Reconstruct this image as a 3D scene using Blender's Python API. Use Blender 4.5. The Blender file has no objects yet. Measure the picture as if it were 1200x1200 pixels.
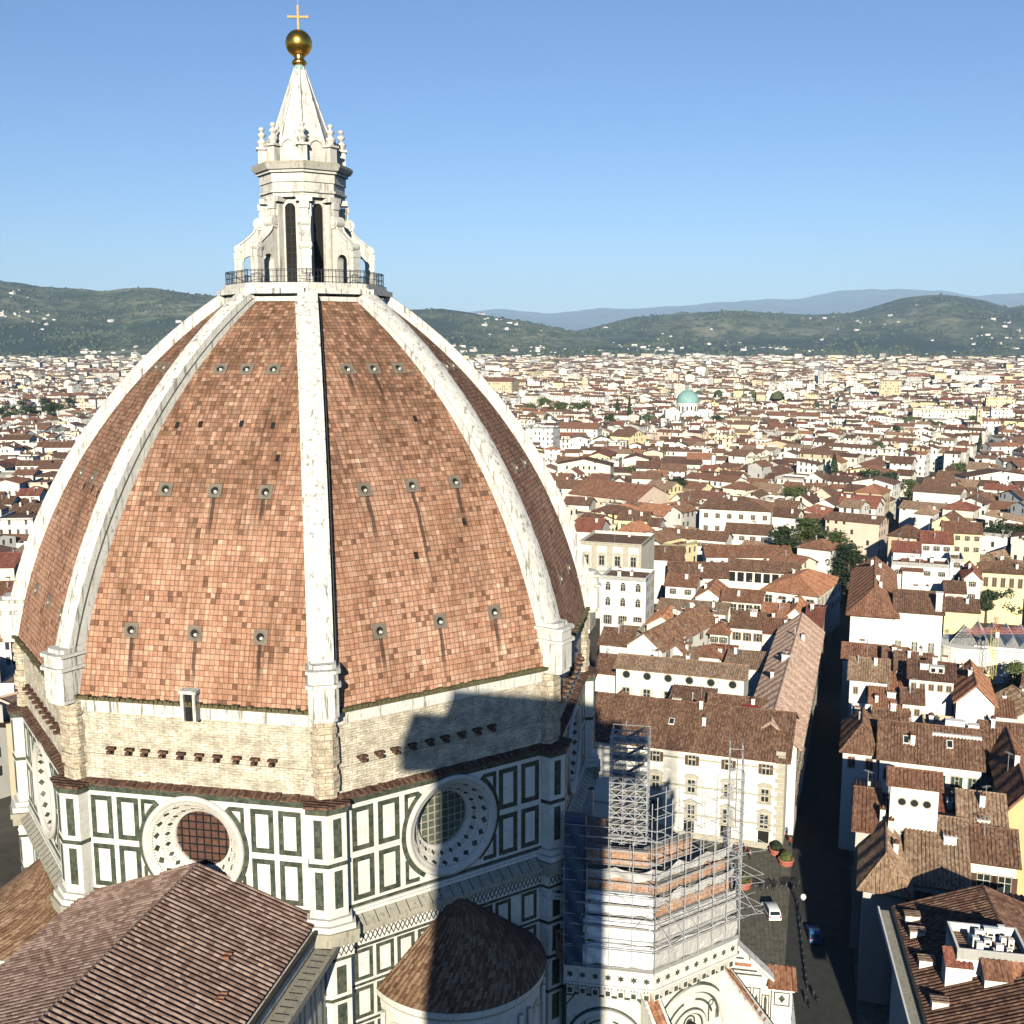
import bpy, bmesh, math, random
from mathutils import Vector, Matrix, noise
random.seed(11)
R = math.radians
S = bpy.context.scene
COL = S.collection

# ------------------------------------------------------------------ camera
FPX, PITCH, YAW = 1267.5, R(9.007), R(11.094)          # focal length in 1200-pixel units
CP = Vector((-97.3, -38.67, 84.95))
FW = Vector((math.cos(PITCH)*math.cos(YAW), math.cos(PITCH)*math.sin(YAW), -math.sin(PITCH)))
RT = Vector((math.sin(YAW), -math.cos(YAW), 0.0))
UP = RT.cross(FW)
cam = bpy.data.cameras.new("camera")
cam.sensor_width = 36.0
cam.lens = FPX/1200*36.0
cam.clip_start = 0.3
cam.clip_end = 120000
camo = bpy.data.objects.new("camera", cam)
COL.objects.link(camo)
camo.matrix_world = Matrix(((RT.x, UP.x, -FW.x, CP.x), (RT.y, UP.y, -FW.y, CP.y), (RT.z, UP.z, -FW.z, CP.z), (0, 0, 0, 1)))
S.camera = camo

# ------------------------------------------------------------------ daylight
SUN_AZ, SUN_EL = R(6.5), R(19.7)                       # direction the light travels, and the sun's height
w = bpy.data.worlds.new("World"); S.world = w; w.use_nodes = True
nt = w.node_tree; nt.nodes.clear()
out = nt.nodes.new("ShaderNodeOutputWorld"); bg = nt.nodes.new("ShaderNodeBackground"); sky = nt.nodes.new("ShaderNodeTexSky")
sky.sky_type = 'NISHITA'; sky.sun_disc = False
sky.sun_elevation = SUN_EL
# the lamp shines from azimuth SUN_AZ+180 (ccw from +x); the sky's rotation is counted from +y, clockwise
sky.sun_rotation = (math.pi/2 - (SUN_AZ + math.pi)) % (2*math.pi)
sky.altitude = 100; sky.air_density = 1.0; sky.dust_density = 0.0; sky.ozone_density = 2.5
bg.inputs[1].default_value = 0.05
tn = nt.nodes.new('ShaderNodeMix'); tn.data_type = 'RGBA'; tn.blend_type = 'MULTIPLY'; tn.inputs[0].default_value = 1.0
tn.inputs[7].default_value = (.91, 1.14, 1.53, 1)        # the clear deep blue of this afternoon
nt.links.new(sky.outputs[0], tn.inputs[6]); nt.links.new(tn.outputs[2], bg.inputs[0]); nt.links.new(bg.outputs[0], out.inputs[0])
sl = bpy.data.lights.new("sun", 'SUN'); sl.energy = 5.0; sl.angle = R(0.5); sl.color = (1.0, 0.93, 0.77)
so = bpy.data.objects.new("sun", sl); COL.objects.link(so)
dv = Vector((math.cos(SUN_AZ)*math.cos(SUN_EL), math.sin(SUN_AZ)*math.cos(SUN_EL), -math.sin(SUN_EL)))
so.rotation_euler = dv.to_track_quat('-Z', 'Y').to_euler()
so.location = (-300, -60, 200)
S.view_settings.view_transform = 'Standard'; S.view_settings.look = 'None'
S.view_settings.exposure = 0.63; S.view_settings.gamma = 1.0
S.render.engine = 'CYCLES'
S.cycles.max_bounces = 4; S.cycles.diffuse_bounces = 0; S.cycles.glossy_bounces = 2
S.cycles.transmission_bounces = 2; S.cycles.volume_bounces = 0; S.cycles.transparent_max_bounces = 6
S.cycles.use_denoising = True

# ------------------------------------------------------------------ helpers
def at(px, py, z):
    d = FW + RT*((px-600)/FPX) - UP*((py-600)/FPX)
    return CP + d*((z-CP.z)/d.z)
def pix(P):
    d = Vector(P)-CP; k = d.dot(FW)
    if k <= 1: return (-9999, -9999)
    return (600+FPX*d.dot(RT)/k, 600-FPX*d.dot(UP)/k)
def tag(o, label=None, cat=None, group=None, kind=None):
    if label: o['label'] = label
    if cat: o['category'] = cat
    if group: o['group'] = group
    if kind: o['kind'] = kind
    return o
def empty(name, loc=(0, 0, 0), rz=0.0):
    o = bpy.data.objects.new(name, None); COL.objects.link(o); o.location = loc; o.rotation_euler = (0, 0, rz)
    o.empty_display_size = 0.5
    return o
def link(name, me, parent=None):
    o = bpy.data.objects.new(name, me); COL.objects.link(o)
    if parent: o.parent = parent
    return o

class F:
    """local frame: s to the right seen from outside, d outwards, z up"""
    def __init__(self, o, az):
        self.o = Vector((o[0], o[1], o[2] if len(o) > 2 else 0.0)); a = R(az)
        self.n = Vector((math.cos(a), math.sin(a), 0)); self.t = Vector((-math.sin(a), math.cos(a), 0))
    def __call__(self, s, d, z):
        return self.o + self.t*s + self.n*d + Vector((0, 0, z))

class MB:
    def __init__(self): self.v = []; self.f = []; self.m = []; self.uv = []; self.sm = []
    def poly(self, pts, m=0, uv=None, smooth=False):
        b = len(self.v); pts = [Vector(p) for p in pts]
        self.v += pts; self.f.append(tuple(range(b, b+len(pts)))); self.m.append(m); self.sm.append(smooth)
        if uv is None:
            n = Vector((0, 0, 0))
            for i in range(1, len(pts)-1): n += (pts[i]-pts[0]).cross(pts[i+1]-pts[0])
            if n.length < 1e-9: n = Vector((0, 0, 1))
            n.normalize()
            t = Vector((0, 0, 1)).cross(n) if abs(n.z) < .98 else Vector((1, 0, 0))
            t.normalize(); bb = n.cross(t)
            uv = [(p.dot(t), p.dot(bb)) for p in pts]
        self.uv += uv
    def grid(self, rows, m=0, uvrows=None, smooth=False, close=False):
        """rows: list of equally long point lists, shared vertices"""
        b = len(self.v); n = len(rows[0])
        for r in rows: self.v += [Vector(p) for p in r]
        for i in range(len(rows)-1):
            for j in range(n if close else n-1):
                j2 = (j+1) % n
                idx = (b+i*n+j, b+i*n+j2, b+(i+1)*n+j2, b+(i+1)*n+j)
                self.f.append(idx); self.m.append(m); self.sm.append(smooth)
                if uvrows: self.uv += [uvrows[i][j], uvrows[i][j2], uvrows[i+1][j2], uvrows[i+1][j]]
                else:
                    P = [self.v[k] for k in idx]
                    nn = (P[2]-P[0]).cross(P[3]-P[1])
                    if nn.length < 1e-9: nn = Vector((0, 0, 1))
                    nn.normalize()
                    t = Vector((0, 0, 1)).cross(nn) if abs(nn.z) < .98 else Vector((1, 0, 0))
                    t.normalize(); bb = nn.cross(t)
                    self.uv += [(p.dot(t), p.dot(bb)) for p in P]
    def box(self, fr, s0, s1, d0, d1, z0, z1, m=0, skip=''):
        p = fr
        A = [p(s0, d0, z0), p(s1, d0, z0), p(s1, d1, z0), p(s0, d1, z0), p(s0, d0, z1), p(s1, d0, z1), p(s1, d1, z1), p(s0, d1, z1)]
        # outward faces: front is d1
        fs = dict(f=(2, 3, 7, 6), b=(0, 1, 5, 4), l=(3, 0, 4, 7), r=(1, 2, 6, 5), t=(4, 5, 6, 7), u=(3, 2, 1, 0))
        for k, q in fs.items():
            if k not in skip:
                self.poly([A[i] for i in reversed(q)] if k in 'f' else [A[i] for i in q], m) if False else self.poly([A[i] for i in q], m)
    def frustum(self, c, r0, r1, z0, z1, n=16, m=0, a0=0.0, caps=True, smooth=False, sq=1.0):
        c = Vector(c)
        q = lambda r, z: [c+Vector((r*math.cos(a0+2*math.pi*i/n), r*math.sin(a0+2*math.pi*i/n)*sq, z)) for i in range(n)]
        A, B = q(r0, z0), q(r1, z1)
        self.grid([A, B], m, smooth=smooth, close=True)
        if caps:
            if r1 > 1e-4: self.poly(B, m)
            if r0 > 1e-4: self.poly(list(reversed(A)), m)
    def lathe(self, c, prof, n=20, m=0, a0=0.0, smooth=True):
        c = Vector(c)
        rows = [[c+Vector((r*math.cos(a0+2*math.pi*i/n), r*math.sin(a0+2*math.pi*i/n), z)) for i in range(n)] for r, z in prof]
        self.grid(rows, m, smooth=smooth, close=True)
    def tube(self, a, b, r, n=6, m=0, r2=None):
        a = Vector(a); b = Vector(b); d = b-a
        if d.length < 1e-6: return
        d.normalize(); x = d.orthogonal().normalized(); y = d.cross(x)
        r2 = r if r2 is None else r2
        A = [a+(x*math.cos(2*math.pi*i/n)+y*math.sin(2*math.pi*i/n))*r for i in range(n)]
        B = [b+(x*math.cos(2*math.pi*i/n)+y*math.sin(2*math.pi*i/n))*r2 for i in range(n)]
        self.grid([A, B], m, close=True, smooth=n > 5)
        self.poly(B, m); self.poly(list(reversed(A)), m)
    def prism(self, pts, dirv, m=0):
        """extrude polygon pts along dirv"""
        A = [Vector(p) for p in pts]; dirv = Vector(dirv); B = [p+dirv for p in A]; n = len(A)
        self.poly(list(reversed(A)), m); self.poly(B, m)
        for i in range(n): self.poly([A[i], A[(i+1) % n], B[(i+1) % n], B[i]], m)
    def mesh(self, name, mats):
        me = bpy.data.meshes.new(name)
        me.from_pydata(self.v, [], self.f)
        for mt in mats: me.materials.append(mt)
        me.polygons.foreach_set('material_index', self.m)
        me.polygons.foreach_set('use_smooth', self.sm)
        ul = me.uv_layers.new(name='UVMap')
        flat = [c for q in self.uv for c in q]
        ul.data.foreach_set('uv', flat)
        me.update()
        return me
    def build(self, name, mats, parent=None, fix=True):
        me = self.mesh(name, mats)
        if fix:
            bm = bmesh.new(); bm.from_mesh(me); bmesh.ops.recalc_face_normals(bm, faces=bm.faces); bm.to_mesh(me); bm.free()
        return link(name, me, parent)

# ------------------------------------------------------------------ materials
def new_mat(name, rough=0.8, metal=0.0):
    m = bpy.data.materials.new(name); m.use_nodes = True
    b = m.node_tree.nodes['Principled BSDF']
    b.inputs['Roughness'].default_value = rough; b.inputs['Metallic'].default_value = metal
    b.inputs['Specular IOR Level'].default_value = 0.25
    return m, m.node_tree, b
class G:
    """tiny node-graph helper"""
    def __init__(self, nt): self.nt = nt
    def n(self, typ, **kw):
        nd = self.nt.nodes.new('ShaderNode'+typ)
        for k, v in kw.items():
            if k.startswith('_'): setattr(nd, k[1:], v)
        for k, v in kw.items():
            if k.startswith('_'): continue
            key = int(k[1:]) if (k[0] == 'i' and k[1:].isdigit()) else k.replace('__', ' ')
            if hasattr(v, 'is_output'): self.nt.links.new(v, nd.inputs[key])
            else: nd.inputs[key].default_value = v
        return nd
    def math(self, op, a, b=0.0, c=None):
        kw = dict(_operation=op, i0=a, i1=b)
        if c is not None: kw['i2'] = c
        return self.n('Math', **kw).outputs[0]
    def mix(self, fac, a, b, bt='MIX'):
        nd = self.n('Mix', _data_type='RGBA', _blend_type=bt)
        for key, v in ((0, fac), (6, a), (7, b)):
            if hasattr(v, 'is_output'): self.nt.links.new(v, nd.inputs[key])
            else: nd.inputs[key].default_value = v if key == 0 else (*v, 1) if len(v) == 3 else v
        return nd.outputs[2]
    def ramp(self, fac, stops, interp='LINEAR'):
        nd = self.n('ValToRGB', Fac=fac); cr = nd.color_ramp; cr.interpolation = interp
        while len(cr.elements) < len(stops): cr.elements.new(0.5)
        for e, (p, c) in zip(cr.elements, stops):
            e.position = p; e.color = (*c, 1) if len(c) == 3 else (c[0],)*3+(1,) if len(c) == 1 else c
        return nd.outputs[0]
    def uv(self): return self.n('TexCoord').outputs['UV']
    def obj(self): return self.n('NewGeometry').outputs['Position']
    def scaled(self, vec, sx, sy, sz=1.0):
        return self.n('Mapping', Vector=vec, Scale=(sx, sy, sz)).outputs[0]
    def noise(self, vec, scale, detail=4, rough=0.55):
        return self.n('TexNoise', Vector=vec, Scale=scale, Detail=detail, Roughness=rough).outputs['Fac']
    def bump(self, b, h, dist=0.05, strength=0.6):
        nd = self.n('Bump', Height=h, Distance=dist, Strength=strength)
        self.nt.links.new(nd.outputs[0], b.inputs['Normal'])

def m_plain(name, c, rough=0.8, metal=0.0, var=0.25, scale=1.2, streak=0.0):
    """plain colour broken up by two sizes of noise and, optionally, vertical streaks"""
    m, nt, b = new_mat(name, rough, metal); g = G(nt)
    p = g.obj(); n1 = g.noise(p, scale, 5); n2 = g.noise(p, scale*7, 3)
    f = g.math('ADD', g.math('MULTIPLY', n1, .65), g.math('MULTIPLY', n2, .35))
    dark = tuple(x*(1-var) for x in c); lite = tuple(min(1, x*(1+var*.7)) for x in c)
    col = g.ramp(f, [(.3, dark), (.7, lite)])
    if streak:
        st = g.noise(g.scaled(p, 3.0, 3.0, .16), 1.0, 5, .7)
        k = g.ramp(st, [(.55, (0,)), (.72, (1,))])
        col = g.mix(g.math('MULTIPLY', k, streak), col, tuple(x*.35 for x in c))
    nt.links.new(col, b.inputs['Base Color'])
    return m

def m_dome_tile(name):
    m, nt, b = new_mat(name, .85); g = G(nt)
    uv = g.uv(); sx = g.n('SeparateXYZ', Vector=uv)
    v = g.math('DIVIDE', sx.outputs[1], .42); fv = g.math('FLOOR', v)
    jit = g.n('TexWhiteNoise', _noise_dimensions='1D', W=fv).outputs['Value']
    u = g.math('ADD', g.math('DIVIDE', sx.outputs[0], .39), g.math('MULTIPLY', jit, .22)); fu = g.math('FLOOR', u)
    cid = g.n('CombineXYZ', X=fu, Y=fv, Z=0.0).outputs[0]
    wn = g.n('TexWhiteNoise', _noise_dimensions='3D', Vector=cid)
    base = g.ramp(wn.outputs['Value'], [(0, (0.426, 0.232, 0.151)), (0.16, (0.484, 0.272, 0.182)), (0.36, (0.521, 0.312, 0.212)), (0.6, (0.557, 0.353, 0.25)), (0.74, (0.469, 0.256, 0.171)), (0.86, (0.383, 0.2, 0.127)), (0.93, (0.211, 0.114, 0.073)), (0.985, (0.641, 0.44, 0.311))], 'CONSTANT')
    # broad weathering, stretched down the slope
    w1 = g.noise(g.scaled(uv, .30, .085), 1.0, 6, .62)
    w2 = g.noise(g.scaled(uv, 1.6, .16), 1.0, 5, .7)
    hi = g.n('MapRange', Value=sx.outputs[1], i1=0.0, i2=40.0, i3=0.0, i4=.36).outputs[0]
    wf = g.ramp(g.math('ADD', g.math('ADD', g.math('MULTIPLY', w1, .6), g.math('MULTIPLY', w2, .4)), g.math('SUBTRACT', hi, .12)), [(.40, (0,)), (.62, (1,))])
    wn2 = g.n('TexWhiteNoise', _noise_dimensions='3D', Vector=g.n('VectorMath', _operation='ADD', i0=cid, i1=(17.0, 5.0, 3.0)).outputs[0]).outputs['Value']
    wf = g.math('MULTIPLY', wf, g.ramp(wn2, [(0, (.25,)), (.7, (1,))]))
    col = g.mix(g.math('MULTIPLY', wf, .78), base, (.12, .066, .037))
    dk = g.ramp(g.noise(g.scaled(uv, 1.1, .07), 1.0, 6, .75), [(.57, (0,)), (.72, (1,))])
    col = g.mix(g.math('MULTIPLY', dk, .72), col, (.05, .032, .021))
    # pale lichen runs
    li = g.ramp(g.noise(g.scaled(uv, 2.2, .3), 1.0, 5, .75), [(.66, (0,)), (.76, (1,))])
    col = g.mix(g.math('MULTIPLY', g.math('MULTIPLY', li, hi), .9), col, (.46, .40, .30))
    # soot washed down from the ventilation holes
    def v_of(z):
        q, n_ = 0.0, 40; f = lambda t: -19.47+math.sqrt(48.43**2-(t-48.69)**2)
        for i in range(n_): a, c = 58+(z-58)*i/n_, 58+(z-58)*(i+1)/n_; q += math.hypot(f(c)-f(a), c-a)
        return q
    tot = None
    wb = g.math('MULTIPLY', g.math('SUBTRACT', g.noise(g.scaled(uv, 1.0, .6), 1.0, 3), .5), .35)
    for az, s0, z0, ln in ((225, -4.1, 73.4, 5.5), (225, 0, 73.4, 9.0), (225, 4.1, 73.4, 3.5), (225, -5.2, 63.1, 3.2), (225, 0, 63.1, 4.2), (225, 5.2, 63.1, 3.4), (180, -5.2, 63.1, 3.8), (180, 0, 63.1, 4.4), (180, 5.2, 63.1, 3.6), (180, 0, 73.4, 4.0), (180, 4.1, 73.4, 2.5), (225, 0, 82.6, 4.0), (225, -2.4, 82.6, 2.5)):
        du_ = g.math('ABSOLUTE', g.math('ADD', g.math('SUBTRACT', sx.outputs[0], az+s0), wb))
        a_ = g.math('LESS_THAN', du_, .16); dv_ = g.math('SUBTRACT', v_of(z0)-.5, sx.outputs[1])
        k_ = g.math('MULTIPLY', a_, g.math('MULTIPLY', g.math('GREATER_THAN', dv_, 0.0), g.math('MAXIMUM', 0.0, g.math('SUBTRACT', 1.0, g.math('DIVIDE', dv_, ln)))))
        tot = k_ if tot is None else g.math('MAXIMUM', tot, k_)
    col = g.mix(g.math('MINIMUM', .85, g.math('MULTIPLY', tot, 1.6)), col, (.06, .04, .03))
    # within-tile mottling
    mt = g.noise(uv, 7.0, 4)
    col = g.mix(.35, col, g.ramp(mt, [(.3, (.25, .25, .25)), (.7, (.85, .85, .85))]), 'OVERLAY')
    fs = g.ramp(g.noise(g.scaled(uv, 5.5, .22), 1.0, 5, .75), [(.36, (.55, .50, .46)), (.60, (1, 1, 1))])
    col = g.mix(.75, col, fs, 'MULTIPLY')
    bp = g.ramp(g.noise(g.scaled(uv, .16, .10), 1.0, 5, .6), [(.40, (.80, .74, .68)), (.62, (1.10, 1.08, 1.06))])
    col = g.mix(.9, col, bp, 'MULTIPLY')
    # joints
    du = g.math('ABSOLUTE', g.math('SUBTRACT', g.math('FRACT', u), .5)); dvv = g.math('ABSOLUTE', g.math('SUBTRACT', g.math('FRACT', v), .5))
    e = g.math('MAXIMUM', g.math('MULTIPLY', du, .965), dvv); j = g.ramp(e, [(.425, (0,)), (.475, (1,))])
    wob = g.ramp(g.noise(uv, 2.5, 2), [(.35, (.25,)), (.6, (1,))])
    j2 = g.math('MULTIPLY', j, wob)
    col = g.mix(g.math('MULTIPLY', j2, .8), col, (.10, .062, .04))
    nt.links.new(col, b.inputs['Base Color'])
    h = g.math('ADD', g.math('SUBTRACT', 1.0, j), g.math('ADD', g.math('MULTIPLY', wn.outputs['Value'], .5), g.math('MULTIPLY', g.math('FRACT', v), -.6)))
    g.bump(b, h, .06, .8)
    return m

def m_masonry(name, c0, c1, bw=.75, bh=.24, mortar=(.30, .24, .15)):
    m, nt, b = new_mat(name, .92); g = G(nt); uv = g.uv()
    wob = g.n('TexNoise', Vector=uv, Scale=1.1, Detail=3.0).outputs['Color']
    uv2 = g.mix(.06, uv, wob)
    br = g.n('TexBrick', Vector=uv2, Color1=(*c0, 1), Color2=(*c1, 1), Mortar=(*mortar, 1), Scale=1.0, Mortar__Size=.022, Bias=0.1)
    br.inputs['Brick Width'].default_value = bw; br.inputs['Row Height'].default_value = bh
    n1 = g.noise(uv, .9, 6, .65); n2 = g.noise(uv, 6.0, 4, .6)
    col = g.mix(g.ramp(n1, [(.40, (0,)), (.64, (.85,))]), br.outputs['Color'], tuple(x*.5 for x in c0))
    rg = g.noise(g.scaled(uv, 1.5, 5.0), 1.0, 7, .85)
    col = g.mix(g.ramp(rg, [(.49, (0,)), (.60, (.75,))]), col, (.25, .20, .135))
    col = g.mix(g.ramp(n2, [(.56, (0,)), (.70, (.7,))]), col, (.24, .18, .11))
    nt.links.new(col, b.inputs['Base Color'])
    g.bump(b, g.math('ADD', g.math('MULTIPLY', br.outputs['Fac'], -1.0), n2), .12, .9)
    return m

def m_marble(name, c=(.80, .76, .68), streak=.6, blocks=True):
    m, nt, b = new_mat(name, .6); g = G(nt); uv = g.uv(); p = g.obj()
    n1 = g.noise(p, .8, 6, .6)
    col = g.ramp(n1, [(.3, tuple(x*.86 for x in c)), (.7, c)])
    if blocks:
        br = g.n('TexBrick', Vector=uv, Color1=(1, 1, 1, 1), Color2=(.86, .85, .82, 1), Mortar=(.62, .58, .52, 1), Scale=1.0, Mortar__Size=.012)
        br.inputs['Brick Width'].default_value = 1.15; br.inputs['Row Height'].default_value = .62
        col = g.mix(.55, col, br.outputs['Color'], 'MULTIPLY')
    st = g.noise(g.scaled(p, 2.6, 2.6, .22), 1.0, 6, .72)
    k = g.ramp(st, [(.53 if streak > .5 else .57, (0,)), (.64 if streak > .5 else .72, (1,))])
    col = g.mix(g.math('MULTIPLY', k, streak), col, (.12, .11, .085))
    sp = g.ramp(g.noise(g.scaled(p, 1, 1, .5), 3.2, 6, .75), [(.56, (0,)), (.66, (1,))])
    col = g.mix(g.math('MULTIPLY', sp, streak*.75), col, (.15, .14, .115))
    nt.links.new(col, b.inputs['Base Color'])
    g.bump(b, g.noise(p, 4.0, 4), .04, .4)
    return m

def m_green(name):
    m, nt, b = new_mat(name, .5); g = G(nt); uv = g.uv()
    br = g.n('TexBrick', Vector=uv, Color1=(.028, .040, .027, 1), Color2=(.085, .096, .068, 1), Mortar=(.03, .035, .025, 1), Scale=1.0, Mortar__Size=.012)
    br.inputs['Brick Width'].default_value = .42; br.inputs['Row Height'].default_value = .42
    col = g.mix(g.ramp(g.noise(uv, 3.0, 5), [(.45, (0,)), (.75, (.6,))]), br.outputs['Color'], (.12, .12, .088))
    nt.links.new(col, b.inputs['Base Color'])
    return m

def m_coppi(name, c0, c1, c2, per=.45, contrast=.5):
    """clay roof tiles: colour changes tile by tile along each course"""
    m, nt, b = new_mat(name, .9); g = G(nt); uv = g.uv(); sx = g.n('SeparateXYZ', Vector=uv)
    u = g.math('DIVIDE', sx.outputs[0], per*.5); v = g.math('DIVIDE', sx.outputs[1], .42)
    cid = g.n('CombineXYZ', X=g.math('FLOOR', u), Y=g.math('FLOOR', v), Z=0.0).outputs[0]
    wn = g.n('TexWhiteNoise', _noise_dimensions='3D', Vector=cid).outputs['Value']
    n1 = g.noise(uv, .35, 6, .65)
    f = g.math('ADD', g.math('MULTIPLY', wn, contrast), g.math('MULTIPLY', n1, 1-contrast))
    col = g.ramp(f, [(.18, c0), (.45, c1), (.78, c2)])
    sp = g.ramp(g.noise(uv, 2.2, 5, .7), [(.58, (0,)), (.72, (1,))])
    col = g.mix(g.math('MULTIPLY', sp, .55), col, tuple(x*.38 for x in c0))
    nt.links.new(col, b.inputs['Base Color'])
    wv = g.math('SINE', g.math('MULTIPLY', sx.outputs[0], 2*math.pi/per))
    g.bump(b, g.math('ADD', wv, g.math('MULTIPLY', g.math('FRACT', v), .5)), .05, .6)
    return m

def m_plaster(name, c, grid=None, shutter=(.10, .08, .06), stain=.35):
    """rendered house wall; grid=(bay, storey) adds the rows of far windows as a surface pattern"""
    m, nt, b = new_mat(name, .9); g = G(nt); p = g.obj(); uv = g.uv()
    n1 = g.noise(p, .25, 6, .6); n2 = g.noise(g.scaled(p, 1.3, 1.3, .18), 1.0, 5, .7)
    col = g.ramp(n1, [(.3, tuple(x*.85 for x in c)), (.7, c)])
    col = g.mix(g.math('MULTIPLY', g.ramp(n2, [(.52, (0,)), (.75, (1,))]), stain), col, tuple(x*.55 for x in c))
    if grid:
        bw, bh = grid; sx = g.n('SeparateXYZ', Vector=uv)
        u = g.math('DIVIDE', sx.outputs[0], bw); v = g.math('DIVIDE', sx.outputs[1], bh)
        cid = g.n('CombineXYZ', X=g.math('FLOOR', u), Y=g.math('FLOOR', v), Z=g.math('MULTIPLY', g.math('FLOOR', g.math('DIVIDE', sx.outputs[0], bw*4)), 3.0)).outputs[0]
        wn = g.n('TexWhiteNoise', _noise_dimensions='3D', Vector=cid).outputs['Value']
        du = g.math('ABSOLUTE', g.math('SUBTRACT', g.math('FRACT', u), .5)); dd = g.math('ABSOLUTE', g.math('SUBTRACT', g.math('FRACT', v), .5))
        a = g.math('MULTIPLY', g.math('LESS_THAN', du, .17), g.math('LESS_THAN', dd, .27))
        a = g.math('MULTIPLY', a, g.math('GREATER_THAN', wn, .42))
        wc = g.ramp(wn, [(0, (.03, .03, .03)), (.62, (.05, .045, .04)), (.8, shutter), (.93, (.16, .15, .13))], 'CONSTANT')
        col = g.mix(a, col, wc)
    nt.links.new(col, b.inputs['Base Color'])
    return m

def m_foliage(name, c0, c1):
    m, nt, b = new_mat(name, .75); g = G(nt); p = g.obj()
    wn = g.noise(p, .9, 3); w2 = g.noise(p, .16, 3)
    f = g.math('ADD', g.math('MULTIPLY', wn, .5), g.math('MULTIPLY', w2, .5))
    nt.links.new(g.ramp(f, [(.36, c0), (.62, c1)]), b.inputs['Base Color'])
    b.inputs['Subsurface Weight'].default_value = 0.0
    return m

def m_hill(name, woods, field, bare, sc=1.0):
    m, nt, b = new_mat(name, .95); g = G(nt); p = g.obj()
    a = g.noise(g.scaled(p, .0016*sc, .0016*sc, .004*sc), 1.0, 7, .62); d = g.noise(g.scaled(p, .011*sc, .011*sc, .011*sc), 1.0, 6, .7)
    col = g.ramp(a, [(.43, woods), (.49, tuple((x+y)/2 for x, y in zip(woods, field))), (.54, field), (.63, bare)])
    col = g.mix(g.ramp(d, [(.40, (.9,)), (.58, (0,))]), col, tuple(x*.55 for x in woods))
    nt.links.new(col, b.inputs['Base Color'])
    return m

M = {}
M['dome'] = m_dome_tile('terracotta_dome_tiles')
M['stone'] = m_masonry('rough_tan_masonry', (.68, .60, .46), (.82, .75, .61), .7, .19, (.56, .48, .35))
M['pier_stone'] = m_masonry('pier_masonry', (.62, .51, .37), (.76, .65, .49), .95, .5)
M['marble'] = m_marble('weathered_white_marble', (.72, .69, .62), .85)
M['panel'] = m_marble('white_marble_panel', (.76, .73, .65), .48, True)
M['lantern'] = m_marble('lantern_marble', (.66, .63, .56), .62, True)
M['ledge'] = m_marble('lichen_ledge_stone', (.40, .37, .29), .65, True)
M['relief'] = m_marble('carved_white_marble', (.62, .58, .51), .5, False)
M['green'] = m_green('green_serpentine')
M['lead'] = m_plain('dark_lead', (.045, .042, .038), .6, 0, .3)
M['moss'] = m_plain('moss_line', (.115, .10, .05), .95, 0, .5, 2.0)
M['gold'] = m_plain('gilded_copper', (.62, .36, .07), .28, 1.0, .25, 1.5)
M['goldleaf'] = m_plain('pale_gold', (.42, .27, .07), .5, 0, .1)
M['iron'] = m_plain('dark_iron', (.035, .04, .05), .5, .6, .2)
M['steel'] = m_plain('galvanised_scaffold_tube', (.42, .42, .42), .5, .1, .3, 3)
M['glass'] = m_plain('dark_glass', (.025, .03, .028), .12, 0, .3)
M['winglass'] = m_plain('leaded_window', (.10, .12, .09), .3, 0, .6, 1.5)
M['void'] = m_plain('dark_opening', (.016, .014, .012), .9, 0, .2)
M['ochre'] = m_plain('ochre_netting_behind_window', (.115, .055, .038), .9, 0, .6, 1.5)
M['nave'] = m_coppi('nave_clay_tiles', (.105, .064, .048), (.18, .115, .088), (.32, .23, .185), .46, .45)
M['cone'] = m_coppi('exedra_flat_tiles', (.11, .058, .034), (.18, .10, .058), (.30, .20, .125), .5, .6)
ROOFC = {
 'brown': ((.085, .043, .027), (.15, .078, .048), (.27, .17, .11)),
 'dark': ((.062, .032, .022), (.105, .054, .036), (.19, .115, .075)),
 'tan': ((.15, .088, .055), (.25, .16, .10), (.42, .30, .20)),
 'orange': ((.20, .082, .042), (.31, .135, .072), (.44, .235, .14)),
 'pale': ((.24, .15, .11), (.36, .24, .18), (.50, .37, .29)),
 'red': ((.15, .050, .033), (.23, .080, .052), (.33, .145, .095)),
 'rust': ((.115, .052, .031), (.19, .088, .052), (.31, .175, .11)),
 'grey': ((.13, .13, .135), (.20, .20, .20), (.30, .29, .28)),
}
for k, c in ROOFC.items(): M['r_'+k] = m_coppi('clay_roof_'+k, *c)
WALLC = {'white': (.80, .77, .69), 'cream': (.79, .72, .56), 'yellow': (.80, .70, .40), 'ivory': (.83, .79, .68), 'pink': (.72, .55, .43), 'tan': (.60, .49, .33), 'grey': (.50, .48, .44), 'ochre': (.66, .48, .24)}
for k, c in WALLC.items():
    M['w_'+k] = m_plaster('plaster_'+k, c)
    M['f_'+k] = m_plaster('plaster_windows_'+k, c, (3.1, 3.6))
M['vent'] = m_plain('grey_vent_stone', (.18, .15, .115), .9, 0, .3)
M['pietra'] = m_plain('grey_window_stone', (.42, .38, .30), .8, 0, .25)
M['sh_brown'] = m_plain('brown_shutter', (.10, .055, .035), .7, 0, .2)
M['sh_green'] = m_plain('green_shutter', (.035, .06, .045), .7, 0, .2)
M['sh_grey'] = m_plain('pale_shutter', (.46, .44, .38), .7, 0, .15)
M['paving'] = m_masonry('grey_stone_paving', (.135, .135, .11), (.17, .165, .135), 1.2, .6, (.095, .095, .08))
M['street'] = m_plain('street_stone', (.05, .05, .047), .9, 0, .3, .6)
M['ground'] = m_plain('city_ground', (.10, .09, .07), .95, 0, .45, .05)
M['sheet'] = m_plain('white_scaffold_sheet', (.80, .79, .77), .6, 0, .14, .9)
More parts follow.
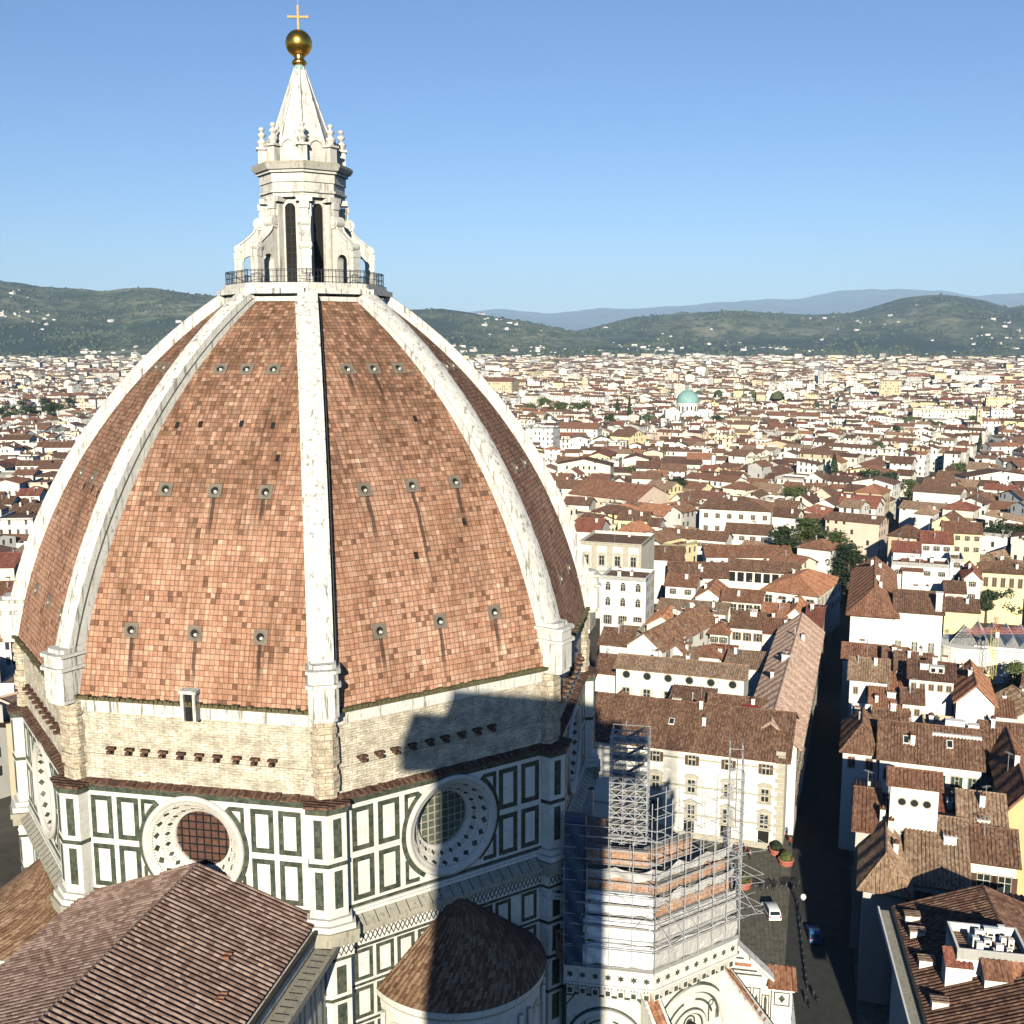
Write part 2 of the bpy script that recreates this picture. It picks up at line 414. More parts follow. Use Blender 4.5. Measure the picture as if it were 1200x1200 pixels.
M['greysheet'] = m_plain('grey_scaffold_sheet', (.46, .44, .41), .7, 0, .3, .9)
M['shadesheet'] = m_plain('shade_blue_sheet', (.06, .085, .125), .5, 0, .3, .8)
M['terra'] = m_masonry('restored_terracotta', (.56, .30, .19), (.68, .42, .29), .6, .3, (.40, .25, .17))
M['plank'] = m_plain('grey_planks', (.30, .27, .23), .85, 0, .4, 2)
M['skyglass'] = m_plain('pale_roof_glass', (.50, .55, .58), .25, 0, .12)
M['cr_red0'] = m_plain('red_roof_paint', (.36, .05, .05), .7, 0, .15)
M['pot'] = m_plain('terracotta_planter', (.48, .16, .11), .7, 0, .15)
M['leaf'] = m_foliage('leaf_mid', (.030, .052, .016), (.10, .125, .038))
M['leafdark'] = m_foliage('leaf_dark', (.014, .030, .014), (.042, .062, .026))
M['leafolive'] = m_foliage('leaf_olive', (.052, .062, .026), (.14, .14, .06))
M['bark'] = m_plain('bark', (.10, .075, .05), .95, 0, .35, 3)
M['copper'] = m_plain('green_copper', (.22, .38, .34), .6, 0, .22, .12)
M['skin'] = m_plain('skin', (.50, .32, .23), .6, 0, .05)
# ------------------------------------------------------------------ ground (structure)
Z0 = Vector((0, 0, 0))
g_ = MB()
xs = [-400, 0, 400, 1200, 3000, 8000, 20000, 46000]; ys = [-26000, -9000, -3000, -800, 0, 800, 3000, 9000, 26000]
g_.grid([[Vector((x, y, 0)) for y in ys] for x in xs], 0)
tag(g_.build('ground', [M['ground']]), kind='structure')

# ------------------------------------------------------------------ cathedral
cath = tag(empty('cathedral', (0, 0, 0)), 'huge cathedral with red tiled octagonal dome, white ribs and marble lantern', 'cathedral')
C8 = math.cos(R(22.5)); RD = 27.6; AP = RD*C8; HW = RD*math.sin(R(22.5))
FACES = [('W', 180), ('SW', 225), ('S', 270), ('SE', 315), ('E', 0), ('NE', 45), ('N', 90), ('NW', 135)]
VIS = (135, 180, 225, 270)
def FA(az, ap=0.0): a = R(az); return F((ap*math.cos(a), ap*math.sin(a), 0), az)
def prof(z):                                            # dome corner radius at height z (pointed fifth)
    return -19.47+math.sqrt(48.43**2-(z-48.69)**2)
ZT0, ZT1 = 58.0, 88.9
# tiled faces
NR = 56
zs = [ZT0+(ZT1-ZT0)*(i/NR)**1.0 for i in range(NR+1)]
arc = [0]
for i in range(NR): arc.append(arc[-1]+math.hypot(prof(zs[i+1])-prof(zs[i]), zs[i+1]-zs[i]))
RIBIN = 0.62                                            # tiles lie this far inside the ribs' outer corner line
def tile_ap(z): return (prof(z)-RIBIN)*C8
def tile_hw(z): return (prof(z)-RIBIN)*math.sin(R(22.5))
for nm, az in FACES:
    fr = FA(az); mb = MB(); rows = []; uvr = []
    NS = 14
    for i, z in enumerate(zs):
        ap, hw = tile_ap(z), tile_hw(z)
        rows.append([fr(-hw+2*hw*j/NS, ap, z) for j in range(NS+1)])
        uvr.append([(-hw+2*hw*j/NS+az, arc[i]) for j in range(NS+1)])
    mb.grid(rows, 0, uvr)
    mb.build('tiled_face', [M['dome']], cath, fix=False)
    # mossy eave line and top border
    if az in VIS:
        hw = tile_hw(ZT0)
        mb = MB(); mb.box(FA(az, tile_ap(ZT0)-.1), -hw, hw, -.2, .42, 57.82, 58.02, 0)
        s = -hw+.3
        while s < hw-.3:
            wd = random.uniform(.25, .5)
            mb.box(FA(az, tile_ap(ZT0)), s, s+wd*.8, .1, .42+random.uniform(0, .12), 57.98, 58.10+random.uniform(0, .14), 0); s += wd
        mb.build('eave_course', [M['moss']], cath)
        zt = 88.45; hw = tile_hw(zt); mb = MB()
        b = FA(az, tile_ap(zt))
        mb.box(b, -hw+.1, hw-.1, -1.2, .25, zt-.1, zt+.30, 0)
        mb.box(b, -hw+.1, hw-.1, -1.2, .55, zt+.55, zt+1.0, 0)
        mb.build('top_border', [M['marble']], cath)
# ribs
def rib_profile(z, k):
    a = R(202.5+45*k); n = Vector((math.cos(a), math.sin(a), 0)); t = Vector((-math.sin(a), math.cos(a), 0))
    return n, t
for k in range(8):
    a = R(202.5+45*k); n = Vector((math.cos(a), math.sin(a), 0)); t = Vector((-math.sin(a), math.cos(a), 0)); rr = random.Random(k)
    mb = MB(); rows = []
    NZ = 70; zz = [60.9+(89.0-60.9)*i/NZ for i in range(NZ+1)]
    for z in zz:
        r = prof(z); q = (z-60.9)/28.0; wd = .84+.02*q
        # outline across the rib: low side step, side, top with a slight crown
        dr = (r+19.47)/48.43; dz = (z-48.69)/48.43     # outward normal of the arc
        N = n*dr+Vector((0, 0, dz))
        base = n*r+Vector((0, 0, z))
        jt = rr.uniform(-.015, .015)
        rows.append([base+t*s+N*h for s, h in ((-wd-.20, -1.2), (-wd-.20, -.26), (-wd, -.26), (-wd, .26+jt), (-wd*.5, .34), (0, .37+jt), (wd*.5, .34), (wd, .26+jt), (wd, -.26), (wd+.20, -.26), (wd+.20, -1.2))])
    mb.grid(rows, 0)
    for i in range(NZ):                                 # dark strip down the low step of one side only
        mb.m[i*10+8] = 1
    # block joints: thin dark gaps across the crown, hard edges come from the mesh
    rib = mb.build('rib', [M['marble'], M['lead']], cath, fix=False)
    if k in (-2 % 8, 7, 0, 1, 2, 6):
        # two-storey foot of the rib
        fr = F((n.x*26.9, n.y*26.9, 0), 202.5+45*k)
        mb = MB()
        def half_oct(w0, d0, z0, z1, m=0, ch=.32):
            pts = [fr(-w0, -1.5, z0), fr(-w0, d0-ch, z0), fr(-w0+ch, d0, z0), fr(w0-ch, d0, z0), fr(w0, d0-ch, z0), fr(w0, -1.5, z0)]
            mb.prism(pts, (0, 0, z1-z0), m)
        half_oct(1.08, 1.62, 60.45, 61.25); half_oct(1.26, 1.82, 61.25, 61.48, 0); half_oct(.98, 1.30, 61.48, 61.8)
        half_oct(1.10, 1.66, 57.9, 60.2); half_oct(1.28, 1.86, 60.2, 60.45)
        half_oct(1.0, 1.55, 57.55, 57.9)
        ped = mb.build('rib_foot', [M['marble']], rib)
# ventilation holes: three rows of three on every seen face
zv = ((63.1, (-5.2, 0, 5.2)), (73.4, (-4.1, 0, 4.1)), (82.6, (-2.4, 0, 2.4)))
def vent_at(az, s, z):
    fr = FA(az); ap = tile_ap(z); e = .05
    dap = (tile_ap(z+e)-tile_ap(z-e))/(2*e); up = (fr.n*dap+Vector((0, 0, 1))).normalized(); N = (fr.n-Vector((0, 0, 1))*dap).normalized()
    N = N if N.dot(fr.n) > 0 else -N
    c = fr(s, ap, z)
    P = lambda u, v, h: c+fr.t*u+up*v+N*h
    return P, N
for az in VIS:
    for z, ss in zv:
        for s in ss:
            P, N = vent_at(az, s+random.uniform(-.12, .12), z)
            mb = MB(); n = 16; sq = .56
            ring = [(math.cos(2*math.pi*i/n), math.sin(2*math.pi*i/n)) for i in range(n)]
            def sqp(x, y): m_ = max(abs(x), abs(y)); return (x/m_*sq, y/m_*sq)
            o0 = [P(*sqp(x, y), -.1) for x, y in ring]; o1 = [P(*sqp(x, y), .07) for x, y in ring]
            i1 = [P(x*.40, y*.40, .07) for x, y in ring]; i2 = [P(x*.40, y*.40, .13) for x, y in ring]; i3 = [P(x*.32, y*.32, .13) for x, y in ring]
            i4 = [P(x*.30, y*.30, .02) for x, y in ring]
            mb.grid([o0, o1, i1], 0, close=True); mb.grid([i1, i2, i3, i4], 0, close=True); mb.poly(i4, 1)
            # small pale raised disc, low and to the right in the opening
            pl = [P(x*.15+.07, y*.15-.10, .03) for x, y in ring]; ph = [P(x*.10+.07, y*.10-.10, .16) for x, y in ring]
            mb.grid([pl, ph], 2, close=True, smooth=True); mb.poly(ph, 2)
            mb.build('vent', [M['vent'], M['void'], M['lantern']], cath)
for az, lst in ((180, ((-2.6, 78.3), (.9, 78.4), (3.6, 78.3), (4.6, 75.9), (-4.6, 78.2))), (225, ((-1.0, 68.2), (2.2, 78.5), (4.0, 70.3))), (135, ((-1.5, 72.5), (1.2, 72.6), (3.4, 72.4)))):
    for s, z in lst:
        P, N = vent_at(az, s, z); mb = MB()
        mb.prism([P(-.17, -.3, 0), P(.17, -.3, 0), P(.17, .3, 0), P(-.17, .3, 0)], N*.03, 0)
        mb.build('scaffold_hole', [M['void']], cath)
# little marble doorway at the foot of the west face
fr = FA(180, tile_ap(57.8)); mb = MB()
mb.box(fr, -.60, -.36, -.6, .5, 56.75, 58.9, 0); mb.box(fr, .36, .60, -.6, .5, 56.75, 58.9, 0); mb.box(fr, -.68, .68, -.6, .56, 58.9, 59.15, 0)
mb.box(fr, -.36, .36, -.6, .25, 56.7, 58.9, 1); mb.box(fr, -.36, .36, .25, .31, 57.3, 57.36, 2); mb.box(fr, -.03, .03, .25, .31, 56.7, 59.0, 2)
mb.build('dome_door', [M['marble'], M['void'], M['iron']], cath)

# bare masonry gallery between drum and tiles
BM = 25.0
for nm, az in FACES:
    fr = FA(az); hw = BM*math.tan(R(22.5)); mb = MB()
    mb.box(fr, -hw, hw, BM-1.5, BM, 51.0, 56.75, 0)
    mb.box(fr, -hw-.05, hw+.05, BM-1.5, BM+.16, 56.75, 57.85, 1)
    mb.box(fr, -hw, hw, BM-1.5, BM+.10, 53.2, 53.34, 0)
    mb.build('bare_gallery', [M['stone'], M['marble']], cath)
    if az in VIS:
        # brick coping that sheds water at the foot
        f2 = FA(az, BM); mb = MB(); s = -10.2
        while s < 10.2:
            wd = random.uniform(.42, .62)
            hz = random.uniform(-.06, .06)
            mb.prism([f2(s, 0, 51.22+hz), f2(s+wd*.93, 0, 51.22+hz), f2(s+wd*.93, .72, 51.0+hz), f2(s, .72, 51.0+hz)], (0, 0, .10), 0); s += wd
        mb.build('brick_coping', [M['r_dark']], cath)
        n0 = -7.0 if az != 225 else -7.5
        for i in range(10 if az != 225 else 9):
            s = n0+i*1.48+random.uniform(-.1, .1); mb = MB()
            mb.box(f2, s-.35, s+.35, -.1, .38, 53.82, 54.0, 0); mb.box(f2, s-.16, s+.16, -.1, .66, 53.56, 53.80, 0)
            mb.build('bracket_stone', [M['r_dark']], cath)  # stones coloured dark so that their shadow is in the colour
# corner buttresses of the gallery and corner piers of the drum
def pier(mb, k, z0, z1, w0, d0, m, ch, base=26.0):
    a = R(202.5+45*k); fr = F((base*math.cos(a), base*math.sin(a), 0), 202.5+45*k)
    pts = [fr(-w0, -1.0, z0), fr(-w0, d0-ch, z0), fr(0, d0, z0), fr(w0, d0-ch, z0), fr(w0, -1.0, z0)]
    mb.prism(pts, (0, 0, z1-z0), m); return fr
def pier_face(k, side, w0, d0, ch, base=26.0):
    """frame on one of the two outer faces of a corner pier"""
    a = R(202.5+45*k); fr = F((base*math.cos(a), base*math.sin(a), 0), 202.5+45*k)
    A, B = (fr(-w0, d0-ch, 0), fr(0, d0, 0)) if side < 0 else (fr(0, d0, 0), fr(w0, d0-ch, 0))
    t = (B-A); ln = t.length; t.normalize(); n = Vector((t.y, -t.x, 0))
    if n.dot(fr.n) < 0: n = -n
    q = F((0, 0, 0), 0); q.o = A; q.t = t; q.n = n
    return q, ln
PW, PD = 1.42, 2.45; PCH = PW*math.tan(R(22.5))
for k in (6, 7, 0, 1, 2):
    a = R(202.5+45*k); mb = MB()
    fr = F((26.0*math.cos(a), 26.0*math.sin(a), 0), 202.5+45*k)
    rr = random.Random(40+k); z = 51.3
    while z < 57.4:                                     # ragged courses left for a facing never built
        h = rr.uniform(.35, .6); e = rr.uniform(-.10, .10); e2 = rr.uniform(-.14, .14)
        pts = [fr(-.95+e, -1, z), fr(-.95+e, 1.15+e2, z), fr(-.6, 1.6+e2, z), fr(.55, 1.6+e2, z), fr(.95+e2, 1.2+e, z), fr(.95+e2, -1, z)]
        mb.prism(pts, (0, 0, min(h, 57.55-z)), 0); z += h
    mb.build('corner_buttress', [M['pier_stone']], cath)
    mb = MB()
    pier(mb, k, 42.2, 50.45, PW, PD, 0, PCH); pier(mb, k, 50.45, 50.95, PW+.16, PD+.16, 1, PCH)
    pier(mb, k, 41.3, 41.75, PW+.5, PD+.5, 0, PCH); pier(mb, k, 41.75, 42.2, PW+.25, PD+.25, 0, PCH)
    pier(mb, k, 46.25, 46.55, PW+.05, PD+.05, 1, PCH)
    # roof bricks on the pier
    pier(mb, k, 50.95, 51.15, PW+.3, PD+.3, 2, PCH)
    for side in (-1, 1):
        q, ln = pier_face(k, side, PW, PD, PCH)
        for z0, z1 in ((42.9, 45.9), (46.95, 50.0)):
            mb.box(q, ln*.30, ln*.72, -.1, .03, z0, z1, 1)
    mb.build('corner_pier', [M['panel'], M['green'], M['r_dark']], cath)
# drum faces with their round windows
OR, OZ = 4.05, 46.55
def rect_frame(mb, fr, s0, s1, z0, z1, wd, m, h=.03):
    mb.box(fr, s0, s1, -.05, h, z0, z0+wd, m); mb.box(fr, s0, s1, -.05, h, z1-wd, z1, m)
    mb.box(fr, s0, s0+wd, -.05, h, z0+wd, z1-wd, m); mb.box(fr, s1-wd, s1, -.05, h, z0+wd, z1-wd, m)
def marble_row(mb, fr, cols, z0, z1, wd=.40):
    for s0, s1 in cols: rect_frame(mb, fr, s0, s1, z0, z1, wd, 1)
for nm, az in FACES:
    fr = FA(az, AP); mb = MB(); sh = {180: -.3, 225: .2}.get(az, 0)
    za, zb = 41.6, 50.95; n = 72
    circ = []; rect = []
    for i in range(n):
        th = 2*math.pi*i/n; c, s_ = math.cos(th), math.sin(th)
        circ.append(fr(sh+OR*c, 0, OZ+OR*s_))
        ks = []
        if c > 1e-6: ks.append((HW-sh)/c)
        if c < -1e-6: ks.append((-HW-sh)/c)
        if s_ > 1e-6: ks.append((zb-OZ)/s_)
        if s_ < -1e-6: ks.append((za-OZ)/s_)
        kk = min(ks); rect.append(fr(sh+kk*c, 0, OZ+kk*s_))
    mb.grid([circ, rect], 0, close=True)
    if az in VIS:
        for q in (-1, 1):
            cols = [(sh*.5+q*8.65, sh*.5+q*6.85), (sh*.5+q*6.45, sh*.5+q*4.62)]
            for c in cols:
                s0, s1 = sorted(c)
                for z0, z1 in ((42.62, 46.12), (46.62, 50.12)): rect_frame(mb, fr, s0, s1, z0, z1, .40, 1)
            # spandrel corners round the window
            for z0, up_ in ((46.62, 1), (46.12, -1)):
                zc = 50.12 if up_ > 0 else 42.62
                mb.box(fr, *sorted((q*4.25+sh, q*3.0+sh)), -.05, .03, min(zc, zc-up_*.35), max(zc, zc-up_*.35), 1)
                mb.box(fr, *sorted((q*4.25+sh, q*3.95+sh)), -.05, .03, *sorted((zc-up_*.35, zc-up_*2.0)), 1)
        ra, rb = OR+.12, OR+.52                         # green band hugging the ring
        A = [fr(sh+ra*math.cos(2*math.pi*i/n), .028, OZ+ra*math.sin(2*math.pi*i/n)) for i in range(n)]
        B = [fr(sh+rb*math.cos(2*math.pi*i/n), .028, OZ+rb*math.sin(2*math.pi*i/n)) for i in range(n)]
        for i in range(n):
            z1_ = OZ+rb*math.sin(2*math.pi*(i+.5)/n)
            if 42.7 < z1_ < 50.1: mb.poly([A[i], A[(i+1) % n], B[(i+1) % n], B[i]], 1)
        mb.box(fr, -HW, HW, -.05, .08, 50.50, 50.95, 1)
        mb.box(fr, -HW, HW, -.05, .05, 42.10, 42.36, 1)
        mb.box(fr, -HW, HW, -.05, .22, 41.6, 41.86, 0); mb.box(fr, -HW, HW, -.05, .12, 41.86, 42.05, 0)
    mb.build('drum_wall', [M['panel'], M['green']], cath, fix=False)
    if az not in VIS: continue
    # splayed ring
    mb = MB(); rows = []
    def ringp(r, d): return [fr(sh+r*math.cos(2*math.pi*i/n), d, OZ+r*math.sin(2*math.pi*i/n)) for i in range(n)]
    prof_r = [(OR+.13, -.02), (OR+.13, .26), (OR-.10, .32), (OR-.28, .22), (OR-.42, .04), (OR-.60, .06), (3.1, -.62), (2.95, -.60), (2.42, -1.35), (2.30, -1.35), (2.28, -1.75)]
    for r, d in prof_r: rows.append(ringp(r, d))
    mb.grid(rows, 0, close=True, smooth=True)
    # inlay: lozenges, dentils and scrolls round the splay
    def on(r, th, e=.02):
        for (r0, d0), (r1, d1) in zip(prof_r, prof_r[1:]):
            if r1 <= r <= r0:
                k_ = (r-r0)/(r1-r0) if abs(r1-r0) > 1e-6 else 0; d = d0+(d1-d0)*k_; break
        return fr(sh+r*math.cos(th), d+e, OZ+r*math.sin(th))
    for i in range(20):
        th = 2*math.pi*(i+.5)/20; q_ = .09
        mb.poly([on(3.40, th), on(3.27, th+q_), on(3.14, th), on(3.27, th-q_)], 1)
        mb.poly([on(2.86, th), on(2.70, th+q_*.8), on(2.54, th), on(2.70, th-q_*.8)], 1)
        th += math.pi/20
        for dd in (-.035, .035): mb.poly([on(2.83, th+dd-.012), on(2.83, th+dd+.012), on(2.55, th+dd+.012), on(2.55, th+dd-.012)], 2)
    for i in range(90):
        th = 2*math.pi*i/90; mb.poly([on(3.46, th, .03), on(3.46, th+.035, .03), on(3.40, th+.035, .03), on(3.40, th, .03)], 2)
        mb.poly([on(3.06, th, .03), on(3.06, th+.035, .03), on(3.0, th+.035, .03), on(3.0, th, .03)], 2)
    ring = mb.build('round_window', [M['relief'], M['green'], M['ledge']], cath, fix=False)
    mb = MB(); mb.poly(ringp(2.32, -1.75), 0)
    mb.build('pane', [M['winglass'] if az == 225 else M['ochre']], ring, fix=False)
    mb = MB()
    for s in [x*.62 for x in range(-3, 4)]:
        hh = math.sqrt(max(0, 2.29**2-s*s)); mb.box(fr, sh+s-.03, sh+s+.03, -1.74, -1.62, OZ-hh, OZ+hh, 0)
        mb.box(fr, sh-hh, sh+hh, -1.73, -1.60, OZ+s-.03, OZ+s+.03, 0)
    mb.build('window_bars', [M['iron'] if az != 225 else M['pietra']], ring)
# ledge, lattice frieze and the lower storey
for nm, az in FACES:
    fr = FA(az, AP); mb = MB(); hw = HW
    e = .9; k_ = math.tan(R(22.5))
    mb.prism([fr(-hw, 0, 41.55), fr(-hw-e*k_, e, 40.85), fr(hw+e*k_, e, 40.85), fr(hw, 0, 41.55)], (0, 0, -.30), 2)
    mb.prism([fr(-hw, 0, 40.5), fr(-hw-.6*k_, .6, 40.5), fr(hw+.6*k_, .6, 40.5), fr(hw, 0, 40.5)], (0, 0, -.35), 2)
    if az in VIS:
        s = -hw-.3
        while s < hw+.2:                                # slab joints on the ledge
            mb.prism([fr(s, .02, 41.56), fr(s, e+.02, 40.87), fr(s+.05, e+.02, 40.87), fr(s+.05, .02, 41.56)], (0, 0, .02), 3); s += .95+random.uniform(-.1, .1)
        mb.box(fr, -hw-.1, hw+.1, 0, .30, 39.05, 40.15, 0); mb.box(fr, -hw, hw, 0, .34, 38.82, 39.05, 1)
        i = 0; s = -hw
        while s < hw:                                   # criss-cross lattice
            for sg in (1, -1):
                a0, a1 = (39.2, 40.0) if sg > 0 else (40.0, 39.2)
                mb.prism([fr(s, .30, a0-.04), fr(s, .30, a0+.09), fr(s+.4, .30, a1+.09), fr(s+.4, .30, a1-.04)], fr.n*.05, 3)
            s += .4
    mb.box(fr, -hw, hw, -1.0, 0, 2 if az in VIS else 0, 41.6, 0)
    if az in VIS:
        for z0, z1 in ((35.9, 38.5), (32.7, 35.3), (29.5, 32.1), (26.3, 28.9)):
            for s0 in (-8.6, -6.75, -4.9, -3.05, -1.2, .65, 2.5, 4.35, 6.2, 7.0):
                if s0 == 6.2: continue
                rect_frame(mb, fr, s0, s0+1.55, z0, z1, .3, 1)
            mb.box(fr, -hw, hw, -.05, .05, z0-.42, z0-.22, 1)
    mb.build('lower_wall', [M['panel'], M['green'], M['ledge'], M['lead']], cath)
for k in (6, 7, 0, 1, 2):
    mb = MB()
    pier(mb, k, 40.85, 41.3, PW+.8, PD+.65, 2, PCH); pier(mb, k, 39.05, 40.15, PW+.35, PD+.2, 0, PCH); pier(mb, k, 40.15, 40.85, PW+.75, PD+.5, 2, PCH)
    pier(mb, k, 38.75, 39.05, PW+.25, PD+.15, 1, PCH)
    pier(mb, k, 4, 38.75, PW+.1, PD, 0, PCH)
    for z in (35.4, 32.2, 29.0): pier(mb, k, z, z+.25, PW+.16, PD+.06, 1, PCH)
    for side in (-1, 1):
        q, ln = pier_face(k, side, PW+.1, PD, PCH)
        for z0, z1 in ((35.95, 38.2), (32.75, 35.1), (29.55, 31.9), (26.3, 28.7)): mb.box(q, ln*.26, ln*.74, -.1, .03, z0, z1, 1)
        q, ln = pier_face(k, side, PW+.35, PD+.2, PCH)
        s = 0
        while s < ln-.2:
            for sg in (1, -1):
                a0, a1 = (39.2, 40.0) if sg > 0 else (40.0, 39.2)
                mb.prism([q(s, 0, a0-.04), q(s, 0, a0+.09), q(s+.4, 0, a1+.09), q(s+.4, 0, a1-.04)], q.n*.05, 3)
            s += .4
    mb.build('lower_pier', [M['panel'], M['green'], M['ledge'], M['lead']], cath)

# corrugated clay-tile slope used for every near roof
def slope(mb, e0, e1, upv, runs, per=.45, h=.10, m=0, th=.16, steps=1, mu=None):
    """e0->e1 eave line, upv slope direction, runs [(u, length)] piecewise top outline"""
    e0, e1, upv = Vector(e0), Vector(e1), Vector(upv).normalized(); t = (e1-e0); W = t.length; t.normalize()
    N = t.cross(upv); N = -N if N.z < 0 else N; N.normalize()
    def L(u):
        for (u0, l0), (u1, l1) in zip(runs, runs[1:]):
            if u0-1e-6 <= u <= u1+1e-6: return l0+(l1-l0)*((u-u0)/(u1-u0) if u1 > u0 else 0)
        return runs[-1][1]
    if h > 0:
        k = max(2, int(W/per)); us = []
        for i in range(k):
            for q, hh in ((0, 0), (.16, .0), (.30, .8), (.5, 1), (.70, .8), (.84, 0)): us.append(((i+q)/k*W, hh*h))
        us.append((W, 0))
    else:
        us = [(u, 0) for u, _ in runs]
    nst = steps if h > 0 else 1
    rows = []
    uvr = []
    for j in range(nst+1):
        rows.append([e0+t*u+upv*(L(u)*j/nst)+N*hh for u, hh in us]); uvr.append([(u, L(u)*j/nst) for u, hh in us])
    mb.grid(rows, m, uvr)
    mu = m if mu is None else mu
    bot = [e0-N*th, e1-N*th]+[e0+t*u+upv*l-N*th for u, l in reversed(runs)]
    mb.poly(bot, mu)
    mb.poly([e0, e1, e1-N*th, e0-N*th], mu)
    top = [e0+t*u+upv*l for u, l in runs]
    mb.poly([e0, top[0], top[0]-N*th, e0-N*th], mu); mb.poly([e1, top[-1], top[-1]-N*th, e1-N*th], mu)

# nave
NX0, NX1, NY, NZe, NZr = -98.0, -25.35, 9.75, 41.75, 45.15
mb = MB()
for sg in (-1, 1):
    upv = Vector((0, -sg*NY, NZr-NZe)); ln = upv.length
    slope(mb, (NX0, sg*NY, NZe), (NX1, sg*NY, NZe), upv, [(0, ln), (NX1-NX0, ln)], .46, .19, 0, .3, 1)
for i in range(150):
    x = NX1-.1-i*.48; mb.tube((x, 0, NZr+.02), (x-.46, 0, NZr+.05), .17, 8, 0, .15)
nav = mb.build('nave_roof', [M['nave']], cath, fix=False)
for sx, sy, sz_ in ((-33.6, -6.2, 0), (-37.4, -7.6, 0)):
    mb = MB(); zz_ = NZe+(NY+sy)*(NZr-NZe)/NY
    f_ = F((sx, sy, zz_), 180); mb.prism([f_(-.28, -.45, .16), f_(.28, -.45, .16), f_(.28, .45, .16), f_(-.28, .45, .16)], (0, 0, .07), 0)
    mb.build('loose_tile', [M['r_orange']], nav)
mb = MB(); fS = F((0, -NY, 0), 270)
mb.box(fS, NX0, NX1, -1.2, .15, 40.3, 41.5, 0)          # white eave cornice
mb.box(fS, NX0, NX1, .12, .40, 41.32, 41.60, 2)         # gutter
mb.box(fS, NX0, NX1+.6, -1, 1.75, 39.7, 40.05, 1)       # walkway ledge
mb.box(fS, NX0, NX1+.6, 1.45, 1.75, 40.05, 40.22, 1)
mb.box(fS, NX0, NX1+.6, -1, 1.35, 39.3, 39.7, 1)
x = NX0
while x < NX1: mb.box(fS, x, x+.07, .35, 1.45, 40.05, 40.075, 3); x += .8
mb.build('nave_cornice', [M['marble'], M['ledge'], M['lead'], M['lead']], cath)
mb = MB(); mb.box(fS, NX0, NX1, -19.5, 0, 0, 40.3, 0)
fs2 = F((0, -NY-.62, 0), 270)
mb.box(fs2, NX0, NX1, -1, 0, 0, 39.3, 0)
x = NX1-1.6; 
while x > -60:
    for z0, z1 in ((33.6, 38.8), (27.4, 32.8)): rect_frame(mb, fs2, x-1.5, x, z0, z1, .26, 1)
    x -= 2.05
mb.box(fs2, NX0, NX1, -.05, .05, 33.0, 33.3, 1)
mb.build('nave_wall', [M['panel'], M['green']], cath)
# aisle roof on the south side
mb = MB(); upv = Vector((0, 9.5, 3.0))
slope(mb, (NX0, -21, 24), (-30, -21, 24), upv, [(0, upv.length), (68, upv.length)], .5, .1, 0, .3)
mb.build('aisle_roof', [M['r_rust']], cath, fix=False)
mb = MB(); mb.box(F((0, -21, 0), 270), NX0, -30, -11, 0, 0, 23.9, 0); mb.build('aisle_wall', [M['panel']], cath)

# the small round exedra on the diagonal faces, with a half cone of tiles
for az, s0 in ((225, .4), (135, -.2)):
    fr = FA(az, 25.75); r0, zb_, zt_ = 7.3, 34.9, 40.6
    mb = MB(); n = 48; rows = []; uvr = []; nrow = 26
    for j in range(nrow):
        q0, q1 = j/nrow, (j+1)/nrow
        for qq, lift in ((q0, .07), (q1, 0)):
            r = r0*(1-qq)+.05; z = zb_+(zt_-zb_)*qq+lift
            rows.append([fr(s0+r*math.sin(-math.pi/2+math.pi*i/n), r*math.cos(-math.pi/2+math.pi*i/n), z) for i in range(n+1)])
            uvr.append([(r0*math.pi*(i/n)*(1-qq*.6), qq*9) for i in range(n+1)])
    mb.grid(rows, 0, uvr)
    mb.build('exedra_roof', [M['cone']], cath, fix=False)
    mb = MB()
    def arcp(r, z, a0=-90, a1=90, nn=48): return [fr(s0+r*math.sin(R(a0+(a1-a0)*i/nn)), r*math.cos(R(a0+(a1-a0)*i/nn)), z) for i in range(nn+1)]
    mb.grid([arcp(6.9, 18), arcp(6.9, 33.6), arcp(7.0, 33.6), arcp(7.0, 34.0), arcp(7.25, 34.35), arcp(7.3, 34.9), arcp(6.8, 34.9)], 0)
    for i in range(62):
        a = -88+i*2.85; p0 = arcp(7.22, 34.3, a, a+1.5, 1); p1 = arcp(7.22, 34.62, a, a+1.5, 1)
        mb.prism([p0[0], p0[1], p1[1], p1[0]], fr.n*.02+Vector((0, 0, 0)), 1)
    for i in range(5):                                  # round-headed niches
        ac = -72+36*i
        P = lambda u, z, dr: fr(s0+(6.9+dr)*math.sin(R(ac)+u/6.9), (6.9+dr)*math.cos(R(ac)+u/6.9), z)
        prof2 = [(-1.25, 28.0), (-1.25, 31.6)]+[(1.25*math.cos(math.pi-math.pi*j/12), 31.6+1.25*math.sin(math.pi*j/12)) for j in range(1, 12)]+[(1.25, 31.6), (1.25, 28.0)]
        o_ = [P(u, z, .06) for u, z in prof2]; i_ = [P(u*.78, 28+(z-28)*.93, .06) for u, z in prof2]; b_ = [P(u*.74, 28+(z-28)*.92, .015) for u, z in prof2]
        mb.grid([o_, i_], 2); mb.grid([i_, b_], 0); mb.poly(b_, 1 if i % 2 == 0 else 3)
        for sg in (-1, 1):
            c_ = P(sg*1.62, 0, .2); mb.frustum((c_.x, c_.y, 0), .22, .20, 24, 33.2, 10, 0)
    mb.build('exedra_wall', [M['panel'], M['green'], M['relief'], M['pietra']], cath, fix=False)
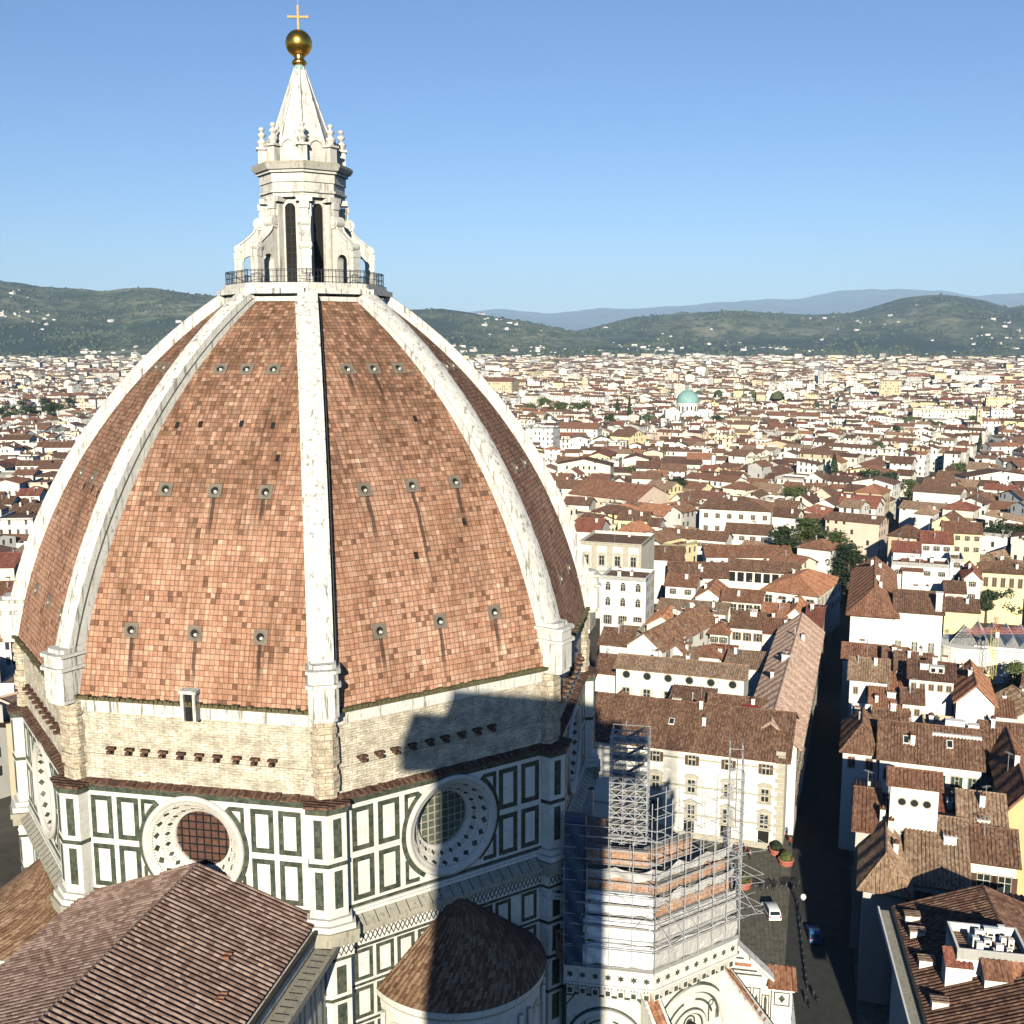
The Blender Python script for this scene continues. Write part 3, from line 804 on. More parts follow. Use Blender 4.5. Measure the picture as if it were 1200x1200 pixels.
# ---- lantern
lan = link('lantern', None, cath)
ZL = 89.2
def octo(mb, r, z0, z1, m=0, r2=None):
    mb.frustum((0, 0, 0), r, r if r2 is None else r2, z0, z1, 8, m, R(22.5))
mb = MB()
octo(mb, 7.4, 88.9, 89.25, 0); octo(mb, 7.65, 89.25, 89.6, 0); octo(mb, 7.5, 89.6, 89.95, 0)
mb.build('platform', [M['lantern']], lan)
RB = 3.8                                               # body corner radius
mb = MB(); octo(mb, RB*.86, 89.9, 98.0, 0)
octo(mb, RB, 97.6, 98.9, 0); octo(mb, RB+.18, 98.0, 98.2, 0); octo(mb, RB+.12, 98.9, 99.75, 0)
mb.build('body', [M['lantern']], lan)
for k in range(8):                                      # corner pilasters with capitals
    a = R(22.5+45*k); fr = F((3.55*math.cos(a), 3.55*math.sin(a), 0), 22.5+45*k)
    mb = MB(); mb.box(fr, -.62, .62, -.7, .30, 89.9, 97.0, 0); mb.box(fr, -.34, .34, .30, .48, 93.6, 96.9, 0); mb.box(fr, -.72, .72, -.7, .42, 97.2, 97.65, 0); mb.box(fr, -.42, .42, .3, .58, 96.6, 97.2, 0)
    mb.build('pilaster', [M['lantern']], lan)
for k in range(8):                                      # the tall windows
    az = 45*k; fr = FA(az, RB*.86*C8); mb = MB()
    hw_, zb_, zs_ = .50, 90.0, 96.6
    arcpts = [(hw_*1.0*math.cos(math.pi*j/10), zs_+hw_*math.sin(math.pi*j/10)) for j in range(11)]
    pts = [(-hw_, zb_), (hw_, zb_)]+arcpts
    mb.prism([fr(s, -.2, z) for s, z in pts], fr.n*.22, 1)
    for z in [zb_+.55*i for i in range(12)]: mb.box(fr, -hw_, hw_, .02, .05, z, z+.05, 2)
    mb.box(fr, -.03, .03, .02, .05, zb_, zs_+.45, 2)
    mb.box(fr, -hw_-.24, -hw_, -.1, .20, zb_, zs_, 0); mb.box(fr, hw_, hw_+.24, -.1, .20, zb_, zs_, 0)
    ro, ri = hw_+.24, hw_
    for j in range(12):
        a0, a1 = math.pi*j/12, math.pi*(j+1)/12
        mb.prism([fr(ri*math.cos(a0), -.1, zs_+ri*math.sin(a0)), fr(ro*math.cos(a0), -.1, zs_+ro*math.sin(a0)), fr(ro*math.cos(a1), -.1, zs_+ro*math.sin(a1)), fr(ri*math.cos(a1), -.1, zs_+ri*math.sin(a1))], fr.n*.3, 0)
    mb.build('lantern_window', [M['lantern'], M['void'], M['iron']], lan)
for k in range(8):                                      # buttresses with a pierced arch and a scroll on top
    a = 22.5+45*k; fr = F((0, 0, 0), a); mb = MB(); wd = .42
    # side outline in (d, z), then pierced by an arch
    outl = [(3.6, 95.6), (4.3, 95.3), (4.55, 94.7), (5.0, 94.25), (5.7, 93.7), (6.15, 93.35), (6.25, 92.9)]
    x0, x1, zo, zsp = 4.35, 5.55, 89.9, 92.0; rc = (x1-x0)/2; xc = (x0+x1)/2
    arcq = [(xc+rc*math.cos(math.pi*j/10), zsp+rc*math.sin(math.pi*j/10)) for j in range(11)]
    inner = [(3.6, 89.9), (x0, 89.9)]
    # left leg, right leg, head
    def pr_(pts): mb.prism([fr(-wd, d, z) for d, z in pts], fr.t*2*wd, 0)
    pr_([(3.4, 89.9), (x0, 89.9), (x0, zsp), (3.4, zsp)]); pr_([(x1, 89.9), (6.25, 89.9), (6.25, zsp), (x1, zsp)])
    tops = [(6.25, 92.9)]
    def ztop(d):
        o = outl
        for (d0, z0), (d1, z1) in zip(o, o[1:]):
            if d0 <= d <= d1: return z0+(z1-z0)*(d-d0)/(d1-d0)
        return o[-1][1]
    pr_([(3.4, zsp), (x0, zsp), (x0, ztop(x0)), (3.6, 95.6), (3.4, 95.6)])
    pr_([(x1, zsp), (6.25, zsp), (6.25, 92.9), (6.15, 93.35), (5.7, 93.7), (x1, ztop(x1))])
    for (d0, z0), (d1, z1) in zip(arcq, arcq[1:]): pr_([(d1, z1), (d0, z0), (d0, ztop(d0)), (d1, ztop(d1))])
    # outer half column with cap, shell and scroll
    c = fr(6.3, 0, 0) if False else fr(0, 6.3, 0)
    mb.box(fr, -.55, .55, 5.75, 6.45, 89.9, 90.5, 0); mb.box(fr, -.50, .50, 5.85, 6.40, 92.3, 92.85, 0); mb.box(fr, -.46, .46, 5.95, 6.36, 90.5, 92.3, 0)
    for d, z, r in ((4.05, 95.45, .55), (6.0, 93.2, .36)):
        mb.tube(fr(-wd-.10, d, z), fr(wd+.10, d, z), r, 14, 0)
        mb.tube(fr(-wd-.16, d, z), fr(wd+.16, d, z), r*.55, 12, 0)
    # mouldings along the top edge
    for (d0, z0), (d1, z1) in zip(outl, outl[1:]): mb.tube(fr(-wd, d0, z0), fr(-wd, d1, z1), .10, 6, 0); mb.tube(fr(wd, d0, z0), fr(wd, d1, z1), .10, 6, 0)
    mb.build('buttress', [M['lantern'], M['void']], lan)
mb = MB(); octo(mb, RB+.35, 99.7, 99.95, 0); octo(mb, RB+.55, 99.95, 100.3, 0, RB+.8); octo(mb, RB+.8, 100.3, 100.5, 1); octo(mb, RB+.65, 100.5, 100.62, 1)
mb.build('cornice', [M['lantern'], M['ledge']], lan)
mb = MB()
for k in range(8):                                      # ring of shell niches and finials above the cornice
    az = 45*k; fr = FA(az, 3.05)
    mb.box(fr, -.95, .95, -.8, .05, 100.6, 102.1, 0)
    for j in range(10):
        a0, a1 = math.pi*j/10, math.pi*(j+1)/10
        mb.prism([fr(0, -.8, 102.1), fr(.95*math.cos(a0), -.8, 102.1+.85*math.sin(a0)), fr(.95*math.cos(a1), -.8, 102.1+.85*math.sin(a1))], fr.n*.85, 0)
        mb.prism([fr(.58*math.cos(a0), .05, 102.0+.55*math.sin(a0)), fr(.78*math.cos(a0), .05, 102.0+.72*math.sin(a0)), fr(.78*math.cos(a1), .05, 102.0+.72*math.sin(a1)), fr(.58*math.cos(a1), .05, 102.0+.55*math.sin(a1))], fr.n*.12, 0)
    mb.prism([fr(-.45, .02, 100.9)]+[fr(.45*math.cos(math.pi*j/8), .02, 101.9+.42*math.sin(math.pi*j/8)) for j in range(9)]+[fr(-.45, .02, 102.3)][:0]+[fr(-.45, .02, 100.9)][:0] if False else [fr(-.45, .02, 100.9), fr(.45, .02, 100.9)]+[fr(.45*math.cos(math.pi*j/8), .02, 101.9+.42*math.sin(math.pi*j/8)) for j in range(9)], fr.n*.05, 1)
mb.build('niche_ring', [M['lantern'], M['relief']], lan)
for k in range(8):
    a = R(22.5+45*k); c = Vector((3.55*math.cos(a), 3.55*math.sin(a), 0)); mb = MB()
    fr = F((c.x, c.y, 0), 22.5+45*k)
    mb.box(fr, -.40, .40, -.6, .36, 100.6, 102.0, 0); mb.box(fr, -.55, .55, -.65, .52, 102.0, 102.2, 0)
    mb.lathe(c, [(.40, 102.2), (.26, 102.35), (.44, 102.6), (.46, 102.75), (.22, 102.95), (.18, 103.1), (.36, 103.25), (.36, 103.4), (.14, 103.55), (.12, 103.62), (.25, 103.75), (.26, 103.88), (.14, 104.02), (0.01, 104.06)], 10, 0)
    mb.build('finial', [M['lantern']], lan)
mb = MB(); mb.frustum((0, 0, 0), 3.05, .42, 101.6, 109.35, 8, 0, R(22.5), smooth=False)
for k in range(8):
    a = R(22.5+45*k); mb.tube((3.07*math.cos(a), 3.07*math.sin(a), 101.6), (.44*math.cos(a), .44*math.sin(a), 109.35), .16, 6, 0, .06)
mb.frustum((0, 0, 0), .50, .46, 108.9, 109.5, 12, 1)
mb.build('spire', [M['marble'], M['copper']], lan)
mb = MB(); mb.lathe((0, 0, 0), [(.30, 109.4), (.62, 109.55), (.70, 109.75), (.55, 109.95), (.40, 110.1), (.55, 110.3), (.42, 110.45)], 24, 0)
n = 20; prof3 = [(1.20*math.sin(math.pi*i/n), 111.38-1.20*math.cos(math.pi*i/n)) for i in range(1, n)]+[(0.01, 112.58)]
mb.lathe((0, 0, 0), prof3, 32, 0)
mb.build('gilded_ball', [M['gold']], lan)
mb = MB(); fr = F((0, 0, 0), 202.5-8)
mb.box(fr, -.09, .09, -.08, .08, 112.5, 114.5, 0); mb.box(fr, -.84, -.09, -.08, .08, 113.57, 113.75, 0); mb.box(fr, .09, .84, -.08, .08, 113.57, 113.75, 0)
for s, z in ((-.87, 113.66), (.87, 113.66), (0, 114.54)): mb.box(fr, s-.06, s+.06, -.09, .09, z-.13, z+.13, 0) if s else mb.box(fr, -.13, .13, -.09, .09, z-.06, z+.06, 0)
mb.build('cross', [M['goldleaf']], lan)
mb = MB(); mb.tube((0, 0, 114.6), (0, 0, 116.3), .03, 5, 0); mb.build('lightning_rod', [M['steel']], lan)
mb = MB()                                               # visitors' railing
rr_ = 7.2
cn = [Vector((rr_*math.cos(R(22.5+45*k)), rr_*math.sin(R(22.5+45*k)), 0)) for k in range(8)]
for k in range(8):
    A, B = cn[k], cn[(k+1) % 8]
    for z in (90.05, 90.5, 91.0, 91.12): mb.tube(A+Vector((0, 0, z)), B+Vector((0, 0, z)), .03, 4, 0)
    for j in range(16):
        p = A.lerp(B, j/16); mb.tube(p+Vector((0, 0, 89.9)), p+Vector((0, 0, 91.1)), .022 if j % 4 else .05, 4, 0)
mb.build('railing', [M['iron']], lan)
# ------------------------------------------------------------------ south tribune (part of the cathedral)
TC = (-0.5, -29.25); TAP = 11.4
def TF(az, ap=0.0): a = R(az); return F((TC[0]+ap*math.cos(a), TC[1]+ap*math.sin(a), 0), az)
def ohw(ap): return ap*math.tan(R(22.5))
TV = (180, 225, 270, 315, 0)
for az in TV:
    mb = MB(); ap = TAP-.15; fr = TF(az, ap); hw = ohw(ap)
    sA, sB = (-2.7 if az == 180 else -hw), hw; cx_ = (sA+sB)/2; kx = (sB-sA)/(2*hw)
    mb.box(fr, sA, sB, -2, 0, 3, 30.5, 0)
    # balcony with pierced stars on corbels
    fb = TF(az, ap+.70); hb = ohw(ap+.70)
    n = 9 if az != 180 else 7
    for i in range(n):
        s = (-2.7 if az == 180 else -hb)+(i+.5)*(hb-(-2.7 if az == 180 else -hb))/n
        star = []
        for j in range(12):
            rr_ = .34 if j % 2 == 0 else .17; star.append(fb(s+rr_*math.cos(R(30*j+90)), .012, 31.3+rr_*math.sin(R(30*j+90))))
        mb.prism(star, fb.n*.015, 1)
        mb.box(fb, s+hb/n-.03, s+hb/n+.03, -.02, .03, 30.6, 31.95, 2)
    i = -2.7 if az == 180 else -hb
    while i < hb-.15: mb.box(fb, i, i+.14, -.5, -.02, 30.2, 30.45, 0); i += .28
    for i in range(n):
        s = (-2.7 if az == 180 else -hb)+(i+.5)*(hb-(-2.7 if az == 180 else -hb))/n; mb.box(fb, s-.30, s+.30, -.7, -.12, 29.35, 30.1, 0); mb.box(fb, s-.2, s+.2, -.14, -.09, 29.5, 29.95, 1)
    # big blind arch with inlaid patterns
    zc, ro = 24.6, 4.35
    def ann(r0, r1, m, h, a0=0, a1=180, zcc=zc, sc=0.0, nn=40):
        for j in range(nn):
            x0, x1 = R(a0+(a1-a0)*j/nn), R(a0+(a1-a0)*(j+1)/nn)
            mb.prism([fr(cx_+kx*(sc+r0*math.cos(x0)), 0, zcc+kx*r0*math.sin(x0)), fr(cx_+kx*(sc+r1*math.cos(x0)), 0, zcc+kx*r1*math.sin(x0)), fr(cx_+kx*(sc+r1*math.cos(x1)), 0, zcc+kx*r1*math.sin(x1)), fr(cx_+kx*(sc+r0*math.cos(x1)), 0, zcc+kx*r0*math.sin(x1))], fr.n*h, m)
    ann(4.25, 4.45, 1, .06); ann(3.65, 4.25, 0, .30); ann(3.45, 3.65, 1, .07); ann(2.75, 2.95, 1, .05, 18, 76); ann(2.75, 2.95, 1, .05, 104, 162); ann(1.5, 1.66, 1, .06); ann(1.66, 1.95, 0, .2); ann(1.95, 2.1, 1, .06)
    ann(.55, .7, 1, .06, 0, 360, zc+.75); ann(.25, .36, 1, .06, 0, 360, zc+.75)
    for q in (-1, 1):
        ann(.22, .30, 1, .06, 0, 360, zc+1.75, q*2.6, 16)
        mb.box(fr, cx_+kx*q*2.35-.06, cx_+kx*q*2.35+.06, -.05, .05, zc, zc+1.9, 1); mb.box(fr, cx_+kx*q*3.3-.06, cx_+kx*q*3.3+.06, -.05, .05, zc, zc+.9, 1)
        mb.box(fr, cx_+kx*q*hw*.985-.12, cx_+kx*q*hw*.985+.12, -.05, .06, 12, 30, 1); 
        mb.poly([fr(cx_+kx*q*4.9, .03, 29.0), fr(cx_+kx*q*4.9, .03, 27.4), fr(cx_+kx*q*3.4, .03, 29.0)], 1); mb.poly([fr(cx_+kx*q*4.75, .05, 28.85), fr(cx_+kx*q*4.75, .05, 27.75), fr(cx_+kx*q*3.75, .05, 28.85)], 0)
        rect_frame(mb, fr, *sorted((cx_+kx*q*4.6, cx_+kx*q*2.8)), 17.5, 23.2, .25, 1); rect_frame(mb, fr, *sorted((cx_+kx*q*2.6, cx_+kx*q*1.7)), 17.5, 24.0, .2, 1)
    mb.prism([fr(cx_+(-1.1), .04, 15), fr(cx_+(1.1), .04, 15), fr(cx_+(1.1), .04, 24.0), fr(cx_+(.8), .04, 25.0), fr(cx_+(0), .04, 25.6), fr(cx_+(-.8), .04, 25.0), fr(cx_+(-1.1), .04, 24.0)], fr.n*.03, 3)
    mb.prism([fr(cx_+(-.14), .1, 15), fr(cx_+(.14), .1, 15), fr(cx_+(.14), .1, 24.6), fr(cx_+(-.14), .1, 24.6)], fr.n*.06, 0)
    mb.box(fr, sA, hw, -.05, .07, 29.0, 29.2, 1)
    for z in (16.6, 14.2): mb.box(fr, sA, hw, -.05, .08, z, z+.22, 1)
    mb.build('tribune_wall', [M['panel'], M['green'], M['relief'], M['void']], cath)
mb = MB()
for e_, z0, z1 in ((.67, 30.45, 30.6), (.55, 30.6, 31.95), (.65, 31.95, 32.12)):
    P8 = [Vector((TC[0]+(TAP+e_)/C8*math.cos(R(22.5+45*k)), TC[1]+(TAP+e_)/C8*math.sin(R(22.5+45*k)), z0)) for k in range(8)]
    yc = TC[1]+2.7; cl = []
    for k in range(8):                                  # the ring stops against the drum
        A_, B_ = P8[k], P8[(k+1) % 8]
        if A_.y <= yc: cl.append(A_)
        if (A_.y-yc)*(B_.y-yc) < 0: cl.append(A_.lerp(B_, (yc-A_.y)/(B_.y-A_.y)))
    mb.prism(cl, (0, 0, z1-z0), 0)
mb.build('balcony', [M['panel']], cath)
# spur buttresses with sloping copings
def spur(A, B, wd, copm, tiles, arcs, endp):
    A, B = Vector(A), Vector(B); h = Vector((B.x-A.x, B.y-A.y, 0)); L = h.length; d = h.normalized(); n = Vector((d.y, -d.x, 0))
    if n.x > 0: n = -n                                  # the flank turned to the evening sun
    mb = MB(); hw = n*wd
    C0, C1 = A-d*1.2+Vector((0, 0, 1.2*(A.z-B.z)/L)), B
    g0, g1 = Vector((C0.x, C0.y, 4)), Vector((C1.x, C1.y, 4))
    mb.prism([g0-hw, g1-hw, C1-hw, C0-hw], hw*2, 0)
    up_ = Vector((0, 0, .34)); w2 = n*(wd+.18)
    mb.prism([C0-w2, C1+d*.25-w2, C1+d*.25-w2+up_, C0-w2+up_], w2*2, 1)
    if tiles:
        k = 24
        for q in range(k):
            p0, p1 = C1.lerp(C0, q/k), C1.lerp(C0, (q+.97)/k); e = Vector((0, 0, .36)); t3 = n*wd*.8
            mb.prism([p0-t3+e+Vector((0, 0, .06)), p0+t3+e+Vector((0, 0, .06)), p1+t3+e, p1-t3+e], (0, 0, .09), 2)
    fl = F((0, 0, 0), math.degrees(math.atan2(n.y, n.x))); fl.o = Vector((A.x, A.y, 0))+hw
    sg = 1 if fl.t.dot(d) > 0 else -1
    if arcs:
        for z in (22.6, 23.0, 27.35, 27.75, 28.9): 
            se = min(L, L*max(.05, (A.z-z-.4)/(A.z-B.z))) if z > B.z-.4 else L
            mb.box(fl, *sorted((sg*-.6, sg*se)), -.05, .05, z, z+.16, 3)
        for i in range(5):
            s0 = .15+i*.82
            rect_frame(mb, fl, *sorted((sg*s0, sg*(s0+.70))), 23.4, 26.2 if s0 < 3 else 25.6, .09, 3)
            c_ = sg*(s0+.35); mb.prism([fl(c_-.13, .03, 23.8), fl(c_+.13, .03, 23.8), fl(c_+.13, .03, 25.2), fl(c_, .03, 25.6), fl(c_-.13, .03, 25.2)], fl.n*.03, 3)
        mb.box(fl, *sorted((sg*.3, sg*1.3)), -.05, .05, 29.4, 29.65, 3); mb.box(fl, *sorted((sg*.3, sg*2.4)), -.05, .05, 28.2, 28.5, 2)
    else:
        z = A.z-1.2
        while z > 12: mb.box(fl, *sorted((0, sg*L)), -.05, .05, z-4.5, z-4.25, 3); z -= 1.7
    if endp:
        fe = F(Vector((B.x, B.y, 0))+d*.9, math.degrees(math.atan2(d.y, d.x)))
        mb.box(fe, -.95, .95, -.9, .9, 4, B.z-.35, 0); mb.box(fe, -1.15, 1.15, -1.1, 1.1, B.z-.35, B.z-.05, 0); mb.box(fe, -1.2, 1.2, -1.1, 1.3, 19.5, 22.3, 0)
        f4 = F(fe.o+n*.95, math.degrees(math.atan2(n.y, n.x))); rect_frame(mb, f4, -.7, .7, B.z-1.9, B.z-.55, .10, 3)
        mb.prism([f4(0, 0, B.z-1.6), f4(.3, 0, B.z-1.2), f4(0, 0, B.z-.8), f4(-.3, 0, B.z-1.2)], f4.n*.03, 3)
        slope(mb, f4(-1.3, .45, B.z-.02), f4(1.3, .45, B.z-.02), -n*2.6+Vector((0, 0, .75)), [(0, 2.7), (2.6, 2.7)], .5, .14, 2, .1)
    mb.build('spur_buttress', [M['panel'], M['marble'], M['r_orange'], M['green']], cath)
spur((-2.9, -40.2, 30.9), (-2.9, -44.5, 26.9), .42, 1, False, True, True)
spur((-5.6, -40.0, 29.3), (-8.2, -47.4, 20.9), .40, 1, True, False, False)
r0_ = (TAP-.15)/C8; az0 = 216.5; a_ = R(202.5); c0_ = Vector((TC[0]+r0_*math.cos(a_), TC[1]+r0_*math.sin(a_), 0)); d0_ = Vector((math.cos(R(az0)), math.sin(R(az0)), 0))
p1_ = c0_+d0_*10.5
spur((c0_.x, c0_.y, 29.4), (p1_.x, p1_.y, 20.0), .62, 1, True, False, False)
# chapel roofs between the spurs
for az in (180, 225, 270):
    mb = MB(); ap = TAP+1.0; fr = TF(az, ap); hw = ohw(ap)
    if az == 180: continue
    mb.box(fr, -hw*1.1, hw*1.1, 0, 6.2, 2, 13.0, 0); mb.box(fr, -hw*1.2, hw*1.2, 0, 6.6, 13.0, 13.5, 0)
    mb.prism([fr(-hw, 0, 15.0), fr(hw, 0, 15.0), fr(hw*1.2, 6.4, 13.5), fr(-hw*1.2, 6.4, 13.5)], (0, 0, .1), 1)
    mb.build('chapel', [M['panel'], M['moss']], cath)
# mossy terrace at the foot of the southern spur
mb = MB(); fr = F((-2.6, -44.6, 0), 180)
mb.box(fr, -2.0, 2.4, -6.5, -.6, 0, 20.6, 0); mb.box(fr, -1.9, 2.1, -6.5, -.9, 20.6, 20.66, 1); mb.box(fr, 2.1, 2.4, -6.5, -.6, 20.6, 21.25, 2); mb.box(fr, -1.9, 2.1, -.9, -.6, 20.6, 20.9, 2)
mb.build('chapel_terrace', [M['panel'], M['moss'], M['marble']], cath)
# tribune cupola under restoration: stepped terracotta tiers
mb = MB()
tiers = [(11.0, 32.0, 34.6), (9.4, 34.6, 35.9), (7.2, 35.9, 36.8)]
for ap, z0, z1 in tiers:
    r = ap/C8; mb.frustum((TC[0], TC[1], 0), r, r*.965, z0, z1-.2, 8, 0, R(22.5)); mb.frustum((TC[0], TC[1], 0), r*1.01, r*.99, z1-.2, z1, 8, 0, R(22.5))
    for az in (180, 225, 270):
        fr = TF(az, ap); hw = ohw(ap)
        n = max(3, int(hw/.55))
        for i in range(n+1): s = -hw+2*hw*i/n; mb.box(fr, s-.10, s+.10, -.3, .05, z0, z1-.4, 0)
mb.frustum((TC[0], TC[1], 0), 7.2, .8, 36.8, 37.5, 8, 0, R(22.5))
mb.build('tribune_cupola', [M['terra'], M['plank']], cath)
for az, bands in ((180, ((36.7, 38.1, 11.0), (38.7, 40.2, 10.6), (40.8, 42.0, 10.2))), (225, ((36.6, 38.0, 11.1), (38.5, 40.1, 10.8), (40.7, 42.1, 10.0))), (270, ((36.6, 38.0, 11.0),))):
    for z0, z1, ap in bands:                            # terracotta rings under repair, one above the other
        fr = TF(az, ap); hw = ohw(ap); s0 = -2.4 if az == 180 else -hw; s1 = hw if z1 < 41 else hw*(.25 if az == 225 else 1); mb = MB(); mb.box(fr, s0, s1-.02, -.45, 0, z0, z1, 0)
        i = s0+.3
        while i < s1-.3: mb.box(fr, i-.09, i+.09, -.1, .07, z0, z1, 0); i += .82
        mb.box(fr, s0, s1-.02, -.5, .12, z1, z1+.16, 1); mb.box(fr, s0, s1-.02, -.5, .10, z0-.12, z0, 1)
        mb.build('terracotta_ring', [M['terra'], M['plank']], cath)

# ------------------------------------------------------------------ scaffolding (a thing of its own)
scf = tag(empty('scaffolding', (TC[0], TC[1], 32)), 'tall lattice of steel scaffolding wrapped in white sheets beside the dome', 'scaffolding')
def sput(o):
    o.parent = scf; o.location = (-TC[0], -TC[1], -32); return o
rs = random.Random(5)
# white sheeting on the lowest lifts
for az in (180, 225, 270):
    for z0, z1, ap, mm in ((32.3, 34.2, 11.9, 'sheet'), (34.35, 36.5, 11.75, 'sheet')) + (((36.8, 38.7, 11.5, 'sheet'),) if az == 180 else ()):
        fr = TF(az, ap); hw = ohw(ap); sl_ = -2.7 if az == 180 else -hw; mb = MB(); n = 22; nz = 7
        rows = []
        for i in range(nz+1):
            z = z0+(z1-z0)*i/nz
            rows.append([fr(sl_+(hw-sl_)*j/n, .10*math.sin(j*1.3+i*.9+z0)*rs.uniform(.4, 1)-(.12 if i in (0, nz) else 0), z+(.07*math.sin(j*.8+z0) if i in (0, nz) else 0)) for j in range(n+1)])
        mb.grid(rows, 0); mb.box(fr, sl_, hw, -.5, -.32, z0, z1, 0)
        for z in (z0+.1, z1-.05): mb.tube(fr(sl_, .18, z), fr(hw, .18, z), .03, 5, 1)
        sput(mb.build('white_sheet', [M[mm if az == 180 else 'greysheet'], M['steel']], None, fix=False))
# sheet in the corner against the drum, tower shade painted in as dark blue
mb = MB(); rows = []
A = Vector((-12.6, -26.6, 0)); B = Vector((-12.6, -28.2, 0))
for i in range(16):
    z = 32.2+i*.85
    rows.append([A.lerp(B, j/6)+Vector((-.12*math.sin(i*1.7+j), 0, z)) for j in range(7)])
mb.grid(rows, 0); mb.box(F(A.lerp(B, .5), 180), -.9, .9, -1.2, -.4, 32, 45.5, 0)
sput(mb.build('shade_blue_sheet', [M['shadesheet']], None, fix=False))
# drooping nets on the upper tiers
for az in (180, 225):
    for z0, z1, ap in ((40.1, 41.1, 11.2), (37.9, 38.8, 11.4)):
        fr = TF(az, ap); hw = ohw(ap); mb = MB(); n = 24; rows = []
        for i in range(5):
            rows.append([fr(-hw+2*hw*j/n, .12*math.sin(j+i), z0+(z1-z0)*i/4-(.45*abs(math.sin(j*math.pi/8)) if i == 4 else .25*abs(math.sin(j*math.pi/8)))) for j in range(n+1)])
        mb.grid(rows, 0); mb.poly([rows[0][0], rows[0][-1], rows[0][-1]-fr.n*.2, rows[0][0]-fr.n*.2], 0)
        sput(mb.build('debris_net', [M['greysheet']], None, fix=False))
# rings of uprights, ledgers, braces and plank decks on the outer faces
def pole(a, b, r=.038):
    mb = MB(); mb.tube(a, b, r, 5, 0); sput(mb.build('upright_pole', [M['steel']]))
npole = 0
for az, nb in ((180, 5), (225, 7), (270, 5)):
    for ap, zb_, zt_ in ((12.1, 32, 47.8 if az != 180 else 45.0), (10.9, 37.5, 47.8 if az != 180 else 45.0)):
        fr = TF(az, ap); hw = ohw(ap); sl_ = -2.7 if az == 180 else -hw
        tops = []
        for i in range(nb):
            s = sl_+(hw-sl_)*i/(nb-1)
            if az == 270 and i == 0: continue
            zt2 = zt_+(rs.uniform(-1.2, .6) if az != 180 else rs.uniform(-5, 0))
            pole(fr(s, 0, zb_), fr(s, 0, zt2)); npole += 1
        z = zb_+2
        while z < zt_:
            mb = MB()
            for dz in (0, .95) if ap > 11 else (0,): mb.tube(fr(sl_-.3, 0, z+dz), fr(hw+.5, 0, z+dz), .030, 5, 0)
            if ap > 11:
                for i in range(nb):
                    s = sl_+(hw-sl_)*i/(nb-1); mb.tube(fr(s, 0, z), fr(s, -1.2, z), .04, 4, 0)
                for i in range(nb-1):
                    s0, s1 = sl_+(hw-sl_)*i/(nb-1), sl_+(hw-sl_)*(i+1)/(nb-1)
                    if rs.random() < .05: mb.tube(fr(s0, .05, z), fr(s1, .05, z+1.9), .026, 4, 0)
            sput(mb.build('ledger', [M['steel']]))
            if ap > 11 and rs.random() < .45 and az != 270 and z < 41:
                mb = MB(); q0, q1 = sorted((rs.uniform(-hw, hw*.2), rs.uniform(0, hw)))
                mb.box(fr, (sl_ if rs.random() < .6 else max(q0, sl_))+.5, (hw if rs.random() < .6 else q1)-.5, -1.15, -.1, z-.06, z-.02, 0)
                mb.box(fr, sl_+.5, hw-.5, -.06, -.02, z, z+.16, 0)
                sput(mb.build('deck', [M['plank']]))
            z += 2.0
# slanting raker tubes fanning out from the lowest deck
fr = TF(225, 11.9); hw = ohw(11.9); mb = MB()
for i in range(7):
    s = -hw+2*hw*i/6; mb = MB(); mb.tube(fr(s-.6, -.6, 38.6), fr(s+.5, 1.7, 35.2), .02, 5, 0); sput(mb.build('raker', [M['steel']]))
mb = MB(); mb.tube(fr(-hw, 1.7, 35.2), fr(hw+1.5, 1.7, 35.2), .022, 5, 0); sput(mb.build('raker_rail', [M['steel']]))
mb = MB(); mb.tube(fr(-hw, .9, 36.6), fr(hw+1.2, .9, 36.6), .022, 5, 0); sput(mb.build('raker_rail', [M['steel']]))
f3 = TF(270, 11.9); 
for z in (35.4, 38.4, 41.4, 44.0):
    for s in (-4.2, -2.8): mb = MB(); mb.tube(f3(s, 0, z), f3(s+.3, 2.3, z-1.2), .024, 5, 0); mb.tube(f3(s, 0, z-1.6), f3(s+.3, 2.3, z-1.2), .02, 5, 0); sput(mb.build('raker', [M['steel']]))
# stair tower standing higher than the rest, close to the drum
A0 = Vector((-8.6, -30.2, 0)); fx = F(A0, 180)
XS = (-.1, 1.0, 2.1, 3.1); YS = (0, -1.5, -3.0)
for d in YS:
    for s in XS: pole(fx(s-.2, d, 34), fx(s-.2, d, 51.3+rs.uniform(-.3, .5)), .042)
z = 36.0
while z < 51.5:
    mb = MB()
    for dz in (0, .5, 1.0):
        for d in YS: mb.tube(fx(-.4, d, z+dz), fx(3.0, d, z+dz), .04, 4, 0)
        for s in (XS[0], XS[-1]): mb.tube(fx(s-.2, 0, z+dz), fx(s-.2, -3.0, z+dz), .04, 4, 0)
    for i in range(3):
        a, b_ = XS[i]-.2, XS[i+1]-.2
        mb.tube(fx(a, .04, z), fx(b_, .04, z+1.0), .034, 4, 0); mb.tube(fx(b_, .04, z), fx(a, .04, z+1.0), .034, 4, 0)
        mb.tube(fx(a, .04, z+1.0), fx(b_, .04, z+1.55), .034, 4, 0)
    sput(mb.build('ledger', [M['steel']])); 
    mb = MB(); mb.box(fx, -.3, 2.9, -2.9, -1.4, z-.06, z-.02, 0); mb.prism([fx(0, -1.2, z), fx(2.6, -1.2, z+1.6), fx(2.6, -.5, z+1.6), fx(0, -.5, z)], (0, 0, .06), 0)
    sput(mb.build('deck', [M['plank']])); z += 1.6

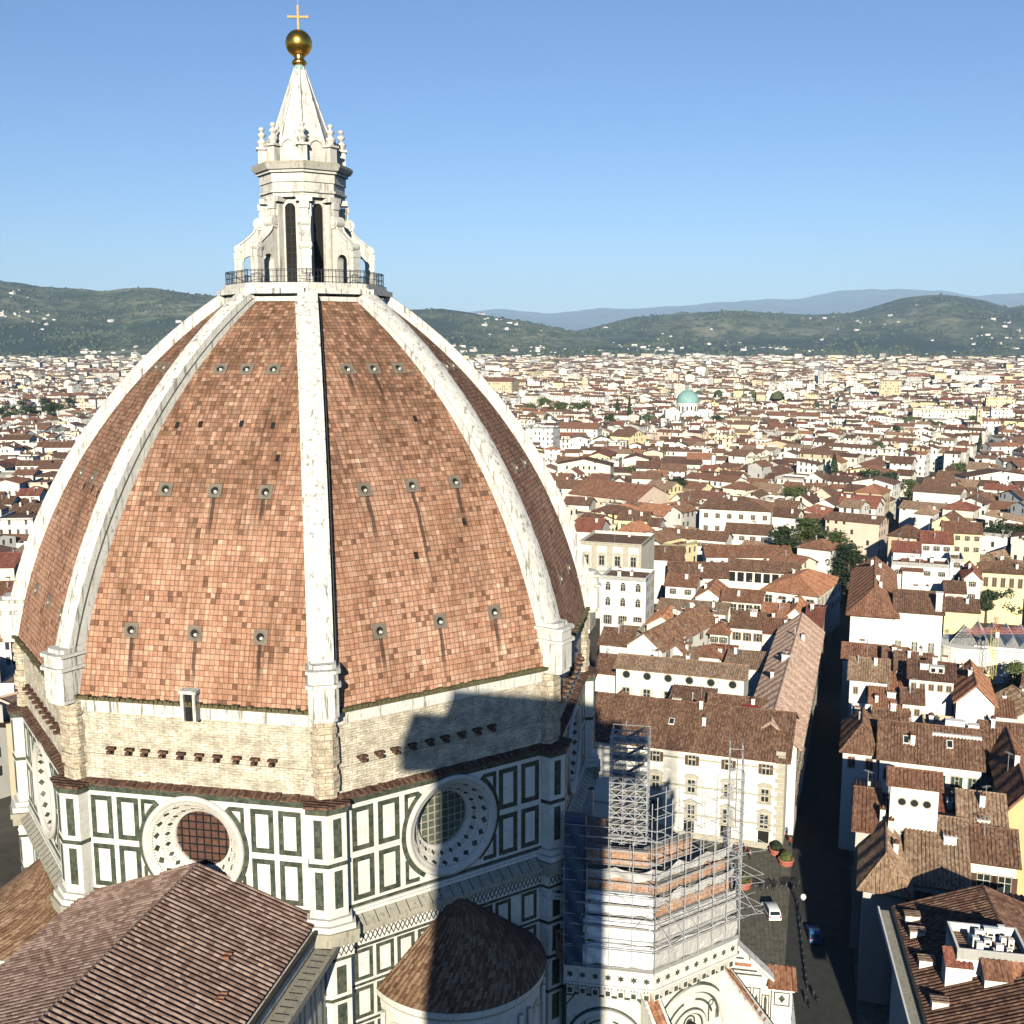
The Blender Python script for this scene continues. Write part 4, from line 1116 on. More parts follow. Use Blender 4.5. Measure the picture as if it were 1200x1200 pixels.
# ------------------------------------------------------------------ the bell tower the picture is taken from (it casts the big shadow)
bt = tag(empty('bell_tower', (-107.7, -34.0, 0)), 'square marble bell tower whose long shadow falls across the dome', 'bell tower')
fr = F((0, 0, 0), 0)
mb = MB(); mb.box(fr, -5.8, 5.8, -5.8, 5.8, 0, 81.2, 0)
for sx in (-1, 1):
    for sy in (-1, 1): mb.frustum((sx*5.2, sy*5.2, 0), 1.2, 1.2, 0, 81.2, 8, 0, R(22.5))
mb.build('shaft', [M['panel']], bt)
mb = MB()                                               # unseen gallery, made up as one-sided to shape the tower's shadow
for i in range(9): mb.box(fr, -7.6+i*1.9-.3, -7.6+i*1.9+.3, 6.2, 9.2, 82.0, 82.6, 0)
mb.box(fr, -9.5, 9.5, 1.5, 9.5, 82.6, 83.2, 0)
mb.build('gallery', [M['panel']], bt)
mb = MB(); mb.box(fr, -9.5, 9.5, 9.2, 9.5, 83.2, 84.7, 0)
for sg in (-1, 1): mb.box(fr, *sorted((sg*9.2, sg*9.5)), 1.5, 9.2, 83.2, 84.7, 0)
mb.build('parapet', [M['panel']], bt)
mb = MB(); mb.box(fr, -6.2, 6.2, -6.2, 6.2, 81.2, 88.0, 0); mb.build('attic', [M['panel']], bt)
mb = MB(); mb.frustum((0, 0, 0), 7.6, .2, 88.0, 89.0, 4, 0, R(45)); mb.build('pyramid_roof', [M['r_brown']], bt)
# ------------------------------------------------------------------ house kit
SAZ = 172.5                                             # most fronts look back along the street
WCACHE = {}
def window_mesh(w, h, style):
    key = (round(w, 2), round(h, 2), style)
    if key in WCACHE: return WCACHE[key]
    mb = MB(); fr = F((0, 0, 0), -90); st = style[0]; shm = {'b': 'sh_brown', 'g': 'sh_green', 'p': 'sh_grey'}.get(style[1:2], 'sh_brown')
    mats = [M['pietra'], M['glass'], M[shm], M['w_white']]
    hw, hh = w/2, h/2
    mb.box(fr, -hw, hw, -.1, .03, -hh, hh, 1)
    mb.box(fr, -hw-.14, -hw, -.1, .08, -hh, hh, 0); mb.box(fr, hw, hw+.14, -.1, .08, -hh, hh, 0)
    mb.box(fr, -hw-.18, hw+.18, -.1, .10, hh, hh+.16, 0); mb.box(fr, -hw-.22, hw+.22, -.1, .16, -hh-.14, -hh, 0)
    mb.box(fr, -.035, .035, .02, .05, -hh, hh, 3); mb.box(fr, -hw, hw, .02, .05, hh*.25, hh*.25+.06, 3)
    if st == 's':                                       # shutters folded back
        for q in (-1, 1): mb.box(fr, *sorted((q*(hw+.10), q*(hw+.10+w*.46))), .02, .12, -hh, hh, 2)
    if st == 'c':                                       # shutters closed
        mb.box(fr, -hw, -.02, .03, .09, -hh, hh, 2); mb.box(fr, .02, hw, .03, .09, -hh, hh, 2)
    if st == 'h':                                       # one leaf ajar
        mb.box(fr, -hw, -.02, .03, .09, -hh, hh, 2); mb.box(fr, hw+.10, hw+.10+w*.46, .02, .12, -hh, hh, 2)
    if st in 'at':                                      # rusticated frame with curved or pointed head
        mb.box(fr, -hw-.5, -hw-.14, -.1, .12, -hh-.3, hh+.2, 0); mb.box(fr, hw+.14, hw+.5, -.1, .12, -hh-.3, hh+.2, 0)
        mb.box(fr, -hw-.7, hw+.7, -.1, .25, hh+.35, hh+.55, 0); mb.box(fr, -hw-.6, hw+.6, -.1, .30, -hh-.5, -hh-.25, 0)
        if st == 't': mb.prism([fr(-hw-.7, -.1, hh+.55), fr(hw+.7, -.1, hh+.55), fr(0, -.1, hh+1.15)], fr.n*.32, 0)
        else: mb.prism([fr((hw+.7)*math.cos(math.pi*j/10), -.1, hh+.55+.55*math.sin(math.pi*j/10)) for j in range(11)], fr.n*.32, 0)
    if st == 'o':                                       # round-headed
        mb.prism([fr(hw*math.cos(math.pi*j/10), -.1, hh+hw*math.sin(math.pi*j/10)) for j in range(11)], fr.n*.13, 1)
    if st == 'r':
        mb = MB(); n = 14
        mb.prism([fr(hw*math.cos(2*math.pi*j/n), -.1, hw*math.sin(2*math.pi*j/n)) for j in range(n)], fr.n*.13, 1)
        for j in range(n):
            a0, a1 = 2*math.pi*j/n, 2*math.pi*(j+1)/n
            mb.prism([fr(hw*math.cos(a0), -.1, hw*math.sin(a0)), fr(hw*1.25*math.cos(a0), -.1, hw*1.25*math.sin(a0)), fr(hw*1.25*math.cos(a1), -.1, hw*1.25*math.sin(a1)), fr(hw*math.cos(a1), -.1, hw*math.sin(a1))], fr.n*.18, 0)
    me = mb.build('window', mats)
    m_ = me.data; bpy.data.objects.remove(me); WCACHE[key] = m_
    return m_
def put_window(house, fr, s, z, w, h, style, d=0.0):
    o = link('window', window_mesh(w, h, style), house); P = fr(s, d, z)
    o.location = P-house.location; az = math.atan2(fr.n.y, fr.n.x)
    o.rotation_euler = (0, 0, az+math.pi/2); return o
CHM = {}
def chimney_mesh(kind):
    if kind in CHM: return CHM[kind]
    mb = MB(); fr = F((0, 0, 0), 180)
    if kind == 0: mb.box(fr, -.45, .45, -.3, .3, -1.2, 1.2, 0); mb.box(fr, -.55, .55, -.4, .4, 1.2, 1.3, 0); mb.prism([fr(-.6, -.42, 1.45), fr(-.6, .42, 1.45), fr(-.6, 0, 1.75)], fr.t*1.2, 1); [mb.box(fr, s-.08, s+.08, -.3, .3, 1.3, 1.47, 0) for s in (-.35, 0, .35)]
    elif kind == 1: mb.box(fr, -.35, .35, -.35, .35, -1.0, 1.6, 0); mb.box(fr, -.42, .42, -.42, .42, 1.6, 1.72, 1); mb.frustum((0, 0, 0), .16, .14, 1.72, 2.1, 8, 1)
    elif kind == 2: mb.box(fr, -.8, .8, -.35, .35, -1.0, 1.0, 0); mb.box(fr, -.9, .9, -.45, .45, 1.0, 1.12, 0); [mb.frustum((0, s, 0), .14, .12, 1.12, 1.6, 8, 1) for s in (-.5, 0, .5)]
    else: mb.frustum((0, 0, 0), .13, .13, -1, 1.4, 8, 2); mb.frustum((0, 0, 0), .22, .10, 1.4, 1.65, 8, 2)
    o = mb.build('chimney', [M['w_white'], M['r_rust'], M['steel']]); m_ = o.data; bpy.data.objects.remove(o); CHM[kind] = m_
    return m_
def aerial_mesh():
    if 'aer' in CHM: return CHM['aer']
    mb = MB(); mb.tube((0, 0, -.5), (0, 0, 3.2), .035, 4, 0); mb.tube((-.7, 0, 3.0), (.7, 0, 3.0), .025, 4, 0)
    for i in range(7): x = -.65+i*.21; mb.tube((x, -.35, 3.0), (x, .35, 3.0), .018, 3, 0)
    o = mb.build('aerial', [M['steel']]); m_ = o.data; bpy.data.objects.remove(o); CHM['aer'] = m_
    return m_
NH = [0]; HOUSE_FOOT = []
def house(o, wd, dp, az, He, roof, rise, wall, roofc, label, wins=None, chim=2, ov=.6, z0=0.0, per=.5, cat='house', name='house', group=None, skyl=0, wallm=None, noise_walls=True):
    """o: front-left ground corner seen from outside; body runs back along -normal"""
    NH[0] += 1; rr = random.Random(NH[0]*7+1)
    fr = F((o[0], o[1], 0), az)
    hs = tag(empty(name, (o[0], o[1], z0)), label, cat, group)
    off = -hs.location
    HOUSE_FOOT.append((fr, wd, dp))
    W = M[wallm or 'w_'+wall]
    mb = MB(); e = He
    corner = [(0, 0), (wd, 0), (wd, -dp), (0, -dp)]
    def wall_poly(pts): mb.poly(pts, 0)
    H4 = {c: e for c in range(4)}
    def gable(a, b, apex): wall_poly([fr(*corner[a], z0), fr(*corner[b], z0), fr(*corner[b], e), apex, fr(*corner[a], e)])
    def plain(a, b): wall_poly([fr(*corner[a], z0), fr(*corner[b], z0), fr(*corner[b], e), fr(*corner[a], e)])
    rb = MB(); hh = .15 if per else 0
    pr = per or .5
    def sl(p0, p1, up_, runs): slope(rb, p0, p1, up_, runs, pr, hh, 0, .2, 1)
    if roof == 'gx':
        up_ = Vector((0, 0, rise))-fr.n*(dp/2); L = up_.length; k = ov/(dp/2)
        lo = fr(0, 0, e)-up_*k
        sl(fr(-ov, ov, e-rise*k), fr(wd+ov, ov, e-rise*k), up_, [(0, L*(1+k)), (wd+2*ov, L*(1+k))])
        up2 = Vector((0, 0, rise))+fr.n*(dp/2)
        sl(fr(wd+ov, -dp-ov, e-rise*k), fr(-ov, -dp-ov, e-rise*k), up2, [(0, L*(1+k)), (wd+2*ov, L*(1+k))])
        plain(0, 1); plain(2, 3); gable(1, 2, fr(wd, -dp/2, e+rise)); gable(3, 0, fr(0, -dp/2, e+rise))
        rb.tube(fr(-ov, -dp/2, e+rise+.03), fr(wd+ov, -dp/2, e+rise+.03), .16, 6, 0)
        ridge = lambda s, d: e+rise*(1-abs(d+dp/2)/(dp/2))
    elif roof == 'gy':
        k = ov/(wd/2)
        upl = Vector((0, 0, rise))+fr.t*(wd/2); upr = Vector((0, 0, rise))-fr.t*(wd/2); L = upl.length*(1+k)
        sl(fr(-ov, -dp-ov, e-rise*k), fr(-ov, ov, e-rise*k), upl, [(0, L), (dp+2*ov, L)])
        sl(fr(wd+ov, ov, e-rise*k), fr(wd+ov, -dp-ov, e-rise*k), upr, [(0, L), (dp+2*ov, L)])
        plain(1, 2); plain(3, 0); gable(0, 1, fr(wd/2, 0, e+rise)); gable(2, 3, fr(wd/2, -dp, e+rise))
        rb.tube(fr(wd/2, ov, e+rise+.03), fr(wd/2, -dp-ov, e+rise+.03), .16, 6, 0)
        ridge = lambda s, d: e+rise*(1-abs(s-wd/2)/(wd/2))
    elif roof == 'hip':
        m_ = min(wd, dp)/2+ov; tl = rise/(min(wd, dp)/2); k = tl*ov
        W2, D2 = wd+2*ov, dp+2*ov; sec = math.hypot(1, tl)
        def runs(Wd): 
            return [(0, 0), (m_, m_*sec), (Wd-m_, m_*sec), (Wd, 0)] if Wd > 2*m_+.01 else [(0, 0), (Wd/2, Wd/2*sec), (Wd, 0)]
        zz = e-k
        sl(fr(-ov, ov, zz), fr(wd+ov, ov, zz), Vector((0, 0, tl))-fr.n, runs(W2))
        sl(fr(wd+ov, ov, zz), fr(wd+ov, -dp-ov, zz), Vector((0, 0, tl))-fr.t, runs(D2))
        sl(fr(wd+ov, -dp-ov, zz), fr(-ov, -dp-ov, zz), Vector((0, 0, tl))+fr.n, runs(W2))
        sl(fr(-ov, -dp-ov, zz), fr(-ov, ov, zz), Vector((0, 0, tl))+fr.t, runs(D2))
        zt = zz+m_*tl+.03
        if W2 > D2: A, B = fr(-ov+m_, -dp/2, zt), fr(wd+ov-m_, -dp/2, zt)
        else: A, B = fr(wd/2, ov-m_, zt), fr(wd/2, -dp-ov+m_, zt)
        rb.tube(A, B, .16, 6, 0)
        for p, q in (((-ov, ov), A), ((wd+ov, ov), B if W2 > D2 else A), ((wd+ov, -dp-ov), B), ((-ov, -dp-ov), A if W2 > D2 else B)): rb.tube(fr(*p, zz+.05), q, .14, 6, 0)
        for a, b in ((0, 1), (1, 2), (2, 3), (3, 0)): plain(a, b)
        ridge = lambda s, d: e+tl*min(s, wd-s, -d, dp+d)
    elif roof == 'shed':
        up_ = Vector((0, 0, rise))-fr.n*dp; k = ov/dp; L = up_.length*(1+2*k)
        sl(fr(-ov, ov, e-rise*k), fr(wd+ov, ov, e-rise*k), up_, [(0, L), (wd+2*ov, L)])
        plain(0, 1); wall_poly([fr(0, 0, z0), fr(0, 0, e), fr(0, -dp, e+rise), fr(0, -dp, z0)]); wall_poly([fr(wd, 0, z0), fr(wd, 0, e), fr(wd, -dp, e+rise), fr(wd, -dp, z0)])
        wall_poly([fr(wd, -dp, z0), fr(0, -dp, z0), fr(0, -dp, e+rise), fr(wd, -dp, e+rise)])
        ridge = lambda s, d: e+rise*(-d/dp)
    else:                                               # flat terrace with parapet
        for a, b in ((0, 1), (1, 2), (2, 3), (3, 0)): plain(a, b)
        rb.box(fr, .25, wd-.25, -dp+.25, -.25, e-1.0, e-.9, 0)
        for b_ in ((0, wd, -.25, 0), (0, wd, -dp, -dp+.25), (0, .25, -dp+.25, -.25), (wd-.25, wd, -dp+.25, -.25)): mb.box(fr, *b_, e-1.1, e+.02, 0)
        ridge = lambda s, d: e-.9
    w_ = mb.build('wall', [W], hs, fix=False); w_.location = off
    r_ = rb.build('roof', [M['r_'+roofc]], hs, fix=False); r_.location = off
    if wins:
        if isinstance(wins, tuple): wins = [wins]
        for spec in wins:
            face = spec[0]; cols, rows, w0, h0, sty = spec[1:6]; top = spec[6] if len(spec) > 6 else 1.9; pitch = spec[7] if len(spec) > 7 else 3.7
            a0, a1 = (spec[8], spec[9]) if len(spec) > 9 else (0.0, 1.0)
            f2, ln = {'f': (fr, wd), 'r': (F(fr(wd, 0, 0), az+90), dp), 'l': (F(fr(0, -dp, 0), az-90), dp)}[face]
            for i in range(cols):
                for j in range(rows):
                    z = e-top-j*pitch
                    if z-h0/2 < z0+.4: continue
                    if len(sty) > 2 and sty[2] == '?' and rr.random() < .22: continue
                    put_window(hs, f2, ln*(a0+(a1-a0)*(i+.5)/cols)+(rr.uniform(-.25, .25) if '?' in sty else 0), z, w0, h0, sty[:2] if rr.random() < .75 or '?' not in sty else rr.choice(('h', 'c'))+sty[1:2])
    for i in range(chim):
        s, d = rr.uniform(.15, .85)*wd, -rr.uniform(.2, .85)*dp
        c = link('chimney', chimney_mesh(rr.choice((0, 0, 1, 2, 3))), hs); c.location = fr(s, d, ridge(s, d))+off; c.rotation_euler = (0, 0, R(az+rr.choice((0, 90))))
    if per and chim and rr.random() < .75:
        c = link('aerial', aerial_mesh(), hs); s, d = rr.uniform(.2, .8)*wd, -rr.uniform(.3, .7)*dp; c.location = fr(s, d, ridge(s, d))+off; c.rotation_euler = (0, 0, rr.uniform(0, 3))
    for i in range(skyl):
        s, d = wd*(i+.6)/(skyl+.3), -dp*.25; z = ridge(s, d); t_ = (ridge(s, d-.5)-ridge(s, d+.5)); sm = MB()
        P = lambda x, y, h: fr(s+x, d-y, z+t_*y+h)
        sm.prism([P(-.5, -.7, .05), P(.5, -.7, .05), P(.5, .7, .05), P(-.5, .7, .05)], (0, 0, .14), 0); sm.prism([P(-.38, -.56, .19), P(.38, -.56, .19), P(.38, .56, .19), P(-.38, .56, .19)], (0, 0, .02), 1)
        so_ = sm.build('skylight', [M['w_white'], M['glass']], hs); so_.location = off
    hs['_f'] = 1
    del hs['_f']
    return hs, fr, off
def HP(x0, x1, y, He, dp, roof, rise, wall, roofc, label, wins=None, az=SAZ, **kw):
    """front eave given by picture columns x0..x1 at row y and eave height He"""
    Pm = at((x0+x1)/2, y, He); fr = F(Pm, az)
    def s_of(px):
        d = FW+RT*((px-600)/FPX)-UP*((y-600)/FPX); t = (Pm-CP).dot(fr.n)/d.dot(fr.n); return (CP+d*t-Pm).dot(fr.t)
    a, b = s_of(x0), s_of(x1); o = Pm+fr.t*a
    return house((o.x, o.y), b-a, dp, az, He, roof, rise, wall, roofc, label, wins, **kw)

# ------------------------------------------------------------------ the big palace on the square and the row left of the street
h, fP, offP = HP(668, 921, 874, 16.4, 20, 'gx', 4.6, 'ivory', 'brown', 'large cream palace on the square with pedimented stone windows, behind the scaffolding',
   wins=[('f', 6, 1, 1.15, 1.7, 's', 2.3), ('f', 6, 1, 1.15, 2.1, 'a', 6.9), ('f', 6, 1, 1.25, 2.3, 't', 11.5)], chim=3, name='palace', cat='palace', ov=1.0, skyl=1)
wP = (fP(0, 0, 0)-fP.o).length
mb = MB(); wd_ = HOUSE_FOOT[-1][1]
for z in (4.2, 9.3, 14.2): mb.box(fP, 0, wd_, -.1, .12, z, z+.28, 0)
for i in range(22):
    z = i*.8; mb.box(fP, wd_-(1.5 if i % 2 else 1.1), wd_+.06, -.1, .10, z, z+.70, 0)
mb.box(fP, 0, wd_, -.1, .10, 0, 1.1, 0)
mb.tube(fP(wd_-7.8, .12, 3), fP(wd_-7.8, .12, 15.9), .07, 6, 1); mb.tube(fP(wd_-24.5, .12, 3), fP(wd_-24.5, .12, 15.9), .07, 6, 1)
o_ = mb.build('string_course', [M['pietra'], M['lead']], h); o_.location = offP
for c_ in range(5):
    s0 = wd_-3.1-c_*6.3; mb = MB()
    mb.box(fP, s0-.9, s0+.9, -.1, .05, .0, 3.2, 0)
    o_ = mb.build('doorway', [M['void']], h); o_.location = offP
HP(872, 934, 868, 16.7, 78, 'gy', 3.6, 'ivory', 'pale', 'long building with broad pale tan roof lining the left side of the dark street', chim=5, ov=1.0, wins=[('r', 16, 3, 1.1, 2.0, 'sb', 2.4, 4.2)])
h, fr, off = HP(829, 892, 838, 17.0, 9, 'gx', 2.2, 'ivory', 'brown', 'narrow brown roofed wing tucked behind the cream palace, with a red dormer', chim=1)
mb = MB(); mb.box(fr, 6.2, 9.0, -2.2, .2, 16.6, 18.6, 0); mb.build('dormer', [M['cr_red0']], h).location = off
HP(783, 830, 832, 16.0, 8, 'shed', 1.8, 'white', 'brown', 'low brown lean-to roof behind the cream palace, in the shade', chim=1)
HP(707, 732, 832, 15.6, 7, 'gy', 1.6, 'white', 'rust', 'tiny white house with rust gable left of the palace roof', chim=0)
HP(722, 872, 788, 18.5, 9, 'gx', 1.4, 'ivory', 'tan', 'long white house with round medallions under its eaves, behind the cream palace', wins=[('f', 6, 1, 1.3, 2.5, 'sp', 5.6, 4), ('f', 6, 1, 1.5, 1.5, 'r', 1.5)], chim=2)
h, fr, off = HP(735, 776, 758, 15.2, 32, 'gy', 3.4, 'white', 'brown', 'white gable fronted hall with long skylight strip and wooden door', chim=1, wins=[('r', 5, 2, .9, 1.5, 's')], az=158)
wdh = HOUSE_FOOT[-1][1]; sl2 = 3.4/(wdh/2)
mb = MB(); zz = lambda s_: 15.2+s_*sl2+.22
mb.prism([fr(wdh*.26, -6, zz(wdh*.26)), fr(wdh*.36, -6, zz(wdh*.36)), fr(wdh*.36, -24, zz(wdh*.36)), fr(wdh*.26, -24, zz(wdh*.26))], (0, 0, .12), 0); mb.build('skylight', [M['glass']], h).location = off
mb = MB(); mb.box(fr, wdh*.36, wdh*.64, -.1, .07, 8.5, 11.6, 0); mb.build('door', [M['sh_brown']], h).location = off
HP(777, 800, 762, 13.5, 16, 'gy', 2.2, 'white', 'brown', 'small white house joined to the right flank of the gable fronted hall', chim=2, wins=[('f', 2, 2, .9, 1.5, 'hb')])
HP(802, 826, 726, 15.0, 10, 'gx', 2.0, 'white', 'brown', 'white house with brown roof behind the three window house', chim=2, wins=[('f', 2, 2, .9, 1.5, 's')])
HP(832, 853, 741, 14.5, 8, 'hip', 1.5, 'white', 'rust', 'little square white house left of the three window house', chim=1, wins=[('f', 2, 1, .9, 1.4, 's')])
HP(856, 893, 735, 15.5, 13, 'gx', 2.4, 'white', 'brown', 'white house with three dark windows under a brown roof near the tan roof', chim=2, wins=[('f', 3, 1, 1.3, 1.9, 'h', 2.4)])
HP(893, 926, 742, 14.0, 14, 'gx', 2.0, 'ivory', 'rust', 'low white house with rust roof touching the long tan roof', chim=2)
HP(815, 843, 768, 12.6, 7, 'hip', 1.4, 'white', 'rust', 'tiny white house with rust hipped roof above the medallion house', chim=1)
HP(830, 858, 772, 11.8, 7, 'shed', 1.3, 'white', 'red', 'tiny house with red lean-to roof above the medallion house', chim=1)
HP(776, 815, 772, 12.0, 6, 'shed', 1.2, 'ivory', 'tan', 'low white range with thin tan roof between hall and medallion house', chim=1)
HP(850, 893, 782, 13.0, 9, 'shed', 1.2, 'white', 'tan', 'low building with flat tan roof right of the red lean-to', chim=1)
HP(703, 738, 755, 14, 12, 'gx', 2.4, 'white', 'brown', 'white house with brown roof beside the dome, left of the hall', chim=1)
HP(697, 727, 788, 13, 12, 'gx', 2.4, 'ivory', 'brown', 'white house with brown roof half hidden by the dome, left of the medallion house', chim=1)
HP(722, 748, 738, 13, 8, 'flat', 0, 'cream', 'tan', 'small cream house with one round window beside the tall white house', chim=0, wins=[('f', 1, 1, 1.0, 1.0, 'r', 2.0)])
HP(704, 757, 676, 22.5, 12, 'flat', 0, 'white', 'brown', 'tall white house with arched windows in three rows and roof terrace', wins=[('f', 3, 1, 1.2, 1.6, 'o', 3.0), ('f', 3, 1, 1.2, 1.6, 'o', 7.2), ('f', 3, 1, 1.1, 2.4, 'sb', 12.0), ('r', 2, 3, 1.0, 1.5, 's', 3.2)], chim=3)
h, fq, offq = HP(678, 752, 636, 24, 20, 'flat', 0, 'cream', 'brown', 'ornate cream palace with pedimented windows above two open arches', name='palace', cat='palace', wins=[('f', 4, 1, 1.5, 2.9, 't', 5.6)], chim=1)
mb = MB(); wq = HOUSE_FOOT[-1][1]
for z in (23.2, 14.8, 13.6): mb.box(fq, -.2, wq+.2, -.2, .45, z, z+.55, 0)
for i in range(5):
    s = wq*(i/4); mb.box(fq, max(0, s-.9), min(wq, s+.9), -.1, .22, 15.4, 23.2, 0)
for i in range(3):
    s = wq*(i+.5)/3; mb.prism([fq(s-2.0, -.1, 5), fq(s+2.0, -.1, 5)]+[fq(s+2.0*math.cos(math.pi*j/10), -.1, 10.4+2.0*math.sin(math.pi*j/10)) for j in range(11)], fq.n*.13, 1)
o_ = mb.build('pilaster_order', [M['pietra'], M['void']], h); o_.location = offq
HP(724, 758, 609, 19, 12, 'gx', 2.4, 'yellow', 'brown', 'pale yellow house with two rows of dark windows behind the ornate palace', wins=[('f', 3, 3, 1.1, 1.7, 'hb', 2.6, 4)], chim=2)
HP(757, 772, 616, 17, 12, 'gx', 2.0, 'ivory', 'brown', 'white house with brown roof touching the pale yellow house on its right', chim=1)
HP(762, 850, 630, 14, 10, 'gx', 2.2, 'ivory', 'brown', 'very long low white range with a row of small windows', wins=[('f', 14, 1, .9, 1.3, 's', 2.1)], chim=2, az=166)
HP(820, 903, 597, 20, 22, 'hip', 3.6, 'ivory', 'brown', 'big white villa with brown hipped roof right of the pine', wins=[('f', 6, 2, 1.1, 1.8, 'hb', 2.8, 5)], chim=3)
HP(850, 902, 625, 15, 12, 'gx', 2.6, 'white', 'brown', 'white house with brown roof in front of the big villa', chim=2, wins=[('f', 4, 2, 1, 1.5, 's')])
HP(828, 928, 652, 13, 11, 'gx', 2.8, 'ivory', 'rust', 'very long low building with rust roof and small arched windows', wins=[('f', 8, 1, 1.3, 1.0, 'o', 2.6)], chim=1, az=189)
HP(785, 853, 676, 13, 14, 'gx', 3.2, 'ivory', 'brown', 'broad brown roof joining the open loggia on its left', chim=2, az=185)
HP(762, 800, 655, 15, 14, 'gx', 3.0, 'white', 'brown', 'broad brown roof right of the ornate cream palace', chim=1, az=180)
h, fl_, offl = HP(853, 935, 669, 13.5, 9, 'gx', 2.4, 'ivory', 'brown', 'courtyard range with open loggia of dark bays under a brown roof', chim=1)
mb = MB(); wl_ = HOUSE_FOOT[-1][1]
for i in range(8): s = wl_*(i+.5)/8; mb.box(fl_, s-wl_/8*.38, s+wl_/8*.38, -.1, .06, 9.6, 12.6, 0)
o_ = mb.build('loggia', [M['void']], h); o_.location = offl
HP(893, 958, 694, 14.5, 26, 'hip', 3.4, 'ivory', 'orange', 'white house with broad orange hipped roof by the dark street', wins=[('r', 7, 2, 1.1, 1.7, 'sp', 2.6), ('f', 4, 1, 2.0, 2.2, 'p', 2.6)], chim=2, az=160)
HP(780, 815, 686, 14, 10, 'gx', 2.2, 'white', 'rust', 'white house with rust roof in front of the loggia', chim=1, wins=[('f', 2, 2, .9, 1.5, 's')])
HP(815, 846, 700, 12, 14, 'gy', 2.6, 'white', 'rust', 'white gabled house with grey window below the loggia', chim=1, wins=[('f', 1, 1, 3, 1.3, 'p', 2.2)])
HP(846, 892, 704, 12.5, 10, 'gx', 2.2, 'white', 'rust', 'white house with tall dark bays left of the orange hipped roof', chim=1, wins=[('f', 5, 1, 1.6, 3.0, 'p', 2.6)])
HP(770, 850, 716, 11, 7, 'shed', 1.2, 'ivory', 'tan', 'low strip of tan lean-to roof with grey skylights below the loggia', chim=1, skyl=4)
HP(758, 793, 732, 12.5, 12, 'gy', 2.4, 'cream', 'orange', 'cream house with orange gable right of the tall white house', chim=1, wins=[('f', 2, 1, .9, 1.4, 'o')])
HP(893, 921, 723, 14.5, 11, 'gx', 2.4, 'white', 'orange', 'white house with orange roof below the broad orange hipped roof', chim=3, wins=[('f', 3, 1, 1, 1.5, 's')])
HP(921, 943, 722, 15, 14, 'gy', 2.4, 'white', 'orange', 'white gabled house with orange roof at the street edge', chim=1, wins=[('f', 1, 1, 1, 1.5, 's')])
HP(944, 962, 733, 16.5, 22, 'gx', 2.0, 'cream', 'red', 'narrow house with red roof at the far end of the tan roof', chim=2)
HP(667, 745, 582, 17, 26, 'gx', 5.2, 'pink', 'rust', 'big barn-like hall with pinkish gable wall and rust roof', chim=0, az=150)
HP(660, 690, 591, 15, 12, 'gx', 2.4, 'ivory', 'brown', 'white house with brown roof in front of the pinkish hall', chim=1)
HP(672, 702, 622, 17, 16, 'gx', 3.4, 'ivory', 'red', 'big red brown roof between the dome and the ornate palace', chim=1)

# ------------------------------------------------------------------ right of the street, from far to near
HP(997, 1049, 717, 21, 52, 'hip', 4.6, 'ivory', 'rust', 'tall cream palace with long rust hipped roof along the dark street', chim=4, name='palace', cat='palace', wins=[('l', 12, 2, 1.2, 2.2, 'sb', 3.0, 5)], ov=1.1)
h, fr, off = HP(1049, 1105, 717, 21, 16, 'gx', 3.4, 'ivory', 'brown', 'cream wing with three paired windows and a huge chimney, right of the tall palace', chim=2, wins=[('f', 3, 1, .6, 2.1, 'p', 8.6, 4, -.1, .95), ('f', 3, 1, .6, 2.1, 'p', 8.6, 4, -.05, 1.0)])
wdh = HOUSE_FOOT[-1][1]; mb = MB(); mb.box(fr, wdh-1.6, wdh-.2, -2.4, -.6, 18, 25.5, 0); mb.box(fr, wdh-1.75, wdh-.05, -2.55, -.45, 25.5, 25.8, 0); mb.build('chimney_stack', [M['w_ivory']], h).location = off
HP(1045, 1113, 660, 19, 10, 'flat', 0, 'white', 'rust', 'large plain white house above the long rust roof', chim=3, wins=[('f', 4, 1, .9, 1.3, 's', 3)])
HP(1047, 1078, 646, 21, 10, 'gx', 2.2, 'white', 'red', 'white house with red roof left of the bigger red roof', chim=3)
HP(1080, 1116, 636, 22, 12, 'gx', 2.6, 'white', 'red', 'white house with broad red roof above the large plain white house', chim=2, wins=[('f', 3, 1, .9, 1.4, 's')])
HP(1058, 1080, 668, 17, 12, 'gx', 2.2, 'ivory', 'rust', 'small house with rust roof behind the long hipped palace roof', chim=2)
HP(1108, 1131, 694, 14, 12, 'gx', 2.0, 'cream', 'brown', 'cream house with brown roof between palace and yellow house', chim=1, wins=[('f', 2, 1, .9, 1.4, 's')])
HP(1130, 1150, 677, 17, 14, 'gy', 2.2, 'ivory', 'red', 'white gabled house with red roof left of the palm', chim=1, wins=[('f', 1, 2, .9, 1.4, 's')])
HP(1107, 1147, 716, 12, 12, 'gx', 2.2, 'yellow', 'brown', 'low pale yellow house with brown roof below the palm', chim=1)
HP(1151, 1212, 671, 16, 13, 'hip', 2.6, 'yellow', 'brown', 'yellow house with a row of tall shutters behind the palm', chim=2, wins=[('f', 6, 1, 1.2, 2.8, 'cb', 3.2)])
HP(1114, 1130, 655, 20, 12, 'flat', 0, 'ivory', 'tan', 'narrow tall cream house with dark doorway left of the red gable', chim=1, wins=[('f', 1, 2, .9, 1.4, 's')])
HP(1105, 1150, 624, 22, 12, 'gx', 2.6, 'yellow', 'rust', 'yellow house with rust roof above the dark trees', chim=2, wins=[('f', 4, 2, 1, 1.5, 'h')])
